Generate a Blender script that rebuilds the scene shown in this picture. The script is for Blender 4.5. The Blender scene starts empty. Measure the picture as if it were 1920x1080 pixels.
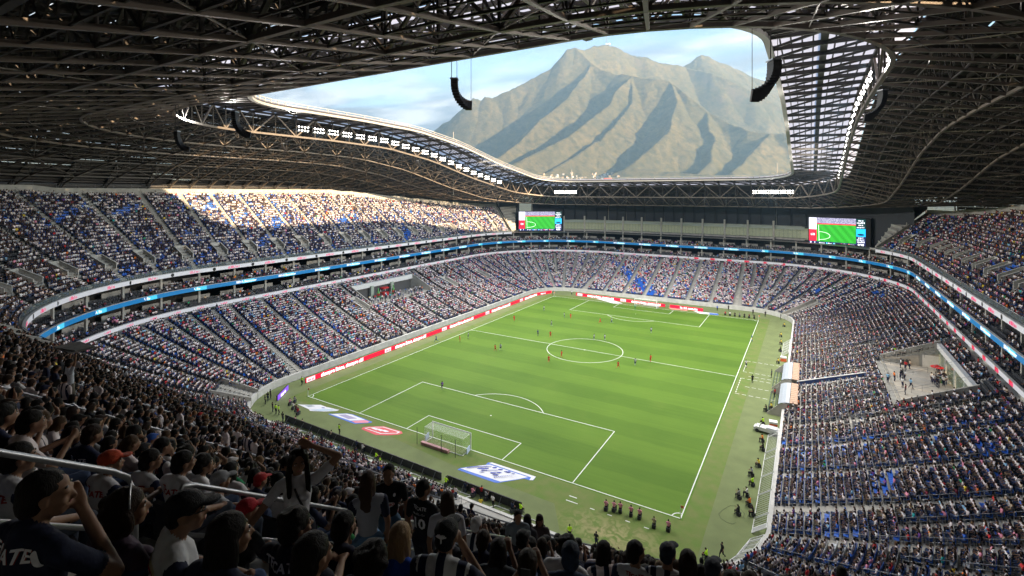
import bpy, bmesh, math, random
import numpy as np
from mathutils import Vector, Matrix, noise
from mathutils.bvhtree import BVHTree
R = math.radians
random.seed(7); rng = np.random.default_rng(7)
sc = bpy.context.scene
COL = sc.collection

# ---------------------------------------------------------------- camera
CAM = Vector((46.96, -112.72, 38.42))
cd = bpy.data.cameras.new('camera'); cam = bpy.data.objects.new('camera', cd); COL.objects.link(cam)
cam.location = CAM
cam.rotation_euler = (R(90), 0, 0.5402)
cd.sensor_width = 36; cd.lens = 17.403
cd.shift_y = -(540 - 360.8) / 1920
cd.clip_start = 0.05; cd.clip_end = 40000
sc.camera = cam

# ---------------------------------------------------------------- sky, sun, exposure
SUN_EL, SUN_AZ = 12.2, 10.5           # degrees: height, turn from +X towards -Y
sdir = Vector((math.cos(R(SUN_EL)) * math.cos(R(SUN_AZ)), -math.cos(R(SUN_EL)) * math.sin(R(SUN_AZ)), math.sin(R(SUN_EL))))
w = bpy.data.worlds.new('World'); sc.world = w; w.use_nodes = True
nt = w.node_tree; N = nt.nodes; L = nt.links
for n in list(N): N.remove(n)
out = N.new('ShaderNodeOutputWorld'); bg = N.new('ShaderNodeBackground'); sky = N.new('ShaderNodeTexSky')
sky.sky_type = 'NISHITA'; sky.sun_disc = False
sky.sun_elevation = R(SUN_EL); sky.sun_rotation = math.atan2(sdir.x, sdir.y)
sky.altitude = 500; sky.air_density = 1.0; sky.dust_density = 0.6; sky.ozone_density = 1.5
SKY_STRENGTH = 0.10
bg.inputs['Strength'].default_value = SKY_STRENGTH
tc = N.new('ShaderNodeTexCoord'); sep = N.new('ShaderNodeSeparateXYZ'); L.new(tc.outputs['Generated'], sep.inputs[0])
def wm(op, a, b=None, c=None, clamp=False):
    n = N.new('ShaderNodeMath'); n.operation = op; n.use_clamp = clamp
    for i, v in enumerate((a, b, c)):
        if v is None: continue
        if isinstance(v, (int, float)): n.inputs[i].default_value = v
        else: L.new(v, n.inputs[i])
    return n.outputs[0]
den = wm('ADD', wm('MAXIMUM', sep.outputs[2], 0.0), 0.12)
cx_ = wm('DIVIDE', sep.outputs[0], den); cy_ = wm('DIVIDE', sep.outputs[1], den)
cmb = N.new('ShaderNodeCombineXYZ'); L.new(cx_, cmb.inputs[0]); L.new(cy_, cmb.inputs[1])
mp = N.new('ShaderNodeMapping'); L.new(cmb.outputs[0], mp.inputs[0]); mp.inputs['Scale'].default_value = (0.55, 0.9, 1); mp.inputs['Location'].default_value = (3.1, 1.7, 0)
cn = N.new('ShaderNodeTexNoise'); cn.inputs['Scale'].default_value = 1.1; cn.inputs['Detail'].default_value = 9; cn.inputs['Roughness'].default_value = 0.58; cn.inputs['Distortion'].default_value = 0.35
L.new(mp.outputs[0], cn.inputs['Vector'])
# more cloud towards the west (-X) part of the sky
bias = wm('MULTIPLY', sep.outputs[0], -0.26)
cm = wm('ADD', cn.outputs[0], bias)
mask = wm('MULTIPLY', wm('SUBTRACT', cm, 0.53), 6, clamp=True)
mask = wm('MULTIPLY', mask, wm('MULTIPLY', wm('ADD', sep.outputs[2], 0.03), 8.0, clamp=True))
shade = N.new('ShaderNodeTexNoise'); shade.inputs['Scale'].default_value = 3.0; shade.inputs['Detail'].default_value = 6
L.new(mp.outputs[0], shade.inputs['Vector'])
cr = N.new('ShaderNodeValToRGB'); L.new(shade.outputs[0], cr.inputs[0])
cr.color_ramp.elements[0].position = 0.42; cr.color_ramp.elements[1].position = 0.60
CLOUD_LO, CLOUD_HI = (1.5, 1.62, 1.85, 1), (4.3, 4.2, 4.1, 1)
cr.color_ramp.elements[0].color = CLOUD_LO; cr.color_ramp.elements[1].color = CLOUD_HI
mx = N.new('ShaderNodeMix'); mx.data_type = 'RGBA'
L.new(mask, mx.inputs[0]); L.new(sky.outputs[0], mx.inputs[6]); L.new(cr.outputs[0], mx.inputs[7])
L.new(mx.outputs[2], bg.inputs[0]); L.new(bg.outputs[0], out.inputs[0])
sl = bpy.data.lights.new('sun', 'SUN'); sun = bpy.data.objects.new('sun', sl); COL.objects.link(sun)
sl.energy = 5.0; sl.angle = R(0.5); sl.color = (1.0, 0.74, 0.46)
sun.rotation_euler = sdir.to_track_quat('Z', 'Y').to_euler()
vs = sc.view_settings; sc.display_settings.display_device = 'sRGB'
vs.view_transform = 'Standard'; vs.look = 'None'; vs.gamma = 1; vs.use_curve_mapping = False
vs.exposure = 2.15
sc.cycles.max_bounces = 6; sc.cycles.diffuse_bounces = 3; sc.cycles.glossy_bounces = 2; sc.cycles.transmission_bounces = 4
sc.cycles.transparent_max_bounces = 10; sc.cycles.volume_bounces = 0
sc.cycles.use_denoising = True
sc.cycles.sample_clamp_indirect = 4
sc.cycles.caustics_reflective = False; sc.cycles.caustics_refractive = False

# ---------------------------------------------------------------- helpers
MATS = {}
def mat(name, col=(.5, .5, .5), rough=.7, metal=0.0, noise_=0.0, nscale=8.0, bump=0.0, emis=0.0, spec=0.4, ncol=None):
    if name in MATS: return MATS[name]
    m = bpy.data.materials.new(name); m.use_nodes = True; MATS[name] = m
    t = m.node_tree; b = t.nodes['Principled BSDF']
    b.inputs['Base Color'].default_value = (*col, 1); b.inputs['Roughness'].default_value = rough
    b.inputs['Metallic'].default_value = metal; b.inputs['Specular IOR Level'].default_value = spec
    if emis:
        b.inputs['Emission Color'].default_value = (*col, 1); b.inputs['Emission Strength'].default_value = emis
    if noise_ or bump:
        g = t.nodes.new('ShaderNodeNewGeometry')
        nz = t.nodes.new('ShaderNodeTexNoise'); nz.inputs['Scale'].default_value = nscale; nz.inputs['Detail'].default_value = 5
        t.links.new(g.outputs['Position'], nz.inputs['Vector'])
        if noise_:
            rp = t.nodes.new('ShaderNodeMapRange'); rp.inputs[1].default_value = .3; rp.inputs[2].default_value = .7
            t.links.new(nz.outputs[0], rp.inputs[0])
            x = t.nodes.new('ShaderNodeMix'); x.data_type = 'RGBA'
            c2 = ncol or tuple(c * (1 - noise_) for c in col)
            x.inputs[6].default_value = (*c2, 1); x.inputs[7].default_value = (*col, 1)
            t.links.new(rp.outputs[0], x.inputs[0]); t.links.new(x.outputs[2], b.inputs['Base Color'])
        if bump:
            bp = t.nodes.new('ShaderNodeBump'); bp.inputs['Strength'].default_value = bump; bp.inputs['Distance'].default_value = .02
            t.links.new(nz.outputs[0], bp.inputs['Height']); t.links.new(bp.outputs[0], b.inputs['Normal'])
    return m

def link(o, parent=None):
    COL.objects.link(o)
    if parent is not None: o.parent = parent
    return o
def tag(o, label=None, cat=None, group=None, kind=None):
    if label: o['label'] = label
    if cat: o['category'] = cat
    if group: o['group'] = group
    if kind: o['kind'] = kind
    return o
def empty(name, loc=(0, 0, 0), rz=0.0, **k):
    o = bpy.data.objects.new(name, None); o.empty_display_size = .2; COL.objects.link(o)
    o.location = loc; o.rotation_euler = (0, 0, rz); tag(o, **k); return o

class MB:
    """collects quads/tris into one mesh"""
    def __init__(s): s.v = []; s.f = []; s.m = []
    def quad(s, a, b, c, d, m=0):
        i = len(s.v); s.v += [tuple(a), tuple(b), tuple(c), tuple(d)]; s.f.append((i, i + 1, i + 2, i + 3)); s.m.append(m)
    def poly(s, pts, m=0):
        i = len(s.v); s.v += [tuple(p) for p in pts]; s.f.append(tuple(range(i, i + len(pts)))); s.m.append(m)
    def box(s, c, size, rz=0.0, m=0):
        x, y, z = size[0] / 2, size[1] / 2, size[2] / 2
        ca, sa = math.cos(rz), math.sin(rz); i = len(s.v)
        for dz in (-z, z):
            for dx, dy in ((-x, -y), (x, -y), (x, y), (-x, y)):
                s.v.append((c[0] + dx * ca - dy * sa, c[1] + dx * sa + dy * ca, c[2] + dz))
        for f in ((0, 3, 2, 1), (4, 5, 6, 7), (0, 1, 5, 4), (1, 2, 6, 5), (2, 3, 7, 6), (3, 0, 4, 7)):
            s.f.append(tuple(i + k for k in f)); s.m.append(m)
    def beam(s, p, q, w, h=None, m=0, up=(0, 0, 1)):
        h = h or w
        p = Vector(p); q = Vector(q); d = q - p
        if d.length < 1e-6: return
        d.normalize(); u = Vector(up)
        if abs(d.dot(u)) > .97: u = Vector((1, 0, 0)) if abs(d.x) < .9 else Vector((0, 1, 0))
        r = d.cross(u).normalized(); u = r.cross(d).normalized()
        i = len(s.v)
        for e in (p, q):
            for a, b in ((-1, -1), (1, -1), (1, 1), (-1, 1)):
                s.v.append(tuple(e + r * (a * w / 2) + u * (b * h / 2)))
        for f in ((0, 1, 2, 3), (7, 6, 5, 4), (0, 4, 5, 1), (1, 5, 6, 2), (2, 6, 7, 3), (3, 7, 4, 0)):
            s.f.append(tuple(i + k for k in f)); s.m.append(m)
    def tube(s, pts, r, n=8, m=0, cap=True):
        pts = [Vector(p) for p in pts]; rings = []
        for k, p in enumerate(pts):
            d = (pts[min(k + 1, len(pts) - 1)] - pts[max(k - 1, 0)]).normalized()
            u = Vector((0, 0, 1)) if abs(d.z) < .95 else Vector((1, 0, 0))
            a = d.cross(u).normalized(); b = a.cross(d).normalized(); rr = r[k] if hasattr(r, '__len__') else r
            rings.append([len(s.v) + j for j in range(n)])
            for j in range(n):
                t = 2 * math.pi * j / n; s.v.append(tuple(p + a * (rr * math.cos(t)) + b * (rr * math.sin(t))))
        for k in range(len(rings) - 1):
            for j in range(n):
                s.f.append((rings[k][j], rings[k][(j + 1) % n], rings[k + 1][(j + 1) % n], rings[k + 1][j])); s.m.append(m)
        if cap:
            s.f.append(tuple(rings[0][::-1])); s.m.append(m); s.f.append(tuple(rings[-1])); s.m.append(m)
    def cyl(s, p, q, r, n=10, m=0): s.tube([p, q], r, n, m)
    def mesh(s, name, mats, smooth=False):
        me = bpy.data.meshes.new(name); me.from_pydata(s.v, [], s.f)
        for m in (mats if isinstance(mats, (list, tuple)) else [mats]): me.materials.append(m)
        if any(s.m): me.polygons.foreach_set('material_index', s.m)
        if smooth: me.polygons.foreach_set('use_smooth', [True] * len(s.f))
        me.update(); return me
    def build(s, name, mats, parent=None, smooth=False, **k):
        o = bpy.data.objects.new(name, s.mesh(name, mats, smooth)); link(o, parent); tag(o, **k); return o
def inst(name, me, parent=None, loc=(0, 0, 0), rz=0.0, **k):
    o = bpy.data.objects.new(name, me); link(o, parent); o.location = loc; o.rotation_euler = (0, 0, rz); tag(o, **k); return o
def text_mesh(body, size=1.0, extrude=0.01, align='CENTER', bold=0.0, shear=0.0, space=1.0):
    c = bpy.data.curves.new('t', 'FONT'); c.body = body; c.size = size; c.extrude = extrude
    c.align_x = align; c.align_y = 'CENTER'; c.offset = bold; c.shear = shear; c.space_character = space; c.resolution_u = 2
    o = bpy.data.objects.new('t', c); COL.objects.link(o)
    dg = bpy.context.evaluated_depsgraph_get(); me = bpy.data.meshes.new_from_object(o.evaluated_get(dg))
    bpy.data.objects.remove(o); bpy.data.curves.remove(c); return me

# ---------------------------------------------------------------- the ring every stand follows
HX, HY, R0 = 30.0, 51.0, 13.0          # core rectangle, base corner radius (wall of the first row at d = 0)
DREF = 27.5; RR = R0 + DREF; ARC = RR * math.pi / 2
SEG = [('l', HX), ('a', ARC), ('l', 2 * HY), ('a', ARC), ('l', 2 * HX), ('a', ARC), ('l', 2 * HY), ('a', ARC), ('l', HX)]
STOT = sum(v for _, v in SEG)
def ring(s):
    """core point, outward normal (nx, ny), scale type at arc length s; s=0 is the middle of the near end, going left"""
    s = s % STOT
    cs = [(-HX, -HY), (-HX, HY), (HX, HY), (HX, -HY)]
    st = 0.0; ang = -90.0; corner = 0; x, y = 0.0, -HY
    for k, (ty, ln) in enumerate(SEG):
        if s <= st + ln + 1e-9:
            t = s - st
            if ty == 'l':
                a = R(ang); nx, ny = math.cos(a), math.sin(a); dx, dy = ny, -nx      # travel clockwise
                return (x + dx * t, y + dy * t, nx, ny, 1.0)
            a = R(ang) - t / RR
            return (*cs[corner], math.cos(a), math.sin(a), None)
        if ty == 'l':
            a = R(ang); nx, ny = math.cos(a), math.sin(a); x += ny * ln; y += -nx * ln
        else:
            ang -= 90.0; corner += 1
        st += ln
    return (0.0, -HY, 0.0, -1.0, 1.0)
def P(s, d, z=0.0):
    x, y, nx, ny, q = ring(s); r = R0 + d
    return Vector((x + nx * r, y + ny * r, z))
def nrm(s):
    q = ring(s); return Vector((q[2], q[3], 0))
def lscale(s, d):
    return 1.0 if ring(s)[4] == 1.0 else (R0 + d) / RR
# s landmarks
S_NL0 = HX; S_NL1 = HX + ARC; S_L1 = S_NL1 + 2 * HY; S_FL1 = S_L1 + ARC; S_F1 = S_FL1 + 2 * HX; S_FR1 = S_F1 + ARC; S_R1 = S_FR1 + 2 * HY; S_NR1 = S_R1 + ARC
def ssamples(s0, s1, arcstep=3.2, linstep=6.0):
    out = [s0]; brk = [S_NL0, S_NL1, S_L1, S_FL1, S_F1, S_FR1, S_R1, S_NR1]
    while out[-1] < s1 - 1e-6:
        q = ring(out[-1] + 1e-4)[4]; st = linstep if q == 1.0 else arcstep
        n = out[-1] + st
        for b in brk:
            if out[-1] + 1e-6 < b < n: n = b
        out.append(min(n, s1))
    return out
def sweep(mb, prof, s0, s1, m=0, arcstep=3.2, linstep=6.0):
    """sweep an open profile [(d, z), ...] along the ring"""
    ss = ssamples(s0, s1, arcstep, linstep); base = len(mb.v); k = len(prof)
    for s in ss:
        x, y, nx, ny, q = ring(s)
        for d, z in prof: mb.v.append((x + nx * (R0 + d), y + ny * (R0 + d), z))
    for i in range(len(ss) - 1):
        for j in range(k - 1):
            a = base + i * k + j
            mb.f.append((a, a + 1, a + k + 1, a + k)); mb.m.append(m)
def visible(p, mx_=160):
    """rough test: inside a widened view"""
    d = Vector(p) - CAM; f = Vector((-.5143, .8576, 0)); z = d.dot(f)
    if z < -1: return False
    r = d.dot(Vector((.8576, .5143, 0)))
    return abs(r) < 1.15 * z + 6
# ---------------------------------------------------------------- ground, pitch
def sheet(name, x0, x1, y0, y1, z, m, **k):
    b = MB(); b.quad((x0, y0, z), (x1, y0, z), (x1, y1, z), (x0, y1, z)); return b.build(name, m, **k)
M_ground = mat('city_ground', (.11, .12, .07), .95, noise_=.5, nscale=.004)
g = MB(); g.quad((-8490, -2490, -.3), (4490, -2490, -.3), (4490, 10190, -.3), (-8490, 10190, -.3)); g.build('ground', M_ground, kind='structure')

def turf_mat():
    m = bpy.data.materials.new('pitch_grass'); m.use_nodes = True; t = m.node_tree; b = t.nodes['Principled BSDF']
    b.inputs['Roughness'].default_value = .8; b.inputs['Specular IOR Level'].default_value = .2
    g = t.nodes.new('ShaderNodeNewGeometry'); sp = t.nodes.new('ShaderNodeSeparateXYZ'); t.links.new(g.outputs['Position'], sp.inputs[0])
    def mth(op, a, bb=None, clamp=False):
        n = t.nodes.new('ShaderNodeMath'); n.operation = op; n.use_clamp = clamp
        for i, v in enumerate((a, bb)):
            if v is None: continue
            if isinstance(v, (int, float)): n.inputs[i].default_value = v
            else: t.links.new(v, n.inputs[i])
        return n.outputs[0]
    def nz(scale, detail=4, vec=None):
        n = t.nodes.new('ShaderNodeTexNoise'); n.inputs['Scale'].default_value = scale; n.inputs['Detail'].default_value = detail
        if vec: t.links.new(vec, n.inputs['Vector'])
        else: t.links.new(g.outputs['Position'], n.inputs['Vector'])
        return n.outputs[0]
    wob = mth('MULTIPLY', mth('SUBTRACT', nz(.35, 3), .5), .9)
    ph = mth('MULTIPLY', mth('ADD', mth('ADD', sp.outputs[1], 52.5), wob), math.pi / 5.25)
    st = mth('ADD', mth('MULTIPLY', mth('SINE', ph), 5.0), .5, clamp=True)
    # fine mower lines: noise stretched across the pitch
    mp = t.nodes.new('ShaderNodeMapping'); t.links.new(g.outputs['Position'], mp.inputs[0]); mp.inputs['Scale'].default_value = (.05, 2.2, 1)
    lines = nz(1.0, 5, mp.outputs[0]); patch = nz(.07, 6); fine = nz(9.0, 3)
    wear = mth('MULTIPLY', mth('SUBTRACT', nz(.16, 6), .56), 3.5, clamp=True)
    v = mth('ADD', mth('ADD', mth('MULTIPLY', st, .15), mth('MULTIPLY', lines, .32)), mth('ADD', mth('MULTIPLY', patch, .50), mth('MULTIPLY', fine, .12)))
    cr = t.nodes.new('ShaderNodeValToRGB'); t.links.new(v, cr.inputs[0])
    cr.color_ramp.elements[0].position = .30; cr.color_ramp.elements[1].position = .95
    cr.color_ramp.elements[0].color = (.062, .132, .011, 1); cr.color_ramp.elements[1].color = (.135, .238, .026, 1)
    x = t.nodes.new('ShaderNodeMix'); x.data_type = 'RGBA'; t.links.new(mth('MULTIPLY', wear, .25), x.inputs[0])
    t.links.new(cr.outputs[0], x.inputs[6]); x.inputs[7].default_value = (.17, .22, .04, 1)
    t.links.new(x.outputs[2], b.inputs['Base Color'])
    bp = t.nodes.new('ShaderNodeBump'); bp.inputs['Strength'].default_value = .4; bp.inputs['Distance'].default_value = .03
    t.links.new(fine, bp.inputs['Height']); t.links.new(bp.outputs[0], b.inputs['Normal'])
    return m
M_grass = turf_mat()
M_turf = mat('artificial_turf', (.165, .205, .080), .9, noise_=.22, nscale=.35)
M_darkgrass = mat('edge_grass', (.10, .175, .025), .9, noise_=.45, nscale=.6, ncol=(.15, .175, .05))
t_ = M_darkgrass.node_tree; b_ = t_.nodes['Principled BSDF']; src_ = b_.inputs['Base Color'].links[0].from_socket
gg = t_.nodes.new('ShaderNodeNewGeometry'); vd = t_.nodes.new('ShaderNodeVectorMath'); vd.operation = 'MULTIPLY'; t_.links.new(gg.outputs['Position'], vd.inputs[0]); vd.inputs[1].default_value = (.75, 1.6, 0)
ds = t_.nodes.new('ShaderNodeVectorMath'); ds.operation = 'DISTANCE'; t_.links.new(vd.outputs[0], ds.inputs[0]); ds.inputs[1].default_value = (28 * .75, -59.3 * 1.6, 0)
nn = t_.nodes.new('ShaderNodeTexNoise'); nn.inputs['Scale'].default_value = .9; nn.inputs['Detail'].default_value = 7; nn.inputs['Distortion'].default_value = 1.5; t_.links.new(gg.outputs['Position'], nn.inputs['Vector'])
mr_ = t_.nodes.new('ShaderNodeMapRange'); t_.links.new(ds.outputs['Value'], mr_.inputs[0]); mr_.inputs[1].default_value = 1.0; mr_.inputs[2].default_value = 6.0; mr_.inputs[3].default_value = .62; mr_.inputs[4].default_value = 0
mu = t_.nodes.new('ShaderNodeMath'); mu.operation = 'MULTIPLY'; t_.links.new(mr_.outputs[0], mu.inputs[0]); n3 = t_.nodes.new('ShaderNodeMapRange'); t_.links.new(nn.outputs[0], n3.inputs[0]); n3.inputs[1].default_value = .42; n3.inputs[2].default_value = .6; t_.links.new(n3.outputs[0], mu.inputs[1])
xx = t_.nodes.new('ShaderNodeMix'); xx.data_type = 'RGBA'; t_.links.new(mu.outputs[0], xx.inputs[0]); t_.links.new(src_, xx.inputs[6]); xx.inputs[7].default_value = (.40, .33, .17, 1); t_.links.new(xx.outputs[2], b_.inputs['Base Color'])
# artificial turf surround up to the first-row wall
b = MB(); pts = [P(s, 0.2, .0) for s in ssamples(0, STOT - .01, 3.2, 60)]; b.poly(pts[::-1]); b.build('turf_surround', M_turf, kind='structure')
# natural grass: the pitch and its margin, near-right corner reaches further out
b = MB(); z = .004
b.poly([(-36.6, -54.6, z), (-13, -55.4, z), (4, -57.2, z), (20, -57.6, z), (22.6, -61.6, z), (36.9, -62.0, z), (36.9, 55.6, z), (-36.6, 55.6, z)]); b.build('grass_margin', M_darkgrass, kind='structure')
sheet('grass_pitch', -34.3, 34.3, -52.8, 52.8, .008, M_grass, kind='structure')
M_line = mat('white_line_paint', (.78, .80, .76), .8, noise_=.12, nscale=3)
mk = MB(); lz = .012; W = .13
def ln(x0, y0, x1, y1, w=W):
    p = Vector((x0, y0, 0)); q = Vector((x1, y1, 0)); d = (q - p).normalized(); n = Vector((-d.y, d.x, 0)) * w / 2
    p -= d * w / 2; q += d * w / 2
    mk.quad(*[(v.x, v.y, lz) for v in (p - n, q - n, q + n, p + n)])
def arc(cx, cy, r, a0, a1, n=48, w=W):
    for i in range(n):
        a, b_ = R(a0 + (a1 - a0) * i / n), R(a0 + (a1 - a0) * (i + 1) / n)
        mk.quad(*[(cx + rr * math.cos(t), cy + rr * math.sin(t), lz) for rr, t in ((r - w / 2, a), (r + w / 2, a), (r + w / 2, b_), (r - w / 2, b_))])
def lines(sgn):
    gy = sgn * 52.5
    for hw, dp in ((20.16, 16.5), (9.16, 5.5)):
        ln(-hw, gy - sgn * (W / 2), -hw, gy - sgn * (dp - W / 2) ); ln(hw, gy - sgn * (W / 2), hw, gy - sgn * (dp - W / 2)); ln(-hw, gy - sgn * dp, hw, gy - sgn * dp)
    a = math.degrees(math.acos(5.5 / 9.15))
    arc(0, gy - sgn * 11, 9.15, -sgn * 90 - a, -sgn * 90 + a, 30)
    arc(0, gy - sgn * 11, .08, 0, 360, 10, .14)
lines(-1); lines(1)
ln(-34, -52.5, 34, -52.5); ln(-34, 52.5, 34, 52.5); ln(-34, -52.5, -34, 52.5); ln(34, -52.5, 34, 52.5); ln(-34, 0, 34, 0)
arc(0, 0, 9.15, 0, 360, 90); arc(0, 0, .12, 0, 360, 12, .24)
for cx, cy, a in ((-34, -52.5, 0), (34, -52.5, 90), (34, 52.5, 180), (-34, 52.5, 270)): arc(cx, cy, 1.0, a, a + 90, 12)
# dashed technical areas in front of the dugouts and warm-up strips
def dash(x0, y0, x1, y1, n):
    for i in range(n):
        a, c = i / n, (i + .55) / n; ln(x0 + (x1 - x0) * a, y0 + (y1 - y0) * a, x0 + (x1 - x0) * c, y0 + (y1 - y0) * c, .12)
for y0, y1 in ((11.5, 3.8), (-0.5, -9.5)):
    dash(34.9, y0, 42, y0, 6); dash(34.9, y1, 42, y1, 6); dash(34.9, y0, 34.9, y1, 7)
dash(36.2, 1.4, 42, 1.4, 5); dash(36.2, -5, 42, -5, 5)
for i in range(5): dash(22 + i * 2.2, -56.2 , 22.8 + i * 2.2, -56.2, 1)
ln(21, -55.2, 21.9, -55.2); ln(21, -56.2, 21.9, -56.2)
mk.build('pitch_markings', M_line, kind='structure')
# ---------------------------------------------------------------- stands
def concrete(name, col, n=.25):
    return mat(name, col, .85, noise_=n, nscale=.9, bump=.25)
M_conc = concrete('grey_concrete', (.41, .40, .37)); M_conc2 = concrete('pale_concrete', (.46, .44, .40)); M_stair = concrete('stair_concrete', (.47, .45, .41))
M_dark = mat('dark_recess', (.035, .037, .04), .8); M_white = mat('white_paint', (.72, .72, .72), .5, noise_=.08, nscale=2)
M_steel = mat('galvanised_rail', (.36, .37, .39), .4, .75, noise_=.25, nscale=6); M_beige = mat('beige_panel', (.50, .48, .41), .7, noise_=.1, nscale=1)
M_wood = mat('tan_bar_top', (.42, .33, .20), .6)
def glass_mat(name, col, alpha=.35, rough=.08):
    m = bpy.data.materials.new(name); m.use_nodes = True; t = m.node_tree; b = t.nodes['Principled BSDF']
    b.inputs['Base Color'].default_value = (*col, 1); b.inputs['Roughness'].default_value = rough; b.inputs['Alpha'].default_value = alpha
    b.inputs['Specular IOR Level'].default_value = .6; return m
M_glass = glass_mat('clear_glass', (.35, .42, .40), .28); M_gglass = glass_mat('green_tinted_glass', (.20, .27, .20), .75, .12)

def lz_(i): return 1.25 + .25 * i + .0019 * i * i            # lower bowl row floor
def ld_(i): return .8 + .8 * i
NL = 33
def uz_(i): return 21.1 + .572 * i
def ud_(i): return 28.5 + .8 * i
S_UEND_L = S_L1 + RR * math.atan2(22, 35)                     # the upper tier stops in both far corners
S_UEND_R = S_F1 + RR * (math.pi / 2 - math.atan2(22, 35))
S_U0, S_U1 = S_UEND_R, S_UEND_L + STOT                        # runs right side -> near end -> left side
def nrows_u(s):
    s = s % STOT
    if s < S_NL0 or s > S_NR1: return 33
    x, y = P(s, 40).xy
    return int(round(33 - 3 * min(1, max(0, (y + 110) / 50)) - 11 * min(1, max(0, (y - 2) / 72))))

def plaza(s):
    if S_FR1 + 47 <= s <= S_FR1 + 71: return 'R'
    if S_NL1 + 37 <= s <= S_NL1 + 63: return 'L'
PZ0, PZ1 = 19, 30                                             # rows replaced by the plaza floor
PZZ = 6.5
def low_prof(rows, first=True):
    pr = []
    for i in rows:
        z = lz_(i); d = ld_(i); pr += [(d - .4, z), (d + .4, z)]
    return pr
lower = empty('lower_stand', (0, 0, 0), label='grey concrete lower seating bowl that wraps the whole pitch', cat='stand')
# front wall + terraces; the plaza ranges get a floor instead of rows
cuts = [S_NL1 + 37, S_NL1 + 63, S_FR1 + 47, S_FR1 + 71]
rngs = [(0, cuts[0], 0), (cuts[0], cuts[1], 1), (cuts[1], cuts[2], 0), (cuts[2], cuts[3], 1), (cuts[3], STOT, 0)]
mb = MB()
for a, b_, pz in rngs:
    if not pz: sweep(mb, [(.4, 1.25)] + low_prof(range(NL)) + [(ld_(NL - 1) + .4, lz_(NL - 1) + .3), (29.2, lz_(NL - 1) + .3)], a, b_)
    else:
        sweep(mb, [(.4, 1.25)] + low_prof(range(PZ0)) + [(ld_(PZ0) - .4, PZZ)], a, b_)
        sweep(mb, [(ld_(PZ1) - .4, lz_(PZ1) - .4)] + low_prof(range(PZ1, NL)) + [(ld_(NL - 1) + .4, lz_(NL - 1) + .3), (29.2, lz_(NL - 1) + .3)], a, b_)
mb.build('terrace', M_conc, lower)
mb = MB(); sweep(mb, [(.0, -.1), (.0, 1.35), (.42, 1.35), (.42, 1.2)], 0, STOT); mb.build('front_wall', concrete('pale_wall', (.62, .61, .58)), lower)
mb = MB(); sweep(mb, [(26.9, 11.0), (26.9, 12.2), (26.9, 12.2), (26.9, 12.25)], 0, STOT)
# upper part of the bowl: a wall with openings behind the top rows
mbw = MB(); mbo = MB(); s = 0.0; k = 0
while s < STOT - 4:
    L_ = 8.0
    mbw = MB()
    if k % 3 != 2: sweep(mbw, [(27.7, 11.2), (27.7, 12.1)], s, s + L_ * .92); mbw.build('top_wall', M_beige, lower)
    s += L_; k += 1
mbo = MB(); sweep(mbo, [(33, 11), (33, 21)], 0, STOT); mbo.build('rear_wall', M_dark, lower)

# aisles ---------------------------------------------------------------------
def aisle_list():
    A = []
    # straight parts every 8 m, corners fanned; second value: first row from which the aisle exists
    for c, a0, a1, n in ((0, 0, S_NL0, 4), (1, S_NL0, S_NL1, 6), (2, S_NL1, S_L1, 13), (3, S_L1, S_FL1, 6), (4, S_FL1, S_F1, 8), (5, S_F1, S_FR1, 6), (6, S_FR1, S_R1, 13), (7, S_R1, S_NR1, 6), (8, S_NR1, STOT, 4)):
        for i in range(n):
            A.append((a0 + (a1 - a0) * (i + .5) / n, 0))
        if c in (1, 3, 5, 7):
            for i in range(n + 1): A.append((a0 + (a1 - a0) * i / n, 14))
    return sorted(A)
LA = aisle_list()
def in_aisle(s, A, half=.62, d=30, i=99):
    for a, r0 in A:
        if i >= r0:
            if abs(s - a) * lscale(a, d) < half: return True
    return False
def stairs(A, dfun, zfun, rows, width, parent, m):
    for s, r0 in A:
        mb = MB(); n = nrm(s); t = Vector((-n.y, n.x, 0)); rz = math.atan2(n.y, n.x); last = None
        for i in rows(s, r0):
            if last is not None and i > last + 1 and mb.v: mb.build('aisle_stairs', m, parent); mb = MB()
            last = i
            d, z = dfun(i), zfun(i)
            mb.box(P(s, d - .2, z + .02), (.4, width, .05), rz); mb.box(P(s, d + .2, z + (zfun(i + 1) - z) / 2), (.4, width, .16), rz)
        if mb.v: mb.build('aisle_stairs', m, parent)
stairs(LA, ld_, lz_, lambda s, r0: [i for i in range(r0, NL) if not (plaza(s) and PZ0 - 1 <= i < PZ1)], 1.15, lower, M_stair)

# handrails on aisles: one joined tube set per aisle
def aisle_rails(A, dfun, zfun, r_a, r_b, parent, off=.5, seg=5, gap=1, h=.95, rad=.028, vis=None, sh_=0):
    for s, r0 in A:
        if vis and not vis(s): continue
        n = nrm(s); t = Vector((-n.y, n.x, 0)); i = max(r_a, r0)
        mb = MB()
        while i + 2 <= r_b(s):
            j = min(i + seg, r_b(s)); pa = P(s, dfun(i + sh_), zfun(i + sh_)) + t * off; pb = P(s, dfun(j + sh_), zfun(j + sh_)) + t * off; pb = pa + (pb - pa) * (.935 if gap == 0 else 1)
            up = Vector((0, 0, h)); lo = Vector((0, 0, h * .52))
            mb.tube([pa, pa + up * .86, pa + up * .97 + (pb - pa) * .012, pa + up + (pb - pa) * .035, pb + up - (pb - pa) * .035, pb + up * .97 - (pb - pa) * .012, pb + up * .86, pb], rad, 6)
            mb.tube([pa + lo, pb + lo], rad * .8, 5)
            for q in (.4,): mb.tube([pa + (pb - pa) * q, pa + (pb - pa) * q + up], rad * .85, 5)
            i = j + gap
        if mb.v: mb.build('handrail', M_steel, parent, smooth=True)
aisle_rails([a for a in LA if S_F1 < a[0] < STOT], ld_, lz_, 1, lambda s: NL - 2, lower, seg=4)

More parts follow.
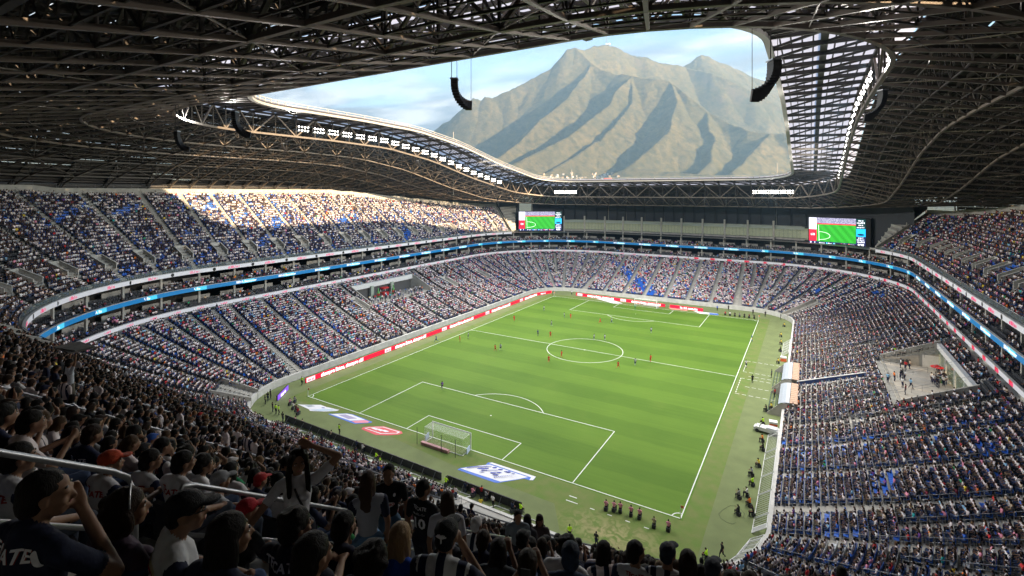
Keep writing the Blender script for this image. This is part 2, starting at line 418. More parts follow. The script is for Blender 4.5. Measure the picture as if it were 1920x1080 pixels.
# plazas --------------------------------------------------------------------
for side, s0, s1 in (('L', cuts[0], cuts[1]), ('R', cuts[2], cuts[3])):
    pl = empty('terrace_plaza', tuple(P((s0 + s1) / 2, 20, PZZ)), label='open plaza cut into the right stand with standing people and red parasol' if side == 'R' else 'covered plaza cut into the left stand under a white beam', cat='plaza')
    inv = Matrix.Translation(-pl.location)
    def pb(mb, name, m):
        o = mb.build(name, m, pl); o.matrix_parent_inverse = inv; return o
    dF, dB = ld_(PZ0) - .4, ld_(PZ1) - .4
    m_ = MB(); sweep(m_, [(dF, PZZ + .01), (dB, PZZ + .01)], s0, s1); pb(m_, 'floor', M_conc2)
    for s_, nm in ((s0, 'side_wall'), (s1, 'side_wall')):
        m_ = MB(); ztop = lambda d: 1.25 + .25 * (d / .8) + .0019 * (d / .8) ** 2 + 1.0
        n = nrm(s_); t = Vector((-n.y, n.x, 0)) * .15
        a, b2 = P(s_, dF, 0), P(s_, dB, 0)
        for sg in (-1, 1):
            m_.quad(a + t * sg + Vector((0, 0, PZZ - 1)), b2 + t * sg + Vector((0, 0, PZZ - 1)), b2 + t * sg + Vector((0, 0, ztop(dB))), a + t * sg + Vector((0, 0, ztop(dF) - .2)))
        m_.quad(a + t + Vector((0, 0, ztop(dF) - .2)), b2 + t + Vector((0, 0, ztop(dB))), b2 - t + Vector((0, 0, ztop(dB))), a - t + Vector((0, 0, ztop(dF) - .2)))
        m_.quad(a + t + Vector((0, 0, PZZ - 1)), a + t + Vector((0, 0, ztop(dF) - .2)), a - t + Vector((0, 0, ztop(dF) - .2)), a - t + Vector((0, 0, PZZ - 1)))
        pb(m_, nm, M_conc2)
    m_ = MB(); zb = lz_(PZ1) + .2
    if side == 'R':
        m_ = MB(); sweep(m_, [(dB - .05, zb - .5), (dB - .55, zb - .5), (dB - .55, zb + .45), (dB + .1, zb + .45)], s0, s1); pb(m_, 'roof_edge', M_white)
        nP = 8
        for k in range(nP):
            a = s0 + (s1 - s0) * (k + .04) / nP; c = s0 + (s1 - s0) * (k + .96) / nP
            m_ = MB(); sweep(m_, [(dB - .3, PZZ), (dB - .3, zb - .5)], a, c); pb(m_, 'glass_pane', M_gglass)
        for k in range(0, nP + 1, 2):
            m_ = MB(); m_.beam(P(s0 + (s1 - s0) * k / nP, dB - .35, PZZ), P(s0 + (s1 - s0) * k / nP, dB - .35, zb - .5), .22); pb(m_, 'post', M_white)
        # white door in the far side wall, bins beside it
        y = P(s0, 20).y - .2
        m_ = MB(); m_.box((66.0, y, PZZ + 1.1), (2.4, .06, 2.2)); pb(m_, 'door', M_white)
        for x in (61.8, 62.7): m_ = MB(); m_.box((x, y - .5, PZZ + .5), (.6, .6, 1.0)); o = m_.build('waste_bin', M_dark); tag(o, ('left' if x < 62 else 'right') + ' one of two dark waste bins by the plaza side wall', 'bin', 'bins on the plaza')
        m_ = MB(); sweep(m_, [(dF + .1, PZZ), (dF + .1, PZZ + 1.05)], s0, s1); pb(m_, 'glass_balustrade', M_glass)
        m_ = MB(); m_.tube([P(s0, dF + .1, PZZ + 1.08), P(s1, dF + .1, PZZ + 1.08)], .05, 6); pb(m_, 'rail', M_steel)
    else:
        m_ = MB(); sweep(m_, [(dB - .2, zb - .9), (dB - .9, zb - .9), (dB - .9, zb + .5), (dB + .1, zb + .5)], s0, s1); pb(m_, 'beam', M_white)
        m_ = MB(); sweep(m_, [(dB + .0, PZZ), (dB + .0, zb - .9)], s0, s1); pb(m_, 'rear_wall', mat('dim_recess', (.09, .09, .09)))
        for q in (.3, .62):
            p = P(s0 + (s1 - s0) * q, dB - 1.1, 0); m_ = MB(); m_.box((p.x, p.y, (PZZ + zb - .5) / 2), (.7, 1.1, zb - .5 - PZZ)); pb(m_, 'pillar', mat('green_grey_pillar', (.34, .40, .33)))

# box tiers -------------------------------------------------------------------
M_seatdk = mat('charcoal_plastic', (.045, .047, .052), .5)
BOXZ = (12.6, 16.9)
def boxfloor(k, i): return BOXZ[k] + .32 * i
def boxd(i): return 28.3 + .85 * i
for k in range(2):
    bt = empty('box_tier', (0, 0, 0), label=('lower' if k == 0 else 'upper') + ' of the two balcony tiers of boxes ringing the bowl', cat='balcony')
    mb = MB(); z = BOXZ[k]
    sweep(mb, [(27.6, z - .5), (27.6, z), (boxd(0) + .4, z), (boxd(0) + .4, z + .32), (boxd(1) + .4, z + .32), (boxd(1) + .4, z + .64), (boxd(2) + .4, z + .64), (boxd(2) + .4, z + .96), (33.5, z + .96)], 0, STOT)
    sweep(mb, [(27.6, z - .5), (34, z - .5)], 0, STOT); mb.build('floor_slab', M_conc, bt)
    mb = MB(); s = 0
    mbb = MB(); s = 2.0
    while s < STOT:
        sweep(mbb, [(31.6, z + .96), (31.6, z + 2.0), (31.9, z + 2.0)], s, s + 5.6); s += 8
    mbb.build('counter', M_conc2, bt)
    for q in range(72):
        s = q * 8.0 + 4; p = P(s, 29.2, 0)
        if s > STOT: break
        m_ = MB(); rz = math.atan2(*nrm(s).yx)
        m_.box((p.x, p.y, z + 2.0), (.35, .45, 4.3 - .5), rz); m_.build('column', M_conc2, bt)
        n = nrm(s)
        m_ = MB(); a, b2 = P(s + 1.2, 28, z), P(s + 1.2, 31.4, z + .96)
        m_.tube([a, a + Vector((0, 0, 1)), b2 + Vector((0, 0, 1)), b2], .03, 5); m_.tube([a + Vector((0, 0, .5)), b2 + Vector((0, 0, .5))], .02, 4)
        m_.build('divider_rail', M_steel, bt)
    mb = MB(); sweep(mb, [(33, z + .96), (33, z + 3.7)], 0, STOT); mb.build('rear_glazing', mat('dim_suite_front', (.075, .07, .06), .3), bt)
    # a few warm lit suites behind the far right boxes
mbc = MB(); sweep(mbc, [(27.9, 20.6), (34, 20.6)], 0, STOT); o = mbc.build('ceiling_slab', M_conc, bt)

# upper tier --------------------------------------------------------------------
upper = empty('upper_stand', (0, 0, 0), label='steep upper seating tier on the near end and both long sides', cat='stand')
mb = MB(); ss = ssamples(S_U0, S_U1, 2.4, 4.0); prev = None
maxr = 36
rings_ = []
for s in ss:
    x, y, nx, ny, q = ring(s); nr = nrows_u(s); col = []
    pr = [(27.7, 20.5), (27.7, 21.1)]
    for i in range(maxr):
        j = min(i, nr - 1)
        z, d = uz_(j), ud_(j)
        pr += [(d - .4, z), (d + .4, z)] if i < nr else [(d + .4, z), (d + .4, z)]
    rings_.append([(x + nx * (R0 + d), y + ny * (R0 + d), z) for d, z in pr])
kk = len(rings_[0])
for rg in rings_: mb.v += rg
for i in range(len(rings_) - 1):
    for j in range(kk - 1):
        a = i * kk + j
        if mb.v[a] == mb.v[a + 1] and mb.v[a + kk] == mb.v[a + kk + 1]: continue
        mb.f.append((a, a + 1, a + kk + 1, a + kk)); mb.m.append(0)
mb.build('terrace', M_conc, upper)
# back wall along the top, in blocks with stepped height, and its rail
mb = MB(); mr = MB()
for a, b_ in zip(ss[:-1], ss[1:]):
    na = nrows_u(a); da, za = ud_(na - 1) + .4, uz_(na - 1); nb = nrows_u(b_); db, zb2 = ud_(nb - 1) + .4, uz_(nb - 1)
    p, q = P(a, da, 0), P(b_, db, 0); h = 1.7
    mb.quad(p + Vector((0, 0, za - .2)), q + Vector((0, 0, zb2 - .2)), q + Vector((0, 0, zb2 + h)), p + Vector((0, 0, za + h)))
    p2, q2 = P(a, da + 1.5, 0), P(b_, db + 1.5, 0)
    mb.quad(p + Vector((0, 0, za + h)), q + Vector((0, 0, zb2 + h)), q2 + Vector((0, 0, zb2 + h)), p2 + Vector((0, 0, za + h)))
    mr.tube([p + Vector((0, 0, za + h + 1)), q + Vector((0, 0, zb2 + h + 1))], .03, 4, cap=False); mr.tube([p + Vector((0, 0, za + h + .5)), q + Vector((0, 0, zb2 + h + .5))], .02, 4, cap=False)
    mr.tube([p + Vector((0, 0, za + h)), p + Vector((0, 0, za + h + 1))], .03, 4, cap=False)
mb.build('back_wall', M_conc2, upper); mr.build('back_rail', M_steel, upper)
for sE in (S_U0, S_U1):                                        # raking end walls
    mb = MB(); n = nrows_u(sE); t = nrm(sE + (.01 if sE == S_U0 else -.01)); 
    a0, a1 = P(sE, 27.6, 0), P(sE, ud_(n - 1) + 1, 0)
    z0, z1 = uz_(0) + 1.0, uz_(n - 1) + 1.3
    tt = Vector((-nrm(sE).y, nrm(sE).x, 0)) * .15
    for sg in (-1, 1): mb.quad(a0 + tt * sg + Vector((0, 0, 20)), a1 + tt * sg + Vector((0, 0, 20)), a1 + tt * sg + Vector((0, 0, z1)), a0 + tt * sg + Vector((0, 0, z0)))
    mb.quad(a0 + tt + Vector((0, 0, z0)), a1 + tt + Vector((0, 0, z1)), a1 - tt + Vector((0, 0, z1)), a0 - tt + Vector((0, 0, z0)))
    mb.quad(a0 + tt + Vector((0, 0, 20)), a0 + tt + Vector((0, 0, z0)), a0 - tt + Vector((0, 0, z0)), a0 - tt + Vector((0, 0, 20)))
    mb.build('end_wall', M_conc2, upper)
UA = [((540.1 + 7.6 * k) % STOT, 0) for k in range(-28, 40)]
UA = [a for a in UA if (a[0] > S_U0 + 2 or a[0] < S_UEND_L - 2)]
UA = sorted(set((round(a, 2), b) for a, b in UA))
UA2 = []
for a in UA:
    if all(abs(a[0] - b[0]) > 4.5 for b in UA2): UA2.append(a)
UA = UA2
stairs(UA, ud_, uz_, lambda s, r0: range(0, nrows_u(s) - 1), 1.1, upper, M_stair)
near_tier = lambda s: s > S_NR1 - 62 or s < S_NL1
aisle_rails([a for a in UA if near_tier(a[0])], ud_, uz_, 3, lambda s: 31, upper, sh_=.30, off=-.5, seg=7, gap=0, h=1.0, rad=.026)
# glass balustrade with rail along the tier front
mb = MB(); sweep(mb, [(28.0, 21.1), (28.0, 22.0)], S_U0, S_U1); mb.build('glass_balustrade', M_glass, upper)
mb = MB()
for a, b_ in zip(ss[:-1], ss[1:]): mb.tube([P(a, 28.0, 22.05), P(b_, 28.0, 22.05)], .035, 5, cap=False)
mb.build('front_rail', M_steel, upper)
# vomitories: U shaped parapets on every second aisle
VOM = []; M_vom = concrete('parapet_concrete', (.58, .56, .52))
def vomit(s, i0, i1, dfun, zfun, parent, w=2.4):
    n = nrm(s); t = Vector((-n.y, n.x, 0)); VOM.append((s, i0, i1, parent.name, w)); U = lambda z: Vector((0, 0, z))
    dA, dB = dfun(i0) - .4, dfun(i1) + .4; zA = zfun(i0); h0, h1 = zA + 1.05, zfun(i1) + .95
    for sg in (-1, 1):
        mb = MB(); a = P(s, dA, 0) + t * (sg * w / 2); b_ = P(s, dB, 0) + t * (sg * w / 2)
        for e in (-.11, .11): mb.quad(a + t * e + U(zA - .5), b_ + t * e + U(zA - .5), b_ + t * e + U(h1), a + t * e + U(h0))
        mb.quad(a + t * .11 + U(zA - .5), a + t * .11 + U(h0), a - t * .11 + U(h0), a - t * .11 + U(zA - .5))
        mb.beam(a + U(h0 + .05), b_ + U(h1 + .05), .30, .12); mb.build('parapet', M_vom, parent)
    mb = MB(); a = P(s, dB + .1, 0) - t * (w / 2 + .12); b_ = P(s, dB + .1, 0) + t * (w / 2 + .12); mb.beam(a + U(h1 - .35), b_ + U(h1 - .35), .22, .9); mb.build('parapet', M_vom, parent)
    mb = MB(); mb.quad(P(s, dB, zA - .3) - t * w / 2, P(s, dB, zA - .3) + t * w / 2, P(s, dB, h1 - .7) + t * w / 2, P(s, dB, h1 - .7) - t * w / 2); mb.build('opening', M_dark, parent)  # solid near-black sheet standing in for the shade inside the doorway
    mb = MB(); mb.quad(P(s, dA, zA + .02) - t * w / 2, P(s, dA, zA + .02) + t * w / 2, P(s, dB, zA + .02) + t * w / 2, P(s, dB, zA + .02) - t * w / 2); mb.build('landing', M_conc, parent)
for k, (s, _) in enumerate(UA):
    if not (S_NR1 - 40 < s or s < 12): vomit(s, 4, 7, ud_, uz_, upper)
for s in (S_NL1 + 34.0, S_NL1 + 74, S_L1 - 8): vomit(s, 17, 23, ld_, lz_, lower, 2.6)
# ---------------------------------------------------------------- ribbons on the fascias, far end glass building, screens
def emis_mat(name, col, st, rough=.4):
    return mat(name, col, rough, emis=st)
M_ribw = emis_mat('white_led_ribbon', (.62, .62, .66), .08); M_ribb = emis_mat('blue_led_ribbon', (.01, .17, .42), .11); M_ribc = emis_mat('cyan_led_ribbon', (.06, .48, .68), .2)
M_ribr = emis_mat('red_led_ribbon', (.50, .02, .03), .2); M_ribp = emis_mat('pink_lettering', (.75, .08, .20), .15); M_ribk = mat('black_emblem', (.01, .01, .012), .5); M_ribt = emis_mat('white_lettering', (.9, .93, 1), .2)
M_trim = mat('fascia_trim', (.50, .50, .50), .5)
def ribbon(label, s0, s1, z, h, mats, texts, pitch, size, d=27.45, alt=None, group=None):
    rb = empty('ribbon_board', (0, 0, 0), label=label, cat='led ribbon', group=group)
    mb = MB(); sweep(mb, [(d + .15, z - h / 2), (d, z - h / 2), (d, z + h / 2), (d + .15, z + h / 2)], s0, s1); mb.build('display', mats[0], rb)
    mb = MB(); sweep(mb, [(d + .2, z + h / 2 + .02), (d - .06, z + h / 2 + .02), (d - .06, z + h / 2 + .12), (d + .3, z + h / 2 + .12)], s0, s1); mb.build('top_trim', M_trim, rb)
    s = s0 + 2; k = 0
    if alt:                                            # alternating second colour blocks
        while s < s1 - 2:
            if k % alt[3] == 0: m_ = MB(); sweep(m_, [(d - .012, z - h / 2 + .03), (d - .012, z + h / 2 - .03)], s, min(s + alt[1], s1)); m_.build('colour_block', alt[0], rb)
            s += alt[2]; k += 1
    s = s0 + 3; k = 0; cnt = 0
    while s < s1 - 2 and cnt < 290:
        me, m_ = texts[k % len(texts)]
        if visible(P(s, d, z)):
            n = nrm(s); p = P(s, d - .03, z)
            o = inst('lettering', me, rb, p); o.rotation_euler = (R(90), 0, math.atan2(n.y, n.x) - R(90)); cnt += 1
        s += pitch; k += 1
    return rb
def tmesh(body, size, m, **k):
    me = text_mesh(body, size, .01, **k); me.materials.clear(); me.materials.append(m); return me
def strokes(n, wd, ht, m, seed=1):
    # lettering too small to read in the photograph: a run of letter-like strokes
    r = random.Random(seed); b = MB(); x = -wd / 2; st = wd / n
    for k in range(n):
        h = ht * r.choice((.62, .7, .7, 1.0)); t = st * .26
        b.box((x + st * .2, -ht / 2 + h / 2, 0), (t, h, .02)); 
        if r.random() < .75: b.box((x + st * .48, -ht / 2 + h * r.choice((.08, .5, .92)), 0), (st * .42, ht * .15, .02))
        if r.random() < .6: b.box((x + st * .74, -ht / 2 + h / 2, 0), (t, h, .02))
        x += st
    return b.mesh('lettering', m)
T_bbva = tmesh('BBVA Bancomer', .74, M_ribt, bold=.015); T_w2 = strokes(9, 2.9, .55, M_ribp, 3)
# ball emblem
mbm = MB()
for k in range(12): a = 2 * math.pi * k / 12; b2 = 2 * math.pi * (k + 1) / 12; mbm.poly([(0, 0, 0), (.38 * math.cos(a), .38 * math.sin(a), 0), (.38 * math.cos(b2), .38 * math.sin(b2), 0)])
T_em = mbm.mesh('emblem', M_ribk)
T_tecate = strokes(6, 1.5, .42, M_ribp, 5)
ribbon('white ribbon of pink words below the lower boxes', 0, S_FL1 + 36, 12.55, .75, [M_ribw], [(T_tecate, 0)], 5.2, .8)
ribbon('red and white ribbon below the right-hand boxes', S_FL1 + 36.2, STOT - 40, 12.55, .75, [M_ribw], [(T_tecate, 0)], 6.0, .8, alt=(M_ribr, 1.5, 6.0, 1))
ribbon('blue ribbon between the two box tiers, longest and brightest', 0, STOT - 40, 16.85, .85, [M_ribb], [(T_bbva, 0)], 11.0, 1, alt=(M_ribc, 3.0, 11.0, 1))
ribbon('white ribbon with black ball emblems under the left upper tier', 4, S_UEND_L, 20.75, .80, [M_ribw], [(T_w2, 0), (T_em, 0)], 4.6, .9)
ribbon('white ribbon with black ball emblems under the right upper tier', S_UEND_R, S_NR1 - 10, 20.75, .80, [M_ribw], [(T_w2, 0), (T_em, 0)], 4.6, .9)

# far end building -------------------------------------------------------------
fb = empty('club_building', (0, 97, 21), label='long glazed club lounge above the far stand between the two screens', cat='building')
FB = Matrix.Translation(-Vector(fb.location))
def fpart(mb, name, m):
    o = mb.build(name, m, fb); o.matrix_parent_inverse = FB; return o
s_a, s_b = S_FL1 - 17, S_F1 + 14
mb = MB(); sweep(mb, [(34, 20.3), (33.2, 20.3), (33.2, 21.6), (33.6, 21.6)], s_a, s_b); fpart(mb, 'lower_band', M_conc2)
mb = MB(); sweep(mb, [(33.6, 24.9), (33.2, 24.9), (33.2, 25.9), (35.5, 25.9)], s_a, s_b); fpart(mb, 'upper_band', mat('green_grey_band', (.34, .38, .34), .5))
mb = MB(); sweep(mb, [(36.5, 21.0), (36.5, 25.2)], s_a, s_b); fpart(mb, 'lounge_wall', mat('lounge_wall_glow', (.34, .36, .24), .8, emis=.10))  # wall emits faintly in place of lamps inside the lounge
mb = MB(); sweep(mb, [(33.6, 21.6), (37, 21.6)], s_a, s_b); fpart(mb, 'lounge_floor', M_conc)
s = s_a; k = 0
M_pane = glass_mat('lounge_glass', (.30, .36, .27), .30, .05)
M_dkblue = mat('dark_louvre', (.040, .045, .055), .7); M_dkfin = mat('black_fin', (.014, .015, .018), .6)
while s < s_b - 1:
    e = min(s + 8.2, s_b)
    p = P(s, 32.9, 0); n = nrm(s); rz = math.atan2(n.y, n.x)
    m_ = MB(); m_.box((p.x, p.y, 23.0), (.55, .65, 9.6), rz); fpart(m_, 'column', M_conc2)
    for j in range(6):
        a, c = s + .3 + (e - s - .5) * j / 6, s + .3 + (e - s - .5) * (j + .94) / 6
        m_ = MB(); sweep(m_, [(33.5, 21.6), (33.5, 24.9)], a, c); fpart(m_, 'window_pane', M_pane)
        m_ = MB(); m_.beam(P(c + .03, 33.5, 21.6), P(c + .03, 33.5, 24.9), .09); 
        if j < 5: fpart(m_, 'mullion', mat('dark_mullion', (.12, .13, .12)))
    m_ = MB(); sweep(m_, [(37.5, 25.9), (37.2, 31.5), (37.2, 40)], s + .12, e - .12); fpart(m_, 'wall_panel', M_dkblue)
    for q in (s, (s + e) / 2): m_ = MB(); m_.beam(P(q, 36.9, 25.9), P(q, 36.9, 33), .35, .35); fpart(m_, 'fin', M_dkfin)
    s = e; k += 1
lerp_ = lambda a, b, t: a + (b - a) * t
# corner slabs between screens and upper tier ends
for sg, (sa, sb) in ((-1, (S_UEND_L + .6, S_UEND_L + 8)), (1, (S_UEND_R - 7, S_UEND_R - .6))):
    cw = empty('corner_roof', tuple(P((sa + sb) / 2, 32, 21)), label='sloping concrete canopy beside the far %s end of the upper stand' % ('left' if sg < 0 else 'right'), cat='canopy')
    inv = Matrix.Translation(-Vector(cw.location))
    near, far_ = (sa, sb) if sg < 0 else (sb, sa)
    m_ = MB(); N_ = 10; nn = 20
    for k in range(N_):
        t0, t1 = k / N_, (k + .86) / N_
        d0, d1 = 28.4 + (ud_(nn) - 28.4) * t0, 28.4 + (ud_(nn) - 28.4) * t1
        z0, z1 = 21.3 + 12.2 * t0, 21.3 + 12.2 * t1
        w0 = .30 + .70 * t0; w1 = .30 + .70 * t1
        m_.quad(P(near, d0, z0), P(near + (far_ - near) * w0, d0 + 1, z0 + .5), P(near + (far_ - near) * w1, d1 + 1, z1 + .5), P(near, d1, z1))
        m_.quad(P(near, d1, z1), P(near + (far_ - near) * w1, d1 + 1, z1 + .5), P(near + (far_ - near) * w1, d1 + 1, z1 + 1.3), P(near, d1, z1 + .8))
    o = m_.build('stepped_slab', M_conc2 if sg < 0 else M_conc, cw); o.matrix_parent_inverse = inv
    m_ = MB(); a = P(near, 28.2, 21.2); c = P(near + (far_ - near) * .95, 28.2, 21.2); t = P(near, 33, 25.0)
    c = lerp_(a, c, .35 if sg > 0 else .12)
    m_.beam(a, c, .5, .5)

    o = m_.build('edge_beam', M_conc2, cw); o.matrix_parent_inverse = inv
    m_ = MB(); sweep(m_, [(40 if sg > 0 else 42, 20.5), (40 if sg > 0 else 42, 34)], min(sa, sb), max(sa, sb)); o = m_.build('rear_wall', M_dkblue, cw); o.matrix_parent_inverse = inv
sw = empty('corner_wall', (0, 95, 21), label='dark wall closing both far corners behind the screens', cat='wall')
for sa, sb in ((S_UEND_L + 14, s_a), (s_b, S_UEND_R - .5)):
    m_ = MB(); sweep(m_, [(37.9, 20), (37.9, 40)], sa - 2, sb + 2); o = m_.build('wall_panel', M_dkblue, sw); o.matrix_parent_inverse = Matrix.Translation(-Vector(sw.location))

# screens -----------------------------------------------------------------------
def px2(px, py, y):
    fwd = Vector((-.5143, .8576, 0)); rt = Vector((.8576, .5143, 0))
    d = fwd + rt * ((px - 960) / 928.17) + Vector((0, 0, (360.8 - py) / 928.17)); t = (y - CAM.y) / d.y
    return CAM + d * t
def screen(name, lab, p0, p1, z0, z1, right):
    """p0, p1: bottom corners left/right as seen; built in its own plane"""
    e = empty(name, tuple(p0), label=lab, cat='video screen')
    u = Vector((p1.x - p0.x, p1.y - p0.y, 0)); wd = u.length; e.rotation_euler = (0, 0, math.atan2(u.y, u.x)); hh = z1 - z0; e.location.z = z0
    def rect(nm, x0, x1, y0, y1, m, lift=0.0):
        b = MB(); yy = -.02 - lift
        b.quad((x0 * wd, yy, y0 * hh), (x1 * wd, yy, y0 * hh), (x1 * wd, yy, y1 * hh), (x0 * wd, yy, y1 * hh)); return b.build(nm, m, e)
    b = MB(); b.box((wd / 2 + (.6 if right else 0), .6, hh / 2), (wd + (1.6 if right else .5), 1.15, hh + .5)); b.build('casing', mat('screen_casing', (.02, .02, .022)), e)
    rect('picture', 0, 1, 0, 1, emis_mat('screen_navy', (.01, .015, .08), .35))
    rect('white_panel', 0, .145, .55, 1, emis_mat('screen_white', (.62, .62, .74), .42), .01)
    rect('red_panel', 0, .145, .11, .55, emis_mat('screen_red', (.70, .01, .04), .36), .01)
    rect('pitch_view', .145, .84, .10, .76, screen_green(), .01)
    rect('crowd_view', .145, .84, .79, 1, screen_crowd(), .01)
    rect('board_view', .145, .84, .75, .79, emis_mat('screen_red', (.70, .01, .04), .45), .012)
    rect('blue_panel', .845, 1, .36, .64, emis_mat('screen_cyan', (.01, .35, .75), .5), .01)
    rect('side_panel', .845, 1, .64, 1, emis_mat('screen_dark', (.0, .03, .03), .4), .011)
    # pitch lines in the picture
    b = MB(); wm_ = emis_mat('screen_line', (.7, .85, .7), .7)
    def seg(x0, y0, x1, y1, t=.006):
        p, q = Vector((x0 * wd, -.045, y0 * hh)), Vector((x1 * wd, -.045, y1 * hh)); b.beam(p, q, .05, .09)
    seg(.19, .12, .18, .72); 
    prev = None
    for k in range(15):
        a = R(-100 + 200 * k / 14); c = (.19 + .20 * max(0, math.cos(a)), .32 + .15 * math.sin(a))
        if prev: seg(*prev, *c)
        prev = c
    b.build('pitch_lines', wm_, e)
    for y_, n_, wd_ in ((.94, 4, .55), (.86, 7, .85), (.78, 4, .5), (.70, 6, .85), (.32, 6, .6), (.25, 6, .85), (.17, 7, .8)):
        o = inst('screen_text', strokes(n_, wd_ * .155 * wd, .5, emis_mat('screen_text', (.9, .92, 1), .5), n_), e, (.922 * wd, -.06, y_ * hh)); o.rotation_euler = (R(90), 0, 0)
    b = MB(); b.poly([(.922 * wd + .06 * wd * math.cos(k * .524), -.05, hh * (.43 + .035 * math.sin(k * .524))) for k in range(12)]); b.build('dark_ellipse', emis_mat('screen_dark2', (.0, .01, .02), .2), e)
    me = tmesh('8:20', 1.0, emis_mat('screen_text', (.9, .92, 1), .5), bold=.03); o = inst('clock_text', me, e, (.922 * wd, -.06, .06 * hh)); o.rotation_euler = (R(90), 0, 0)
    me = strokes(5, 1.6, 1.1, emis_mat('screen_text', (.9, .92, 1), .5), 2); o = inst('screen_text', me, e, (.072 * wd, -.06, .38 * hh)); o.rotation_euler = (R(90), 0, 0); o.scale = (.8, 1, 1)
    me = tmesh('0    1', .8, emis_mat('screen_text', (.9, .92, 1), .5), bold=.03); o = inst('score_text', me, e, (.072 * wd, -.06, .055 * hh)); o.rotation_euler = (R(90), 0, 0)
    for k in range(5):
        b = MB(); b.box((wd * (.2 + .13 * k), -.05, hh * .05), (.35, .04, .3)); b.build('app_icon', emis_mat('screen_icon_%d' % k, [(.5, .5, .5), (.1, .5, .9), (.1, .4, .8), (.8, .1, .2), (.8, .2, .1)][k], .8), e)
        me = strokes(7, 1.3, .3, emis_mat('screen_text', (.9, .92, 1), .5), k); o = inst('screen_text', me, e, (wd * (.255 + .13 * k), -.06, hh * .05)); o.rotation_euler = (R(90), 0, 0)
def screen_green():
    if 'screen_green' in MATS: return MATS['screen_green']
    m = mat('screen_green', (.02, .42, .02), .5, emis=.34); t = m.node_tree; b = t.nodes['Principled BSDF']
    g = t.nodes.new('ShaderNodeTexCoord'); wv = t.nodes.new('ShaderNodeTexWave'); wv.inputs['Scale'].default_value = .16; wv.inputs['Distortion'].default_value = .3
    mp = t.nodes.new('ShaderNodeMapping'); mp.inputs['Rotation'].default_value = (0, R(38), 0); t.links.new(g.outputs['Object'], mp.inputs[0]); t.links.new(mp.outputs[0], wv.inputs[0])
    x = t.nodes.new('ShaderNodeMix'); x.data_type = 'RGBA'; x.inputs[6].default_value = (.015, .36, .015, 1); x.inputs[7].default_value = (.03, .50, .03, 1)
    t.links.new(wv.outputs[0], x.inputs[0]); t.links.new(x.outputs[2], b.inputs['Emission Color']); b.inputs['Base Color'].default_value = (.02, .05, .02, 1); return m
def screen_crowd():
    if 'screen_crowd' in MATS: return MATS['screen_crowd']
    m = mat('screen_crowd', (.3, .3, .4), .5, emis=.38); t = m.node_tree; b = t.nodes['Principled BSDF']
    g = t.nodes.new('ShaderNodeTexCoord'); v = t.nodes.new('ShaderNodeTexNoise'); v.inputs['Scale'].default_value = 3.5; t.links.new(g.outputs['Object'], v.inputs['Vector'])
    cr = t.nodes.new('ShaderNodeValToRGB'); cr.color_ramp.elements[0].position = .38; cr.color_ramp.elements[1].position = .62; cr.color_ramp.elements[0].color = (.08, .08, .22, 1); cr.color_ramp.elements[1].color = (.55, .52, .65, 1)
    t.links.new(v.outputs[0], cr.inputs[0]); t.links.new(cr.outputs[0], b.inputs['Emission Color']); b.inputs['Base Color'].default_value = (.03, .03, .03, 1); return m
a = px2(973, 433, 80.8); c = px2(1053, 433, 92.0); screen('video_screen', 'left of the two big video screens, beside the sunlit upper stand', Vector((a.x, a.y, 0)), Vector((c.x, c.y, 0)), 21.1, 29.7, False)
a = px2(1517, 452, 92.5); c = px2(1623, 452, 87.0); screen('video_screen', 'right of the two big video screens, beside the shaded upper stand', Vector((a.x, a.y, 0)), Vector((c.x, c.y, 0)), 20.4, 29.6, True)
# ---------------------------------------------------------------- roof
RD = [0.0, 11.0, 22.0, 32.5, 43.0, 53.0, 58.5]                 # ring offsets of the lower chords
H_HI = [55.6, 51.2, 48.8, 47.0, 45.0, 42.0, 38.6]; H_LO = [42.0, 36.6, 33.2, 33.0, 33.4, 34.6, 34.8]
def wy(y):                                                     # 0 = high part (near), 1 = low part (far end)
    xs = [-30, -12, 7, 29, 57, 72]; ws = [0, .03, .2, .54, .87, 1.0]
    return float(np.interp(y, xs, ws))
def rz_(s, k, up=False):
    y = P(s, RD[k]).y; y_ = P(s, 11).y; w_ = wy(y_) if k else wy(y)
    z = H_HI[k] * (1 - w_) + H_LO[k] * w_
    if up: z += [.0, 4.4, 5.0, 5.2, 4.8, 3.4, 1.4][k] * (1 if k != 6 else 1)
    return z
def rp(s, k, up=False): return P(s, RD[k], rz_(s, k, up))
M_rsteel = mat('roof_steel', (.066, .056, .047), .5, .2, noise_=.25, nscale=.5); M_rchord = mat('roof_chord_sunwarmed', (.20, .165, .135), .45, .2, noise_=.2, nscale=.5)  # chord colour warmed to imitate sun bounced onto the lower steel
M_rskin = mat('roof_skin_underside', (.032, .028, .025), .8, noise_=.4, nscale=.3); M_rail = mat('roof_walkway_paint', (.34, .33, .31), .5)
def poly_mat():
    m = bpy.data.materials.new('translucent_sheet'); m.use_nodes = True; t = m.node_tree
    for n in list(t.nodes): t.nodes.remove(n)
    o = t.nodes.new('ShaderNodeOutputMaterial'); a = t.nodes.new('ShaderNodeBsdfTranslucent'); b = t.nodes.new('ShaderNodeBsdfDiffuse'); x = t.nodes.new('ShaderNodeMixShader')
    a.inputs[0].default_value = (.66, .66, .76, 1); b.inputs[0].default_value = (.28, .28, .32, 1); x.inputs[0].default_value = .25
    t.links.new(a.outputs[0], x.inputs[1]); t.links.new(b.outputs[0], x.inputs[2]); t.links.new(x.outputs[0], o.inputs[0]); return m
M_poly = poly_mat()
roof = empty('stadium_roof', (0, 0, 50), label='dark steel trussed roof ring open over the pitch with a pale translucent inner edge', cat='roof')
RI = Matrix.Translation(-Vector(roof.location))
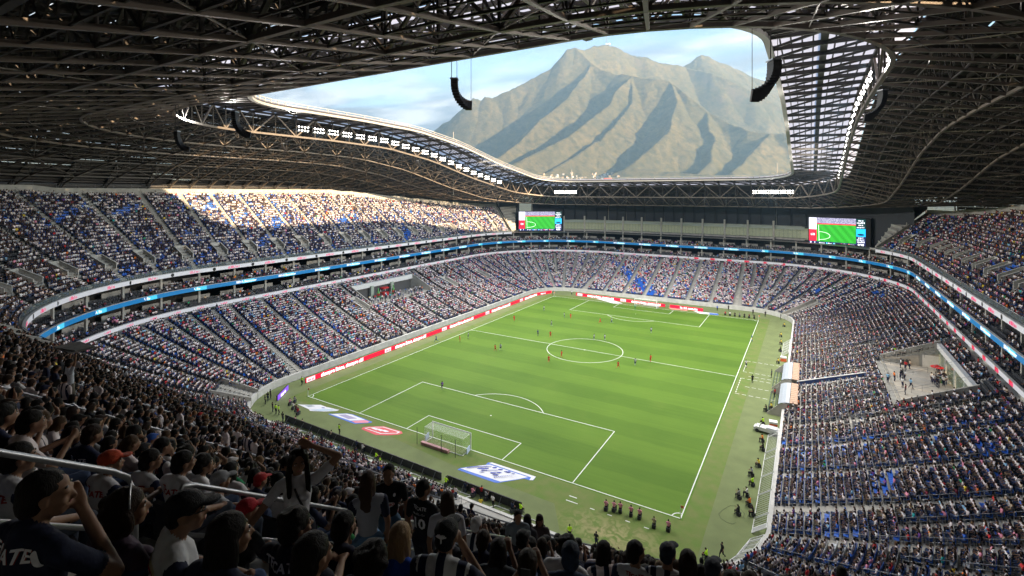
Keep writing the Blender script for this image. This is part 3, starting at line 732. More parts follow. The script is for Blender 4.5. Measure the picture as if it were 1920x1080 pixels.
def rpart(mb, name, m, par=None, **k):
    if not mb.v: return None
    o = mb.build(name, m, roof, **k); o.matrix_parent_inverse = RI; return o
# frame stations
FR = []
for c0, c1, st in ((0, S_NL0, 5.0), (S_NL0, S_NL1, 5.3), (S_NL1, S_L1, 5.1), (S_L1, S_FL1, 5.3), (S_FL1, S_F1, 5.0), (S_F1, S_FR1, 5.3), (S_FR1, S_R1, 5.1), (S_R1, S_NR1, 5.3), (S_NR1, STOT, 5.0)):
    n = max(1, round((c1 - c0) / st)); FR += [c0 + (c1 - c0) * i / n for i in range(n)]
def lerp(a, b, t): return a + (b - a) * t
for fi, s in enumerate(FR):
    mb = MB()
    lo = [rp(s, k) for k in range(7)]; up = [rp(s, k, True) for k in range(7)]
    # translucent strip rafter: from inner edge down to the light truss (single beam) and along the top
    mb.beam(lo[0], up[1], .34, .55, 0)
    # lower chord with an extra arched point near the outside
    arch = [lo[k] for k in range(1, 6)] + [P(s, 56.4, rz_(s, 5) * .55 + rz_(s, 6) * .45 - .2), P(s, RD[6], rz_(s, 6) - .6), P(s, RD[6] + .6, rz_(s, 6) - 7)]
    for a, b_ in zip(arch[:-1], arch[1:]): mb.beam(a, b_, .27, .32, 1)
    for k in range(1, 6): mb.beam(up[k], up[k + 1], .24, .36, 0)
    # webs
    for k in range(1, 6):
        mb.beam(lo[k], up[k], .2, .2, 0)
        mid_l, mid_u = lerp(lo[k], lo[k + 1], .5), lerp(up[k], up[k + 1], .5)
        mb.beam(lo[k], mid_u, .15, .15, 0); mb.beam(mid_u, lo[k + 1], .15, .15, 0); mb.beam(mid_l, mid_u, .12, .12, 0)
    rpart(mb, 'radial_truss', [M_rsteel, M_rchord])
def ringtube(k, up, w, h, m, name, dz=0.0, extra=None):
    mb = MB(); pts = []
    for s in FR + [FR[0] + STOT]:
        p = P(s, extra[0], rz_(s, 0) + extra[1]) if extra else rp(s, k, up) + Vector((0, 0, dz)); pts.append(p)
    for a, b_ in zip(pts[:-1], pts[1:]): mb.beam(a, b_, w, h)
    rpart(mb, name, m)
for k in range(1, 6): ringtube(k, False, .32 if k > 1 else .42, .32 if k > 1 else .4, M_rchord if k < 4 else M_rsteel, 'ring_chord')
for k in range(0, 7): ringtube(k, True, .35, .4, M_rsteel, 'ring_chord')
# inner edge walkway with rail
for dz, w_, nm in ((-.35, .7, 'edge_girder'), (.95, .14, 'edge_rail'), (.45, .12, 'edge_rail')): ringtube(0, False, w_, .45 if dz < 0 else w_, M_rail, nm, dz)
mb = MB()
for s in FR: mb.beam(rp(s, 0), rp(s, 0) + Vector((0, 0, 1.0)), .16, .16)
rpart(mb, 'edge_posts', M_rail)
# ring trusses (webbing between lower and upper ring chords)
for k, w_ in ((1, .26), (2, .24), (3, .22), (4, .22), (5, .22)):
    mb = MB()
    for i, s in enumerate(FR):
        s2 = FR[i + 1] if i + 1 < len(FR) else FR[0] + STOT; s2_ = s2 % STOT
        a, b_ = (rp(s, k), rp(s2_, k, True)) if i % 2 == 0 else (rp(s, k, True), rp(s2_, k))
        mb.beam(a, b_, w_, w_)
    rpart(mb, 'ring_webbing', M_rchord if k < 3 else M_rsteel)
# bracing in the lower plane: sparse diagonals across bays, plus thin tie cables
mb = MB(); mc = MB()
for i in range(0, len(FR), 2):
    s, s2 = FR[i], (FR[i + 2] if i + 2 < len(FR) else FR[(i + 2) % len(FR)] + STOT) % STOT
    for k in (1, 2, 3, 4):
        if (i // 2 + k) % 2: mc.tube([rp(s, k), rp(s2, k + 1)], .055, 5, cap=False)
        else: mc.tube([rp(s2, k), rp(s, k + 1)], .055, 5, cap=False)
        mb.beam(rp(s, k, True), rp(s2, k + 1, True), .18, .18)
rpart(mb, 'upper_bracing', M_rsteel); rpart(mc, 'tie_cables', M_rchord)
for k in (1, 2, 3, 4, 5):
    for q in (.25, .5, .75):
        mb = MB(); pts = [lerp(rp(s, k), rp(s, k + 1), q) for s in FR + [FR[0]]] if k < 5 else [lerp(rp(s, k, True), rp(s, 6, True), q) for s in FR + [FR[0]]]
        for a, b_ in zip(pts[:-1], pts[1:]): mb.beam(a, b_, .10 if q != .5 else .15)
        rpart(mb, 'secondary_ring', M_rsteel)
mb = MB()
for i, s in enumerate(FR):
    s2 = FR[(i + 1) % len(FR)]
    for k in (1, 2, 3, 4):
        a, b_, c, d_ = lerp(rp(s, k), rp(s, k + 1), .5), lerp(rp(s2, k, True), rp(s2, k + 1, True), .5), lerp(rp(s, k, True), rp(s, k + 1, True), .5), lerp(rp(s2, k), rp(s2, k + 1), .5)
        mb.beam(a, b_, .10); mb.beam(c, d_, .10)
rpart(mb, 'cross_bracing', M_rsteel)
# purlins under the translucent strip and its sheets
for q in (.1, .2, .3, .4, .5, .6, .7, .8, .9):
    mb = MB(); pts = []
    for s in FR + [FR[0]]: pts.append(lerp(rp(s, 0), rp(s, 1, True), q) + Vector((0, 0, .35)))
    for a, b_ in zip(pts[:-1], pts[1:]): mb.beam(a, b_, .16 if q != .5 else .75, .18 if q != .5 else .5)
    rpart(mb, 'purlin', M_rsteel)
for i, s in enumerate(FR):
    s2 = FR[i + 1] if i + 1 < len(FR) else FR[0]
    mb = MB(); u = Vector((0, 0, .55))
    mb.quad(rp(s, 0) + u, rp(s2, 0) + u, rp(s2, 1, True) + u, rp(s, 1, True) + u); rpart(mb, 'translucent_panel', M_poly)
    # x-bracing under the strip
mb = MB()
for i, s in enumerate(FR):
    s2 = FR[(i + 1) % len(FR)]
    mb.beam(rp(s, 0), lerp(rp(s2, 0), rp(s2, 1, True), .5), .2, .3); mb.beam(lerp(rp(s, 0), rp(s, 1, True), .5), rp(s2, 1, True), .2, .3)
rpart(mb, 'strip_bracing', M_rsteel)
# opaque skin in radial strips, with narrow slots between its sheets over the near part
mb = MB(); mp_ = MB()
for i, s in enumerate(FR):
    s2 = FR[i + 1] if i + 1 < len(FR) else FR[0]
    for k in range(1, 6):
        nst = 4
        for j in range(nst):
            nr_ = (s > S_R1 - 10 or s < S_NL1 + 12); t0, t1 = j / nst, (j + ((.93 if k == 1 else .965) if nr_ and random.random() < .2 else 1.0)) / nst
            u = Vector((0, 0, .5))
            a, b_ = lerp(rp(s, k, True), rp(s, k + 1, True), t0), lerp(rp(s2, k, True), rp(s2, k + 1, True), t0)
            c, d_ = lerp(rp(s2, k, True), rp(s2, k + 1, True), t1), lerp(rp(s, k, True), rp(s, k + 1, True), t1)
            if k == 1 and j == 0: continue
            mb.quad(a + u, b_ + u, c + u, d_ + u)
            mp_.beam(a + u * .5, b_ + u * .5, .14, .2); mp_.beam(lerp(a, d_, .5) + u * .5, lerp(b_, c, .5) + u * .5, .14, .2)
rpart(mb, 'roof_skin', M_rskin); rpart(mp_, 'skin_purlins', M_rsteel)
# translucent slots next to the light truss
mb = MB()
for i, s in enumerate(FR):
    s2 = FR[i + 1] if i + 1 < len(FR) else FR[0]; u = Vector((0, 0, .5))
    mb.quad(rp(s, 1, True) + u, rp(s2, 1, True) + u, lerp(rp(s2, 1, True), rp(s2, 2, True), .235) + u, lerp(rp(s, 1, True), rp(s, 2, True), .235) + u)
rpart(mb, 'translucent_band', M_poly)
# louvred facade behind the top rows: rows of slats with gaps that let sparks of sun through
fac = empty('facade_louvre', (0, 0, 30), label='dark slatted outer facade closing the stadium behind the top rows', cat='facade')
FI = Matrix.Translation(-Vector(fac.location)); mb = MB(); r_ = random.Random(3)
for i, s in enumerate(FR):
    s2 = FR[i + 1] if i + 1 < len(FR) else FR[0] + STOT
    if S_L1 + 30 < s < S_F1 + 32: continue
    z = 20.0
    top = rz_(s, 6) + 2.4; rr = (S_FR1 - 40 < s < S_FR1 + 70)
    while z < top:
        hgt = .98 if not rr else .93
        a, b_ = P(s, 59.3, z), P(s2, 59.3, z)
        if rr and r_.random() < .28 and z > 28:
            q = r_.uniform(.2, .8); c = lerp(a, b_, q); c2 = lerp(a, b_, q + .06)
            for p, q2 in ((a, c), (c2, b_)): mb.quad(p, q2, q2 + Vector((0, 0, hgt)), p + Vector((0, 0, hgt)))
        else: mb.quad(a, b_, b_ + Vector((0, 0, hgt)), a + Vector((0, 0, hgt)))
        z += 1.0
o = mb.build('louvre_slats', mat('facade_brown', (.085, .078, .066), .7, noise_=.3, nscale=.4), fac); o.matrix_parent_inverse = FI
mb = MB()
for s in FR:
    if S_L1 + 30 < s < S_F1 + 32: continue
    mb.beam(P(s, 59.6, 20), P(s, 59.6, rz_(s, 6) + 1), .3, .3)
o = mb.build('facade_posts', M_rsteel, fac); o.matrix_parent_inverse = FI

# ---- floodlights on the light truss (ring 1) ---------------------------------
M_lamp = mat('lit_floodlight', (1.0, .98, .90), .4, emis=5.0); M_hous = mat('lamp_housing', (.10, .10, .11), .5)
mbl = MB(); 
for k in range(8):
    a, b2 = 2 * math.pi * k / 8, 2 * math.pi * (k + 1) / 8
    mbl.poly([(0, -.01, 0), (.185 * math.cos(a), 0, .185 * math.sin(a)), (.185 * math.cos(b2), 0, .185 * math.sin(b2))], 0)
    mbl.quad((.185 * math.cos(a), 0, .185 * math.sin(a)), (.11 * math.cos(a), .42, .11 * math.sin(a)), (.11 * math.cos(b2), .42, .11 * math.sin(b2)), (.185 * math.cos(b2), 0, .185 * math.sin(b2)), 1)
lamp_me = mbl.mesh('floodlight', [M_lamp, M_hous])
nbank = 0
ORD = 'first second third fourth fifth sixth seventh eighth ninth tenth eleventh twelfth thirteenth fourteenth fifteenth sixteenth seventeenth eighteenth nineteenth twentieth twenty-first twenty-second'.split()
def bank(s, nx=5, nz=2, strong=False, where='left'):
    global nbank
    n = nrm(s); c = lerp(rp(s, 1), rp(s, 1, True), .45) - n * .3; rz = math.atan2(-n.x, n.y)     # local +Y = outward
    e = empty('floodlight_bank', tuple(c), rz, label='%s bank of lit floodlights from the near end, on the %s roof truss' % (ORD[BK[where]], where), cat='floodlight', group='lit floodlight banks on the roof truss'); BK[where] += 1
    mb = MB(); mb.box((0, .5, -.62), (nx * .72 + .3, .08, .08)); mb.box((0, .5, .62), (nx * .72 + .3, .08, .08))
    for x in (-nx * .36, 0, nx * .36): mb.box((x, .5, 0), (.08, .08, 1.4))
    mb.build('mounting_frame', M_steel, e)
    for i in range(nx):
        for j in range(nz):
            o = inst('lamp', lamp_me, e, ((i - (nx - 1) / 2) * .80, 0, (j - .5) * .80 * (1 if nz > 1 else 0) - .0))
            o.rotation_euler = (R(32), 0, R(random.uniform(-6, 6)))
    nbank += 1
BK = {'left': 0, 'right': 0, 'far left': 0, 'far right': 0}
for k in range(21): bank(S_NL1 + 12 + k * 4.25, 4, 2, where='left')
for k in range(19): bank(S_R1 - 16 - k * 4.4, 4, 2, where='right')
for k in range(3): bank(S_FL1 - 20 + k * 4.6, 5, 2, where='far left')
for k in range(4): bank(S_F1 + 4 + k * 5.2, 5, 2, where='far right')
# real light given off by the lit banks: one spread lamp per group of banks; added stand fills follow
FP = 6000
def flood(s, tx, ty):
    l = bpy.data.lights.new('flood_and_fill_spot', 'SPOT'); l.energy = FP; l.color = (1, .95, .87); l.spot_size = R(125); l.spot_blend = .6; l.shadow_soft_size = .18
    n = nrm(s); c = lerp(rp(s, 1), rp(s, 1, True), .45) - n * 1.8 - Vector((0, 0, .6))
    o = bpy.data.objects.new('flood_and_fill_spot', l); COL.objects.link(o); o.location = c; o.rotation_euler = (Vector((tx, ty, 0)) - c).to_track_quat('-Z', 'Z').to_euler()
for k in range(9): s_ = S_NL1 + 14 + k * 9.4; flood(s_, -6, P(s_, 0).y * .7)
for k in range(9): s_ = S_R1 - 18 - k * 9.4; flood(s_, 6, P(s_, 0).y * .7)
def stand_fill(s, tgt, pw, size=95):  # extra spots added on the truss to brighten the stands
    flood(s, 0, 0); o = COL.objects[-1]; o.rotation_euler = (Vector(tgt) - o.location).to_track_quat('-Z', 'Z').to_euler(); o.data.energy = pw; o.data.spot_size = R(size)
for s_, tg in ((S_NL0 + 52, (28, -104, 31)), (S_NL1 + 8, (10, -102, 29)), (S_R1 - 6, (36, -106, 32)), (S_R1 + 12, (20, -100, 27))): stand_fill(s_, tg, 3200)
for s_, tg in ((S_NL1 + 30, (58, -20, 5)), (S_NL1 + 55, (56, 10, 5)), (S_NL1 + 80, (56, 35, 5)), (S_R1 - 30, (-57, -25, 5)), (S_R1 - 55, (-57, 5, 5)), (S_FR1 + 20, (-57, 30, 5)), (S_NL1 + 70, (10, 80, 6)), (S_FR1 + 35, (-10, 80, 6))): stand_fill(s_, tg, 7500)
flood(S_FL1 - 14, -8, 10); flood(S_F1 + 12, 8, 10)

# ---- line-array speakers --------------------------------------------------------
M_spk = mat('speaker_black', (.022, .021, .022), .55, noise_=.3, nscale=6)
cabme = MB(); cabme.box((0, 0, 0), (1.35, .9, .34)); cabme.box((0, -.46, 0), (1.2, .04, .26)); cab = cabme.mesh('speaker_cabinet', M_spk)
def line_array(px, py, t, nc, sc_, flip, label, turn=88, roofz=None):
    """curved J of cabinets; top at the pixel ray distance t"""
    fwd = Vector((-.5143, .8576, 0)); rt = Vector((.8576, .5143, 0))
    top = CAM + (fwd + rt * ((px - 960) / 928.17) + Vector((0, 0, (360.8 - py) / 928.17))) * t
    rz = math.atan2(rt.y, rt.x)
    e = empty('speaker_array', tuple(top), rz, label=label, cat='speaker', group='curved speaker arrays hanging from the roof')
    x, z, ang = 0.0, 0.0, 0.0
    for k in range(nc):
        o = inst('speaker_cabinet', cab, e, (x, 0, z)); o.rotation_euler = (0, -flip * ang, R(90)); o.scale = (sc_, sc_, sc_)
        ang = R(turn) * (k / nc) ** 1.35
        x += flip * math.sin(ang) * .36 * sc_; z -= math.cos(ang) * .36 * sc_
    mb = MB(); mb.box((0, 0, .28 * sc_), (1.1 * sc_, 1.5 * sc_, .12)); mb.build('bumper_frame', M_steel, e)
    H = (roofz or 54) - top.z
    mb = MB(); mb.tube([(-.4 * sc_, 0, .3), (-.4 * sc_, 0, H)], .045, 5); mb.tube([(.35 * sc_, 0, .3), (.35 * sc_, 0, H)], .03, 5); mb.tube([(x, 0, z), (x, 0, H)], .025, 5); mb.build('hanging_cables', M_rsteel, e)
line_array(852, 152, 56, 13, .80, 1, 'big curved speaker array hanging against the sky left of the mountain')
line_array(1452, 118, 42, 13, .80, -1, 'big curved speaker array hanging in front of the pale roof strip')
line_array(440, 212, 62, 18, .58, 1, 'curved speaker array hanging before the left truss end', roofz=53)
line_array(332, 248, 68, 18, .50, 1, 'smaller curved speaker array under the left roof corner', roofz=51)
line_array(1655, 172, 60, 18, .66, -1, 'curved speaker array hanging beside the right light truss', roofz=52)
for k, (px, py, t) in enumerate(((530, 270, 100), (783, 302, 125), (928, 345, 150))): line_array(px, py, t, 10, .42, 1, ('first', 'second', 'third')[k] + ' small pale speaker cluster from the left under the left roof', roofz=rz_(S_NL1 + 51, 2) if k < 2 else 42)
line_array(1596, 272, 130, 10, .6, -1, 'far small curved speaker beside the lower right truss', roofz=47)
# small box lights hanging from the near opening edge
for k, (px, py) in enumerate(((700, 136), (832, 112), (990, 84), (1102, 70), (592, 152))):
    fwd = Vector((-.5143, .8576, 0)); rt = Vector((.8576, .5143, 0)); d = fwd + rt * ((px - 960) / 928.17) + Vector((0, 0, (360.8 - py) / 928.17)); t = (-65.5 - CAM.y) / d.y; p = CAM + d * t
    e = empty('hanging_spotlight', tuple(p), rng.uniform(-.4, .4), label='small dark box spotlight hung from the near roof edge, %s from the left' % ('second', 'third', 'fourth', 'rightmost', 'leftmost')[k], cat='spotlight', group='box spotlights on the near roof edge')
    mb = MB(); mb.box((0, 0, 0), (.8, .6, .55)); mb.build('housing', M_hous, e)
    mb = MB(); mb.tube([(0, 0, .27), (0, 0, 1.6)], .05, 5); mb.build('bracket', M_rsteel, e)
# ---------------------------------------------------------------- mountain
# terrain built from ridge lines: height = highest of (ridge height - slope * distance), eroded with noise
def mpt(px, py, t):
    fwd = Vector((-.5143, .8576, 0)); rt = Vector((.8576, .5143, 0))
    return CAM + (fwd + rt * ((px - 960) / 928.17) + Vector((0, 0, (360.8 - py) / 928.17))) * t
RIDG = [  # (list of (photo x, photo y, distance m), side slope)
    ([(790, 262, 6600), (820, 244, 6500), (850, 226, 6450), (880, 196, 6400), (893, 182, 6400), (912, 186, 6400), (918, 178, 6400), (932, 181, 6450), (960, 168, 6500), (1000, 146, 6600), (1035, 126, 6650), (1050, 108, 6700), (1062, 93, 6750), (1078, 90, 6750), (1096, 94, 6800), (1112, 86, 6900), (1140, 84, 6950), (1160, 90, 6950), (1192, 105, 6950), (1216, 107, 6900), (1240, 118, 6900), (1282, 127, 7000), (1330, 140, 6700), (1400, 168, 6400), (1480, 200, 6200)], 0.98),
    ([(1262, 135, 7300), (1282, 126, 7300), (1302, 114, 7300), (1318, 104, 7300), (1332, 105, 7300), (1350, 113, 7300), (1380, 122, 7300), (1412, 138, 7300), (1440, 155, 7300), (1500, 180, 7300)], 0.85),
    ([(1078, 90, 6750), (1110, 118, 6400), (1150, 138, 6100), (1181, 143, 5900), (1215, 147, 5700), (1247, 150, 5600), (1280, 178, 5300), (1317, 208, 5100), (1352, 228, 4900), (1391, 244, 4700), (1430, 249, 4600), (1475, 254, 4500), (1530, 262, 4400)], 0.80),
    ([(1181, 143, 5900), (1150, 172, 5500), (1121, 207, 5150), (1066, 252, 4700), (1028, 276, 4400), (996, 292, 4250), (940, 318, 4050)], 0.80),
    ([(1181, 143, 5900), (1178, 190, 5350), (1158, 222, 5000), (1120, 262, 4600), (1078, 292, 4350), (1024, 322, 4100), (1000, 335, 4000)], 0.80),
    ([(1247, 150, 5600), (1262, 200, 5000), (1250, 240, 4650), (1215, 285, 4300), (1180, 312, 4100), (1140, 333, 3950)], 0.78),
    ([(1317, 208, 5100), (1330, 262, 4500), (1322, 300, 4200), (1300, 330, 3950)], 0.72),
    ([(1430, 249, 4600), (1400, 290, 4200), (1362, 322, 3950), (1340, 338, 3900)], 0.72),
    ([(1112, 120, 6400), (1075, 165, 5900), (1052, 190, 5600), (1020, 218, 5300), (975, 262, 4850), (940, 290, 4500), (900, 312, 4250)], 0.82),
    ([(1181, 312, 4080), (1230, 322, 4000), (1290, 326, 3900), (1380, 333, 3800), (1480, 338, 3700)], 0.42),
    ([(900, 318, 4150), (980, 330, 3980), (1060, 334, 3900), (1140, 338, 3850)], 0.36),
]
def build_mountain():
    pts = [(np.array([list(mpt(*q)) for q in line]), sl) for line, sl in RIDG]
    # grid in a frame turned towards the mountain
    f = np.array([-.5143, .8576]); r = np.array([.8576, .5143]); NX, NY = 620, 420
    u = np.linspace(-1800, 5200, NX); v = np.linspace(2600, 9800, NY); U, V = np.meshgrid(u, v)
    X = CAM.x + f[0] * V + r[0] * U; Y = CAM.y + f[1] * V + r[1] * U
    # domain warp so the ridges wander
    def vn(x, y, sc, seed, oct_=4):
        out_ = np.zeros_like(x); amp = 1; tot = 0
        for o in range(oct_):
            g = np.random.default_rng(seed + o).random((257, 257)); xs = (x / sc * (2 ** o)) % 256; ys = (y / sc * (2 ** o)) % 256
            xi, yi = xs.astype(int), ys.astype(int); fx, fy = xs - xi, ys - yi; fx = fx * fx * (3 - 2 * fx); fy = fy * fy * (3 - 2 * fy)
            a = g[xi, yi] * (1 - fx) * (1 - fy) + g[xi + 1, yi] * fx * (1 - fy) + g[xi, yi + 1] * (1 - fx) * fy + g[xi + 1, yi + 1] * fx * fy
            out_ += amp * (a * 2 - 1); tot += amp; amp *= .5
        return out_ / tot
    wx = X + 140 * vn(X, Y, 900, 11) ; wy_ = Y + 140 * vn(X, Y, 900, 31)
    Hh = np.clip((V - 3000) * .075, -60, 260)
    for line, sl in pts:
        for a, b_ in zip(line[:-1], line[1:]):
            d = b_[:2] - a[:2]; L2 = (d ** 2).sum(); t = np.clip(((wx - a[0]) * d[0] + (wy_ - a[1]) * d[1]) / L2, 0, 1)
            dist = np.hypot(wx - a[0] - d[0] * t, wy_ - a[1] - d[1] * t); h = a[2] + (b_[2] - a[2]) * t
            # concave flanks: steep at the crest, gentle near the foot
            hh = h - sl * 1.30 * dist * (1.0 - .2 * np.clip(dist / 1800, 0, 1))
            Hh = np.maximum(Hh, hh)
    # gullies and roughness grow with height
    rg = 1 - np.abs(vn(X, Y, 330, 51, 5)); rg2 = 1 - np.abs(vn(X, Y, 120, 71, 4))
    k = np.clip((Hh - 20) / 500, 0, 1)
    Hh = Hh - k * (22 * (1 - rg) * 1.5 + 8 * (1 - rg2)) + k * 8 * vn(X, Y, 70, 91, 4) + 8
    vv = np.stack([X, Y, Hh], -1).reshape(-1, 3)
    idx = np.arange(NX * NY).reshape(NY, NX); q = np.stack([idx[:-1, :-1], idx[:-1, 1:], idx[1:, 1:], idx[1:, :-1]], -1).reshape(-1, 4)
    me = bpy.data.meshes.new('mountain'); me.vertices.add(len(vv)); me.vertices.foreach_set('co', vv.ravel())
    me.loops.add(q.size); me.loops.foreach_set('vertex_index', q.ravel().astype(np.int32)); me.polygons.add(len(q)); me.polygons.foreach_set('loop_start', np.arange(0, q.size, 4, dtype=np.int32)); me.polygons.foreach_set('loop_total', np.full(len(q), 4, np.int32))
    me.update(calc_edges=True); me.polygons.foreach_set('use_smooth', [True] * len(q)); return me
m = bpy.data.materials.new('scrub_mountain'); m.use_nodes = True; t = m.node_tree; b = t.nodes['Principled BSDF']; b.inputs['Roughness'].default_value = .95; b.inputs['Specular IOR Level'].default_value = .1
g = t.nodes.new('ShaderNodeNewGeometry'); n1 = t.nodes.new('ShaderNodeTexNoise'); n1.inputs['Scale'].default_value = .016; n1.inputs['Detail'].default_value = 12; n1.inputs['Roughness'].default_value = .82; t.links.new(g.outputs['Position'], n1.inputs['Vector'])
n2 = t.nodes.new('ShaderNodeTexNoise'); n2.inputs['Scale'].default_value = .0016; n2.inputs['Detail'].default_value = 5; t.links.new(g.outputs['Position'], n2.inputs['Vector'])
c1 = t.nodes.new('ShaderNodeValToRGB'); t.links.new(n1.outputs[0], c1.inputs[0]); c1.color_ramp.elements[0].position = .42; c1.color_ramp.elements[1].position = .58
c1.color_ramp.elements[0].color = (.040, .044, .020, 1); c1.color_ramp.elements[1].color = (.25, .185, .085, 1)
c2 = t.nodes.new('ShaderNodeMix'); c2.data_type = 'RGBA'; t.links.new(n2.outputs[0], c2.inputs[0]); t.links.new(c1.outputs[0], c2.inputs[6]); c2.inputs[7].default_value = (.085, .085, .042, 1)
sp = t.nodes.new('ShaderNodeSeparateXYZ'); t.links.new(g.outputs['Normal'], sp.inputs[0]); mr = t.nodes.new('ShaderNodeMapRange'); t.links.new(sp.outputs[2], mr.inputs[0]); mr.inputs[1].default_value = .42; mr.inputs[2].default_value = .55; mr.inputs[3].default_value = 1; mr.inputs[4].default_value = 0
c3 = t.nodes.new('ShaderNodeMix'); c3.data_type = 'RGBA'; t.links.new(mr.outputs[0], c3.inputs[0]); t.links.new(c2.outputs[2], c3.inputs[6]); c3.inputs[7].default_value = (.15, .12, .095, 1); t.links.new(c3.outputs[2], b.inputs['Base Color'])
bp = t.nodes.new('ShaderNodeBump'); bp.inputs['Strength'].default_value = .9; bp.inputs['Distance'].default_value = 12; t.links.new(n1.outputs[0], bp.inputs['Height']); t.links.new(bp.outputs[0], b.inputs['Normal'])
mm = build_mountain(); mm.materials.append(m); mo = bpy.data.objects.new('mountain', mm); link(mo); mo['kind'] = 'structure'
MT = BVHTree.FromPolygons([v.co[:] for v in mm.vertices], [p.vertices[:] for p in mm.polygons])
# mast on the summit, foot-hill houses, far billboard
pm = mpt(1137, 90, 6930); h = MT.ray_cast(Vector((pm.x, pm.y, 5000)), Vector((0, 0, -1)))[0] or pm
e = empty('radio_mast', tuple(h), label='thin radio mast on the mountain summit', cat='mast'); b = MB(); b.tube([(0, 0, -20), (0, 0, 150)], 3.0, 5); b.build('mast', M_rchord, e); b = MB(); b.box((20, 0, 12), (60, 30, 26)); b.build('station_building', M_white, e)
r2 = random.Random(5); hm = [mat('house_white', (.6, .58, .54), .8), mat('house_ochre', (.45, .34, .22), .8), mat('house_roof', (.38, .2, .14), .8)]
n = 0
for k in range(60):
    px = r2.choice((r2.gauss(1085, 22), r2.gauss(1135, 14), r2.gauss(1050, 20))); py = r2.uniform(325, 339); tt = None
    d = mpt(px, py, 1000) - CAM; hit = MT.ray_cast(CAM, d.normalized(), 9000)
    if not hit[0]: continue
    p = hit[0]; sx, sy, sz = r2.uniform(9, 24), r2.uniform(9, 16), r2.uniform(6, 13); e = empty('hill_house', tuple(p), r2.uniform(0, 3), label='small pale house low on the mountain foot above the far roof edge', cat='house', group='houses on the foot of the mountain')
    b = MB(); b.box((0, 0, sz / 2 - 4), (sx, sy, sz + 8)); b.build('wall', hm[k % 2], e); b = MB(); b.box((0, 0, sz + .5), (sx + 1.5, sy + 1.5, 1.2)); b.build('roof', hm[2] if k % 3 == 0 else hm[0], e); n += 1
for px, lab, c in ((1140, 'red and white billboard on a roof beyond the far stand', (.6, .05, .06)),):
    p = mpt(px, 338.5, 900); e = empty('billboard', tuple(p), .54, label=lab, cat='billboard')
    b = MB(); b.box((0, 0, 1.5), (14, .6, 5)); b.build('red_panel', mat('billboard_red', c), e); b = MB(); b.box((-10.5, 0, 1.2), (7, .6, 4)); b.build('white_panel', M_white, e); b = MB(); b.tube([(0, 0, -1), (0, 0, -60)], .8, 6); b.build('post', M_rsteel, e)
# thin poles with flags outside the far roof
for px, py0, t_ in ((1072, 318, 215), (1457, 306, 205), (850, 247, 190)):
    p = mpt(px, 346, t_); q = mpt(px, py0, t_); b = MB(); b.tube([p - Vector((0, 0, 4)), q], .13, 6); o = b.build('thin_pole', M_rail); tag(o, 'thin pale pole rising above the far roof edge' if px > 900 and px < 1200 else 'thin pale pole above the right end of the far roof' if px > 1200 else 'thin pale pole above the left roof slope', 'pole')
# haze
hz = bpy.data.materials.new('haze'); hz.use_nodes = True; t = hz.node_tree
for n_ in list(t.nodes): t.nodes.remove(n_)
o_ = t.nodes.new('ShaderNodeOutputMaterial'); pv = t.nodes.new('ShaderNodeVolumePrincipled'); pv.inputs['Color'].default_value = (.40, .68, 1.0, 1); pv.inputs['Density'].default_value = 0.95e-4; pv.inputs['Anisotropy'].default_value = .2
t.links.new(pv.outputs[0], o_.inputs['Volume'])
b = MB(); b.box((-2000, 3850, 1064), (13000, 12700, 2132)); ho = b.build('haze', hz, kind='stuff'); HAZE = ho
# ---------------------------------------------------------------- people
def attr_mat(name, attr, rough=.85, bump=.35, bscale=14, pat=False, spec=.25):
    m = bpy.data.materials.new(name); m.use_nodes = True; t = m.node_tree; b = t.nodes['Principled BSDF']; b.inputs['Roughness'].default_value = rough; b.inputs['Specular IOR Level'].default_value = spec
    a = t.nodes.new('ShaderNodeAttribute'); a.attribute_type = 'INSTANCER'; a.attribute_name = attr; col = a.outputs['Color']
    tcn = t.nodes.new('ShaderNodeTexCoord')
    if pat:
        sp = t.nodes.new('ShaderNodeSeparateXYZ'); t.links.new(tcn.outputs['Object'], sp.inputs[0])
        mm_ = t.nodes.new('ShaderNodeMath'); mm_.operation = 'MULTIPLY'; t.links.new(sp.outputs[0], mm_.inputs[0]); mm_.inputs[1].default_value = 42
        si = t.nodes.new('ShaderNodeMath'); si.operation = 'COSINE'; t.links.new(mm_.outputs[0], si.inputs[0])
        gt = t.nodes.new('ShaderNodeMath'); gt.operation = 'GREATER_THAN'; t.links.new(si.outputs[0], gt.inputs[0]); gt.inputs[1].default_value = .25
        pa = t.nodes.new('ShaderNodeAttribute'); pa.attribute_type = 'INSTANCER'; pa.attribute_name = 'pat'
        ml = t.nodes.new('ShaderNodeMath'); ml.operation = 'MULTIPLY'; t.links.new(gt.outputs[0], ml.inputs[0]); t.links.new(pa.outputs['Fac'], ml.inputs[1])
        x = t.nodes.new('ShaderNodeMix'); x.data_type = 'RGBA'; t.links.new(ml.outputs[0], x.inputs[0]); t.links.new(col, x.inputs[6]); x.inputs[7].default_value = (.012, .018, .05, 1); col = x.outputs[2]
    t.links.new(col, b.inputs['Base Color'])
    n = t.nodes.new('ShaderNodeTexNoise'); n.inputs['Scale'].default_value = bscale; n.inputs['Detail'].default_value = 3; t.links.new(tcn.outputs['Object'], n.inputs['Vector'])
    bp = t.nodes.new('ShaderNodeBump'); bp.inputs['Strength'].default_value = bump; bp.inputs['Distance'].default_value = .03; t.links.new(n.outputs[0], bp.inputs['Height']); t.links.new(bp.outputs[0], b.inputs['Normal'])
    return m
M_skin = mat('skin', (.27, .145, .088), .6, noise_=.12, nscale=20); M_shirt = attr_mat('shirt_cloth', 'shirt', pat=True); M_sleeve = attr_mat('sleeve_cloth', 'sleeve'); M_pants = attr_mat('trouser_cloth', 'pants')
M_hair = attr_mat('hair', 'hair', .6, .6, 1, spec=.16)
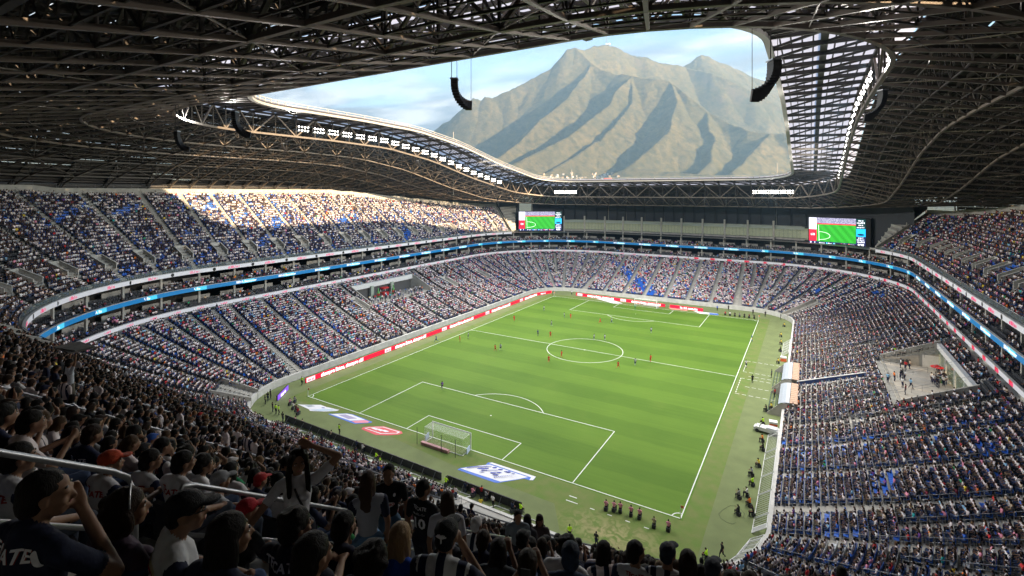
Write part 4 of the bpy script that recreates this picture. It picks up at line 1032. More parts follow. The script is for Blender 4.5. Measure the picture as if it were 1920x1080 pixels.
_t = M_hair.node_tree; _n = [n for n in _t.nodes if n.type == 'TEX_NOISE'][0]; _tc = [n for n in _t.nodes if n.type == 'TEX_COORD'][0]; _mp = _t.nodes.new('ShaderNodeMapping'); _mp.inputs['Scale'].default_value = (170, 170, 14); _t.links.new(_tc.outputs['Object'], _mp.inputs[0]); _t.links.new(_mp.outputs[0], _n.inputs['Vector']); M_shoe = mat('shoe_dark', (.05, .05, .055), .6)
PM = [M_skin, M_shirt, M_pants, M_shoe, M_hair, M_sleeve]; SKIN, SHIRT, PANTS, SHOE, HAIR, SLEEVE = range(6)
_ico = bmesh.new(); bmesh.ops.create_icosphere(_ico, subdivisions=2, radius=1); ICO = np.array([v.co[:] for v in _ico.verts]); ICOF = [tuple(v.index for v in f.verts) for f in _ico.faces]; _ico.free()
def rotm(rx=0, ry=0, rz=0): return np.array(Matrix.Rotation(rz, 3, 'Z') @ Matrix.Rotation(rx, 3, 'X') @ Matrix.Rotation(ry, 3, 'Y'))
class Body:
    def __init__(s): s.p = []; s.T = None
    def cap(s, a, b, r1, r2=None, l=SKIN): s.p.append(('c', np.array(a, float), np.array(b, float), r1, r2 or r1, l)); return s
    def ell(s, c, r, l=SKIN, rot=None): s.p.append(('e', np.array(c, float), np.array(r, float), rot if rot is not None else np.eye(3), None, l)); return s
    def xf(s, i0, M, piv):
        """rotate the primitives from index i0 on about a pivot"""
        piv = np.array(piv, float)
        for k in range(i0, len(s.p)):
            q = s.p[k]
            if q[0] == 'c': s.p[k] = ('c', piv + M @ (q[1] - piv), piv + M @ (q[2] - piv), q[3], q[4], q[5])
            else: s.p[k] = ('e', piv + M @ (q[1] - piv), q[2], M @ q[3], None, q[5])
    def mesh(s, name, vox, mats=None, smooth_it=2):
        bm = bmesh.new()
        for q in s.p:
            if q[0] == 'e':
                vs = [bm.verts.new(tuple(q[1] + q[3] @ (v * q[2]))) for v in ICO]
                for f in ICOF: bm.faces.new([vs[i] for i in f])
            else:
                pts = np.vstack([q[1] + ICO * q[3], q[2] + ICO * q[4]]); vs = [bm.verts.new(tuple(v)) for v in pts]
                r = bmesh.ops.convex_hull(bm, input=vs); dele = [g for g in r['geom_interior'] + r['geom_unused'] if isinstance(g, bmesh.types.BMVert)]
                bmesh.ops.delete(bm, geom=list(set(dele)), context='VERTS')
        me = bpy.data.meshes.new('tmp'); bm.to_mesh(me); bm.free(); o = bpy.data.objects.new('tmp', me); COL.objects.link(o)
        md = o.modifiers.new('r', 'REMESH'); md.mode = 'VOXEL'; md.voxel_size = vox; md.adaptivity = 0
        if smooth_it: sm = o.modifiers.new('s', 'SMOOTH'); sm.factor = .5; sm.iterations = smooth_it
        dg = bpy.context.evaluated_depsgraph_get(); out_ = bpy.data.meshes.new_from_object(o.evaluated_get(dg)); bpy.data.objects.remove(o); bpy.data.meshes.remove(me)
        out_.name = name; out_.materials.clear()
        for m_ in (mats or PM): out_.materials.append(m_)
        n = len(out_.polygons); c = np.zeros(n * 3); out_.polygons.foreach_get('center', c); c = c.reshape(-1, 3); best = np.full(n, 1e9); lab = np.zeros(n, int)
        for q in s.p:
            if q[0] == 'c':
                d = q[2] - q[1]; L2 = max(1e-9, (d ** 2).sum()); t = np.clip(((c - q[1]) @ d) / L2, 0, 1); dist = np.linalg.norm(c - q[1] - t[:, None] * d, axis=1) - (q[3] + (q[4] - q[3]) * t)
            else:
                l_ = (c - q[1]) @ q[3]; kk_ = np.linalg.norm(l_ / q[2], axis=1); dist = (kk_ - 1) * min(q[2])
            w_ = dist < best; best[w_] = dist[w_]; lab[w_] = q[5]
        out_.polygons.foreach_set('material_index', lab.astype(np.int32) if not mats else np.zeros(n, np.int32)); out_.polygons.foreach_set('use_smooth', [True] * n); out_.update(); return out_
def hand(b, wr, d, up, fine, grip=.5, l=SKIN):
    """palm at the wrist, four fingers and a thumb"""
    wr = np.array(wr, float); d = np.array(d, float); d /= np.linalg.norm(d); up = np.array(up, float); sd_ = np.cross(d, up); sd_ /= np.linalg.norm(sd_); up = np.cross(sd_, d)
    if not fine: b.ell(wr + d * .06, (.035, .035, .045)); return
    b.cap(wr + d * .02 - sd_ * .018, wr + d * .08 - sd_ * .028, .019, .015); b.cap(wr + d * .02 + sd_ * .018, wr + d * .08 + sd_ * .026, .019, .015); b.cap(wr + d * .02, wr + d * .085, .020, .016)
    for k, (o, ln_) in enumerate(((-.034, .062), (-.0115, .074), (.0115, .070), (.034, .054))):
        k0 = wr + d * .09 + sd_ * o; dd = d * math.cos(grip * .7) - up * math.sin(grip * .7); k1 = k0 + dd * ln_ * .55; d2 = d * math.cos(grip * 1.9) - up * math.sin(grip * 1.9); b.cap(k0 - d * .01, k1, .0095, .0088, l); b.cap(k1, k1 + d2 * ln_ * .5, .0088, .0075, l)
    t0 = wr + d * .03 - sd_ * .035; t1 = t0 + d * .035 - sd_ * .022 - up * .012; b.cap(t0, t1, .0125, .011, l); b.cap(t1, t1 + d * .032 + sd_ * .006 - up * .014, .011, .009, l)
HEADC = (0, .035, 1.20)
def head(b, c, turn=0, tilt=0, fine=False, neck=None, female=False):
    c = np.array(c, float); i0 = len(b.p)
    b.ell(c + (0, -.012, .025), (.076, .094, .092)); b.ell(c + (0, .028, -.03), (.062, .066, .088)); b.ell(c + (0, .05, -.088), (.036, .034, .026))
    b.cap(c + (0, .088, .012), c + (0, .108, -.022), .009, .014); b.ell(c + (0, .086, -.058), (.024, .014, .010))
    for sx in (-1, 1):
        b.ell(c + (sx * .077, .0, -.012), (.012, .022, .032)); b.ell(c + (sx * .034, .072, .022), (.024, .02, .012)); b.ell(c + (sx * .042, .06, -.028), (.024, .03, .026))
    b.xf(i0, rotm(tilt, 0, turn), c + (0, -.01, -.06))
    n0 = neck if neck is not None else c + (0, -.035, -.22); b.cap(n0, c + (0, -.02, -.06), .058 if not female else .048, .052 if not female else .043)
def seated(arms='knees', turn=0, tilt=0, lean=0.0, fine=False, female=False, hair=None, legs=True, spread=.12, sleeve=.5):
    b = Body(); w_ = .86 if female else 1.0
    b.ell((0, 0, .54), (.175, .15, .12), PANTS); b.ell((0, -.01, .70), (.155 * w_, .118, .15), SHIRT); i0 = len(b.p)
    b.ell((0, -.02, .90), (.182 * w_, .118, .17), SHIRT); b.ell((0, -.015, .80), (.165 * w_, .115, .16), SHIRT); b.cap((-.165 * w_, -.03, 1.0), (.165 * w_, -.03, 1.0), .066, l=SHIRT); b.cap((-.09 * w_, -.035, 1.025), (.09 * w_, -.035, 1.025), .062, l=SHIRT); b.cap((0, -.05, .96), (0, -.045, 1.055), .095, .072, SHIRT)
    if female:
        for sx in (-1, 1): b.ell((sx * .075, .085, .90), (.062, .05, .06), SHIRT)
    S = .205 * w_
    A = {'knees': (((S + .07, .06, .74), (.15, .34, .60)), ((S + .07, .06, .74), (.15, .34, .60))),
         'forward': (((S + .05, .16, .76), (.07, .42, .70)), ((S + .05, .16, .76), (.10, .40, .69))),
         'clap': (((S + .06, .14, .78), (.04, .34, .96)), ((S + .06, .14, .78), (.03, .34, .93))),
         'crossed': (((S + .05, .10, .78), (-.06, .22, .84)), ((S + .05, .10, .78), (-.08, .20, .80))),
         'chin': (((S + .05, .20, .74), (.07, .15, 1.08)), ((S + .06, .08, .74), (.12, .30, .62))),
         'phone': (((S + .05, .14, .78), (.06, .36, .98)), ((S + .05, .14, .78), (.08, .36, .94))),
         'raised': (((S + .10, .02, 1.20), (.10, -.02, 1.40)), ((S + .07, .06, .74), (.15, .34, .60)))}[arms]
    for k, sx in enumerate((1, -1)):
        e, h = A[k]; e = np.array((e[0] * sx, e[1], e[2])); h = np.array((h[0] * sx, h[1], h[2])); sh = np.array((S * sx, -.03, .99)); el = sh + (e - sh) * 1.0
        m_ = sh + (el - sh) * (.62 if sleeve < .9 else 1); b.cap(sh, m_, .062, .056, SLEEVE); b.cap(m_, el, .046, .040, SKIN if sleeve < .9 else SLEEVE); b.cap(el, h, .040, .028, SKIN if sleeve < .95 else SLEEVE)
        hand(b, h, h - el, (0, -.3, 1), fine, .7)
    head(b, HEADC, turn, tilt, fine, neck=(0, -.045, 1.0), female=female)
    if hair: hair_prims(b, hair, HEADC, turn)
    if lean: b.xf(i0, rotm(-lean), (0, 0, .62))
    if legs:
        for sx in (-1, 1):
            k_ = (sx * spread * 1.1, .43, .53); b.cap((sx * .09, .02, .52), k_, .088, .062, PANTS); b.cap(k_, (sx * spread, .40, .12), .058, .042, PANTS); b.cap((sx * spread, .37, .05), (sx * spread * 1.1, .55, .04), .042, .036, SHOE)
    return b
def hair_prims(b, kind, c, turn=0, l=HAIR):
    c = np.array(c, float); i0 = len(b.p)
    if kind in ('short', 'curly', 'long', 'pony', 'bun'):
        g = .018 if kind == 'curly' else .008
        b.ell(c + (0, -.022, .042), (.080 + g, .094 + g, .082 + g), l); b.ell(c + (0, -.055, -.018), (.078 + g, .064 + g, .092), l)
        if kind == 'curly':
            for k in range(22): a = k * 2.4; z = .02 + .11 * ((k * .37) % 1); r = .088 * math.sqrt(max(.1, 1 - (z / .15) ** 2)); b.ell(c + (r * math.cos(a), -.03 + r * math.sin(a) * (1 if math.sin(a) < 0 else .7), z), (.032, .032, .03), l)
        if kind == 'long': b.ell(c + (0, -.085, -.11), (.088, .045, .15), l); b.ell(c + (0, -.10, -.24), (.080, .032, .12), l); b.ell(c + (-.072, -.02, -.06), (.024, .05, .12), l); b.ell(c + (.072, -.02, -.06), (.024, .05, .12), l)
        if kind == 'pony': b.ell(c + (0, -.12, .03), (.03, .035, .03), l); b.cap(c + (0, -.135, .02), c + (0, -.15, -.16), .030, .014, l)
        if kind == 'bun': b.ell(c + (0, -.10, .09), (.045, .045, .04), l)
    if kind == 'cap': b.ell(c + (0, -.012, .045), (.088, .104, .080), l); b.ell(c + (0, .118, .045), (.064, .062, .010), l); b.ell(c + (0, -.055, -.02), (.076, .052, .06), l)
    if kind == 'hat': b.ell(c + (0, -.01, .06), (.085, .1, .07), l); b.ell(c + (0, 0, .03), (.15, .16, .012), l)
    b.xf(i0, rotm(0, 0, turn), c + (0, -.01, -.06))
def standing(pose='stand', turn=0, tilt=0, fine=False, female=False, hair=None, shorts=False, armL=None, armR=None, lean=0.0, sleeve=.5):
    b = Body(); w_ = .86 if female else 1.0; hz_ = .93
    st = {'stand': (0, 0, 0, 0), 'walk': (.22, -.22, .03, .16), 'run': (.38, -.30, .12, .34)}[pose]
    b.ell((0, 0, hz_), (.165, .125, .13), PANTS); i0 = len(b.p); b.ell((0, 0, 1.10), (.145 * w_, .108, .16), SHIRT); b.ell((0, -.01, 1.28), (.175 * w_, .112, .18), SHIRT); b.ell((0, -.01, 1.2), (.16 * w_, .11, .17), SHIRT); b.cap((-.165 * w_, -.015, 1.395), (.165 * w_, -.015, 1.395), .062, l=SHIRT); b.cap((-.09 * w_, -.02, 1.42), (.09 * w_, -.02, 1.42), .058, l=SHIRT); b.cap((0, -.035, 1.36), (0, -.03, 1.44), .082, .066, SHIRT)
    if female:
        for sx in (-1, 1): b.ell((sx * .072, .09, 1.29), (.06, .048, .058), SHIRT)
    S = .205 * w_
    for sx, arm in ((1, armR), (-1, armL)):
        sw_ = (st[1] if sx > 0 else st[0]) * .6; sh = np.array((S * sx, -.015, 1.38))
        if arm: e, h = (np.array(q) for q in arm)
        else: e = np.array((sx * (S + .055), sw_ * .5 - .02, 1.10)); h = np.array((sx * (S + .05), sw_ + .06, .86 if pose != 'run' else 1.08))
        m_ = sh + (e - sh) * (.6 if sleeve < .9 else 1); b.cap(sh, m_, .060, .052, SLEEVE); b.cap(m_, e, .045, .038, SKIN if sleeve < .9 else SLEEVE); b.cap(e, h, .038, .027, SKIN if sleeve < .95 else SLEEVE); hand(b, h, h - e, (0, .2, 1) if arm is None else (0, 1, .2), fine, .5)
    head(b, (0, .015, 1.62), turn, tilt, fine, neck=(0, -.03, 1.40), female=female)
    if hair: hair_prims(b, hair, (0, .015, 1.62), turn)
    if lean: b.xf(i0, rotm(-lean), (0, 0, .98))
    for sx, f, kz in ((1, st[0], st[2]), (-1, st[1], st[3])):
        hip = np.array((sx * .088, 0, .90)); kn = np.array((sx * .095, f * .62 + (.10 if f < 0 else .08), .50 + kz * .2)); an = np.array((sx * .095, f * 1.15 - (kz * .5 if f < 0 else 0), .09 + kz)); cut = hip + (kn - hip) * .8
        b.cap(hip, cut if shorts else kn, .098 if not shorts else .10, .074 if not shorts else .088, PANTS)
        if shorts: b.cap(cut, kn, .06, .055, SKIN); b.cap(kn, an, .052, .038, SLEEVE)
        else: b.cap(kn, an, .062, .045, PANTS)
        b.cap(an + (0, -.02, -.045), an + (0, .16, -.06), .042, .036, SHOE)
    return b
PAL = {'white': (.76, .75, .76), 'navy': (.014, .02, .055), 'black': (.014, .014, .017), 'grey': (.25, .26, .28), 'red': (.52, .03, .035), 'pink': (.78, .30, .42), 'blue': (.03, .12, .50), 'sky': (.25, .48, .70), 'orange': (.80, .20, .03), 'green': (.03, .30, .12), 'maroon': (.16, .02, .04), 'yellow': (.72, .55, .05), 'purple': (.16, .06, .30), 'beige': (.45, .36, .26), 'teal': (.02, .35, .36), 'lime': (.55, .95, .03)}
def pick(r, table): 
    ks, ws = zip(*table); return r.choices(ks, ws)[0]
SH_T = [('white', 40), ('navy', 17), ('black', 11), ('grey', 7), ('pink', 4), ('red', 3.5), ('blue', 4), ('sky', 2.5), ('maroon', 3), ('orange', 1.6), ('green', 1), ('purple', 1.5), ('beige', 2), ('yellow', .8), ('teal', .8)]
PT_T = [((.045, .07, .14), 5), ((.02, .025, .04), 4), ((.09, .13, .24), 3), ((.22, .18, .12), 1), ((.10, .10, .11), 1)]
HR_T = [((.010, .008, .007), 60), ((.030, .016, .010), 22), ((.08, .045, .022), 8), ((.22, .13, .06), 3)]
# --- crowd variants used by the far spectators (small in the picture)
lib = bpy.data.collections.new('spectator_library')
VARS = []
def addvar(body, vox):
    me = body.mesh('spectator_%02d' % len(VARS), vox); o = bpy.data.objects.new('lib_%02d_spectator' % len(VARS), me); lib.objects.link(o); VARS.append(me)
_v = [('knees', .0, 'short', 0), ('forward', .12, 'short', 0), ('clap', .05, 'short', 0), ('crossed', -.05, 'cap', 0), ('chin', .18, 'curly', 0), ('knees', -.06, 'long', 1), ('phone', .05, 'long', 1), ('forward', .2, 'pony', 1), ('raised', 0, 'short', 0)]
rr_ = random.Random(11)
for a_, le, hr, fe in _v: addvar(seated(a_, rr_.uniform(-.5, .5), 0, le, female=bool(fe), hair=hr, spread=rr_.uniform(.09, .17)), .042)
for a_, hr, fe in (('stand', 'short', 0), ('stand', 'long', 1), ('walk', 'cap', 0)): addvar(standing(a_, rr_.uniform(-.4, .4), hair=hr, female=bool(fe)), .042)
N_SEATV = 9
# seat
sm_ = MB(); sm_.box((0, .10, .43), (.44, .42, .05)); sm_.box((0, -.13, .62), (.44, .05, .40)); sm_.box((0, .0, .2), (.08, .3, .40), m=1)
M_seatc = attr_mat('seat_plastic', 'seatcol', .45, .02, 3, spec=.5); seat_me = sm_.mesh('seat', [M_seatc, M_seatdk])
so = bpy.data.objects.new('lib_seat', seat_me); lib2 = bpy.data.collections.new('seat_library'); lib2.objects.link(so)
BLUE, CHAR, WHT = (.02, .13, .55), (.045, .047, .055), (.62, .64, .66)

# --- all places
rs = np.random.default_rng(21); pr = random.Random(33)
places = []       # (x, y, z, rot, s, d, zone, row)
def add_row(A, i, d, z, s0, s1, zone, half, pitch=.495, skip=None):
    cuts_ = [s0] + [a for a, r0 in A if s0 < a < s1 and i >= r0] + [s1]
    for a, b_ in zip(cuts_[:-1], cuts_[1:]):
        for br in [a] + [q for q in (S_NL0, S_NL1, S_L1, S_FL1, S_F1, S_FR1, S_R1, S_NR1) if a < q < b_]:
            pass
        sm = (a + b_) / 2; sc2 = lscale(sm, d); ha = half / sc2
        # walk in true metres
        s = a + ha + .1
        while s < b_ - ha:
            k = lscale(s, d)
            x, y, nx, ny, q = ring(s); r = R0 + d
            if not (skip and skip(s, i)): places.append((x + nx * r, y + ny * r, z, math.atan2(-ny, -nx) - math.pi / 2, s, d, zone, i))
            s += pitch / k
vlow = [v for v in VOM if v[3] == 'lower_stand']; vup = [v for v in VOM if v[3] == 'upper_stand']
def skip_low(s, i):
    if PZ0 - 1 <= i < PZ1 and plaza(s): return True
    if i < 2 and S_FR1 + 42 < s < S_FR1 + 68: return True         # dugouts
    for v in vlow:
        if abs(s - v[0]) * lscale(s, ld_(i)) < v[4] / 2 + .3 and v[1] - 1 <= i <= v[2]: return True
    if TUN[0][0] < s < TUN[0][1] and i < TUN[0][2]: return True
    if TUN[1][0] < s < TUN[1][1] and i < TUN[1][2]: return True
    if S_FR1 + 54.6 < s < S_FR1 + 57.2 and i < 15: return True       # players' tunnel
    return False
def skip_up(s, i):
    for v in vup:
        if abs(s - v[0]) < v[4] / 2 + .3 and v[1] - 1 <= i <= v[2]: return True
    return False
TUN = [(S_NL0 + 28, S_NL0 + 40, 7), (S_F1 + 36, S_F1 + 44, 13)]
for i in range(NL): add_row(LA, i, ld_(i) + .12, lz_(i), 0, STOT, 'low', .76, skip=skip_low)
for i in range(0, 33): 
    # split where the tier is high enough for this row
    ss2 = [q for q in ssamples(S_U0 + .5, S_U1 - .5, 3, 3) if nrows_u(q) - 1 > i]
    if not ss2: continue
    A2 = [(a if a > S_U0 else a + STOT, r0) for a, r0 in UA]
    add_row(sorted(A2), i, ud_(i) + .12, uz_(i), ss2[0], ss2[-1], 'up', .74, skip=lambda s, i: skip_up(s % STOT, i))
BA = [(8.0 * q + 1.2, 0) for q in range(73)]
for k in range(2):
    for i in range(3): add_row(BA, i, boxd(i), boxfloor(k, i), 0, STOT, 'box%d' % k, .45, pitch=.60)
fwd2 = np.array([-.5143, .8576]); rt2 = np.array([.8576, .5143])
pl_ = []
for p in places:
    dx = np.array(p[:2]) - np.array([CAM.x, CAM.y]); z = dx @ fwd2; r = dx @ rt2
    if z < .6 or abs(r) > 1.10 * z + 5: continue
    dist = math.hypot(z, r)
    if p[6] == 'low' and p[1] < -62 and p[0] > 6 and dist < 60 and p[0] < 38: continue            # wholly hidden below the near tier
    if dist < 3.4 and p[6] == 'up': continue                                    # hand placed people sit here
    pl_.append(p + (dist,))
places = pl_
# ---------------------------------------------------------------- hand placed people of the nearest rows
F_ = Vector((-.5143, .8576, 0)); RT_ = Vector((.8576, .5143, 0))
def rayp(px, py, t): return CAM + (F_ + RT_ * ((px - 960) / 928.17) + Vector((0, 0, (360.8 - py) / 928.17))) * t
def inward(p):
    qx = max(abs(p.x) - HX, 0) * (1 if p.x > 0 else -1); qy = min(p.y + HY, 0); n = Vector((-qx, -qy, 0)); return math.atan2(n.y, n.x) - math.pi / 2
def tocam(p): return math.atan2(CAM.y - p.y, CAM.x - p.x) - math.pi / 2
NAVY = PAL['navy']; BLK = (.010, .008, .007); DBR = (.028, .015, .010)
HERO = [  # key, px, py, distance, standing?, facing ('in' / 'cam' / number added), body options, hair kind, hair colour, shirt, sleeve, pants, stripes, label
    ('man1', 88, 925, 2.55, 0, 0, dict(arms='chin', turn=-.75, tilt=-.15), 'short', BLK, (.012, .016, .04), None, (.04, .07, .16), 0, 'dark-haired man in navy jersey, hand at his mouth, nearest the camera bottom left'),
    ('plaid', 240, 952, 3.0, 0, -.1, dict(arms='knees', turn=-.55, female=True), 'bob', DBR, (.060, .040, .062), None, (.02, .02, .03), 0, 'woman with a hairband and dark plaid shirt, second from the left in front'),
    ('capman', 350, 958, 2.9, 0, -.6, dict(arms='knees', turn=-.3), 'cap', (.012, .012, .014), (.52, .53, .55), (.014, .018, .045), (.05, .09, .2), 0, 'man in black cap and white shirt with a round red logo on its back'),
    ('navywoman', 432, 1003, 2.7, 0, -.1, dict(arms='knees', turn=-.45, female=True), 'long', BLK, (.014, .018, .045), None, (.09, .16, .30), 0, 'woman with long black hair and navy jersey right of the black cap'),
    ('rivera', 556, 984, 3.6, 0, -.1, dict(arms='forward', turn=-.5), 'curly', BLK, (.013, .015, .03), None, (.03, .04, .06), 0, 'curly-haired man in navy jersey with two lines of lettering'),
    ('head6', 588, 1040, 2.7, 0, 0, dict(arms='knees', turn=-.3), 'short', BLK, (.02, .02, .026), None, (.03, .04, .06), 0, 'man with short black hair low in front at the bottom, left of centre'),
    ('cb', 646, 985, 4.2, 0, .05, dict(arms='knees', turn=-.15), 'short', BLK, (.013, .016, .04), None, (.03, .04, .06), 0, 'man in navy jersey with a cream and red round badge on its back'),
    ('blond', 752, 1006, 4.2, 0, .05, dict(arms='knees', turn=-.1, female=True), 'long', (.36, .24, .13), (.015, .07, .42), None, (.03, .04, .06), 0, 'woman with long blond hair and a bright blue top'),
    ('capM', 838, 1003, 3.7, 0, .05, dict(arms='chin', turn=-.05), 'cap', (.012, .013, .016), (.60, .61, .63), (.014, .018, .045), (.03, .04, .06), 1, 'man in black cap with white emblem and navy striped white shirt'),
    ('woman', 558, 866, 5.3, 1, 'cam', dict(turn=.15, female=True, armR=((.36, .10, 1.22), (.54, .26, 1.06)) , armL=((-.42, .02, 1.60), (-.14, -.02, 1.75))), 'longf', BLK, (.58, .58, .62), None, (.015, .018, .03), 0, 'woman in white top standing on the steps, one hand on her head'),
    ('blur', 690, 902, 6.0, 1, .7, dict(turn=-.5, female=True), 'long', (.05, .026, .016), (.34, .36, .42), (.014, .018, .045), (.10, .20, .34), 0, 'long-haired woman in grey and navy top standing left of the man in black'),
    ('bimbo', 729, 888, 7.4, 1, 'cam', dict(turn=-.2, tilt=-.3), 'short', BLK, (.010, .011, .014), None, (.06, .12, .2), 0, 'man in black jersey with a red chest word facing the camera on the steps'),
    ('ten', 795, 915, 7.1, 1, -.15, dict(turn=-.6), 'short', BLK, (.010, .011, .014), None, (.015, .018, .03), 0, 'man in black jersey with a white number ten on his back'),
    ('wht', 838, 938, 6.6, 1, .35, dict(turn=.5, female=True), 'long', (.05, .028, .018), (.55, .55, .60), None, (.015, .018, .03), 0, 'woman in white tee with a dark shoulder strap standing by the number ten'),
    ('grey', 971, 968, 10.8, 1, 'cam', dict(turn=.2, tilt=-.3), 'short', BLK, (.16, .19, .22), None, (.015, .018, .03), 0, 'man in blue-grey tee standing on the lower steps facing the camera'),
    ('dark2', 989, 974, 11.2, 1, 0, dict(turn=.3, female=True), 'long', BLK, (.05, .05, .06), None, (.02, .02, .03), 0, 'long-haired woman in dark clothes just right of the blue-grey tee'),
    ('dark3', 1012, 976, 11.6, 1, 'cam', dict(turn=.2, female=True), 'long', DBR, (.10, .08, .08), None, (.02, .02, .03), 0, 'second long-haired woman on the lower steps, right of the first'),
    ('r1', 1192, 1034, 5.6, 1, -.1, dict(turn=-.7), 'short', BLK, (.56, .57, .60), NAVY, (.02, .02, .03), 0, 'young man in white shirt with red back lettering standing bottom right'),
    ('r2', 1252, 1038, 5.5, 1, -.1, dict(turn=-.4), 'cap', (.03, .04, .06), (.56, .57, .60), NAVY, (.02, .02, .03), 1, 'man in navy cap and striped shirt standing bottom right'),
    ('r3', 1290, 1052, 5.3, 1, 0, dict(turn=-.1, female=True), 'long', (.02, .012, .009), (.10, .09, .10), None, (.02, .02, .03), 0, 'long brown-haired woman standing at the bottom right edge of the crowd'),
    ('r4', 1336, 1068, 5.4, 1, 0, dict(turn=-.4), 'cap', (.03, .04, .06), (.10, .10, .13), None, (.02, .02, .03), 0, 'person in dark cap lowest at the right end of the near crowd'),
    ('board', 132, 680, 14.5, 1, -.1, dict(turn=0, armL=((-.30, .05, 1.66), (-.26, .08, 1.92)), armR=((.30, .05, 1.66), (.28, .08, 1.92))), 'short', BLK, (.56, .60, .66), None, (.12, .11, .09), 0, 'man in pale tee holding a grey board over his head'),
    ('redcap', 464, 956, 5.2, 0, -.1, dict(arms='knees', turn=-.5), 'cap', (.50, .02, .035), (.03, .03, .035), None, (.03, .04, .06), 0, 'seated person in a bright red cap below the standing woman'),
    ('green', 630, 962, 7.4, 0, 0, dict(arms='forward', turn=-.3), 'short', BLK, (.03, .24, .07), None, (.03, .04, .06), 0, 'seated person in green jacket right of the standing woman'),
    ('orcap', 208, 866, 5.0, 0, -.1, dict(arms='forward', turn=-.6), 'cap', (.60, .08, .03), (.50, .50, .53), NAVY, (.03, .04, .06), 0, 'man in orange-red cap and white shirt just behind the near rail'),
    ('w1', 284, 862, 5.6, 0, -.1, dict(arms='knees', turn=-.5), 'short', BLK, (.50, .51, .54), NAVY, (.03, .04, .06), 0, 'man in white shirt with red back lettering, left of another like him'),
    ('w2', 345, 866, 5.3, 0, -.1, dict(arms='knees', turn=-.4), 'short', BLK, (.54, .54, .57), None, (.03, .04, .06), 0, 'man in white shirt with red back lettering, right of another like him'),
    ('w3', 413, 902, 5.8, 0, -.1, dict(arms='forward', turn=-.3), 'cap', (.30, .31, .33), (.50, .51, .53), NAVY, (.03, .04, .06), 0, 'person in white cap and white shirt with round logo and dark diagonal band'),
    ('left1', 38, 858, 3.9, 0, -.1, dict(arms='knees', turn=-.4), 'short', BLK, (.50, .50, .53), NAVY, (.03, .04, .06), 0, 'man in white jersey with dark red lettering behind the rail, far left'),
    ('dk1', 990, 1056, 4.3, 0, .1, dict(arms='phone', turn=0), 'short', (.03, .02, .014), (.25, .27, .30), None, (.03, .04, .06), 0, 'short-haired man bottom centre beside a glowing phone'),
    ('dk2', 935, 1030, 5.4, 0, .1, dict(arms='phone', turn=-.1, female=True), 'long', BLK, (.05, .06, .07), None, (.03, .04, .06), 0, 'dark long-haired woman at the bottom holding up a phone'),
    ('hood', 1070, 1040, 4.6, 0, .1, dict(arms='knees', turn=0), 'short', (.02, .035, .07), (.02, .035, .08), None, (.03, .04, .06), 0, 'person in dark blue beanie at the bottom right of centre'),
    ('boy', 700, 1052, 3.1, 0, .05, dict(arms='knees', turn=0), 'curly', BLK, (.02, .02, .03), None, (.03, .04, .06), 0, 'curly dark head at the bottom edge between blue badge and blond woman'),
]
HPOS = []
for h in HERO:
    hd = rayp(h[1], h[2], h[3]); HPOS.append((hd, h[1], h[2], h[3]))
def blocked(p):
    """spectators who would sit inside, or in front of, a hand placed person"""
    hp = Vector((p[0], p[1], p[2] + 1.20)); z = (hp - CAM).dot(F_)
    if z < .5: return True
    px = 960 + 928 * (hp - CAM).dot(RT_) / z; py = 360.8 - 928 * (hp.z - CAM.z) / z
    for hd, hx, hy, t in HPOS:
        if (Vector((hp.x, hp.y)) - Vector((hd.x, hd.y))).length < .44: return True
        if z < t + .1 and abs(px - hx) < 928 * .26 / z + 928 * .10 / t and -928 * .30 / z < py - hy + 0 < 928 * .5 / t: return True
    return False
places = [p for p in places if not (p[8] < 14 and p[6] == 'up' and blocked(p))]
def decal(body, me, zc, xc, side='back', lift=.006):
    """drape a flat mesh (x right, y up) on the body's back or chest"""
    bm = bmesh.new(); bm.from_mesh(me); xs = [v.co.x for v in bm.verts]; x = min(xs)
    while x < max(xs):
        bmesh.ops.bisect_plane(bm, geom=bm.verts[:] + bm.edges[:] + bm.faces[:], plane_co=(x, 0, 0), plane_no=(1, 0, 0)); x += .02
    ys = [v.co.y for v in bm.verts]; y = min(ys)
    if max(ys) - y > .09:
        while y < max(ys):
            bmesh.ops.bisect_plane(bm, geom=bm.verts[:] + bm.edges[:] + bm.faces[:], plane_co=(0, y, 0), plane_no=(0, 1, 0)); y += .02
    bd = body.data; bt = BVHTree.FromPolygons([v.co[:] for v in bd.vertices], [p.vertices[:] for p in bd.polygons]); sg = 1 if side == 'back' else -1; last = -.13 * sg
    for v in bm.verts:
        X, Z = (v.co.x + xc) * sg, v.co.y + zc; hit = bt.ray_cast(Vector((X, -1.0 * sg, Z)), Vector((0, sg, 0)))[0]
        y = hit.y if hit else last; v.co = (X, y - sg * (lift + abs(v.co.z) * 0), Z)
    out_ = bpy.data.meshes.new('print'); bm.to_mesh(out_); bm.free()
    for m_ in me.materials: out_.materials.append(m_)
    return inst('print', out_, body)
def disk(rx, ry, m, n=24):
    b = MB(); b.poly([(rx * math.cos(2 * math.pi * k / n), ry * math.sin(2 * math.pi * k / n), 0) for k in range(n)]); return b.mesh('disc', m)
def flat(body, sz, m, bold=.0, shear=0.0):
    me = text_mesh(body, sz, 0, bold=bold, shear=shear); me.materials.clear(); me.materials.append(m); return me
P_wh = mat('print_white', (.75, .75, .78), .7); P_rd = mat('print_red', (.42, .03, .03), .7); P_cr = mat('print_cream', (.50, .44, .28), .7); P_nv = mat('print_navy', (.012, .016, .045), .7); P_dr = mat('print_dark_red', (.28, .02, .02), .7)
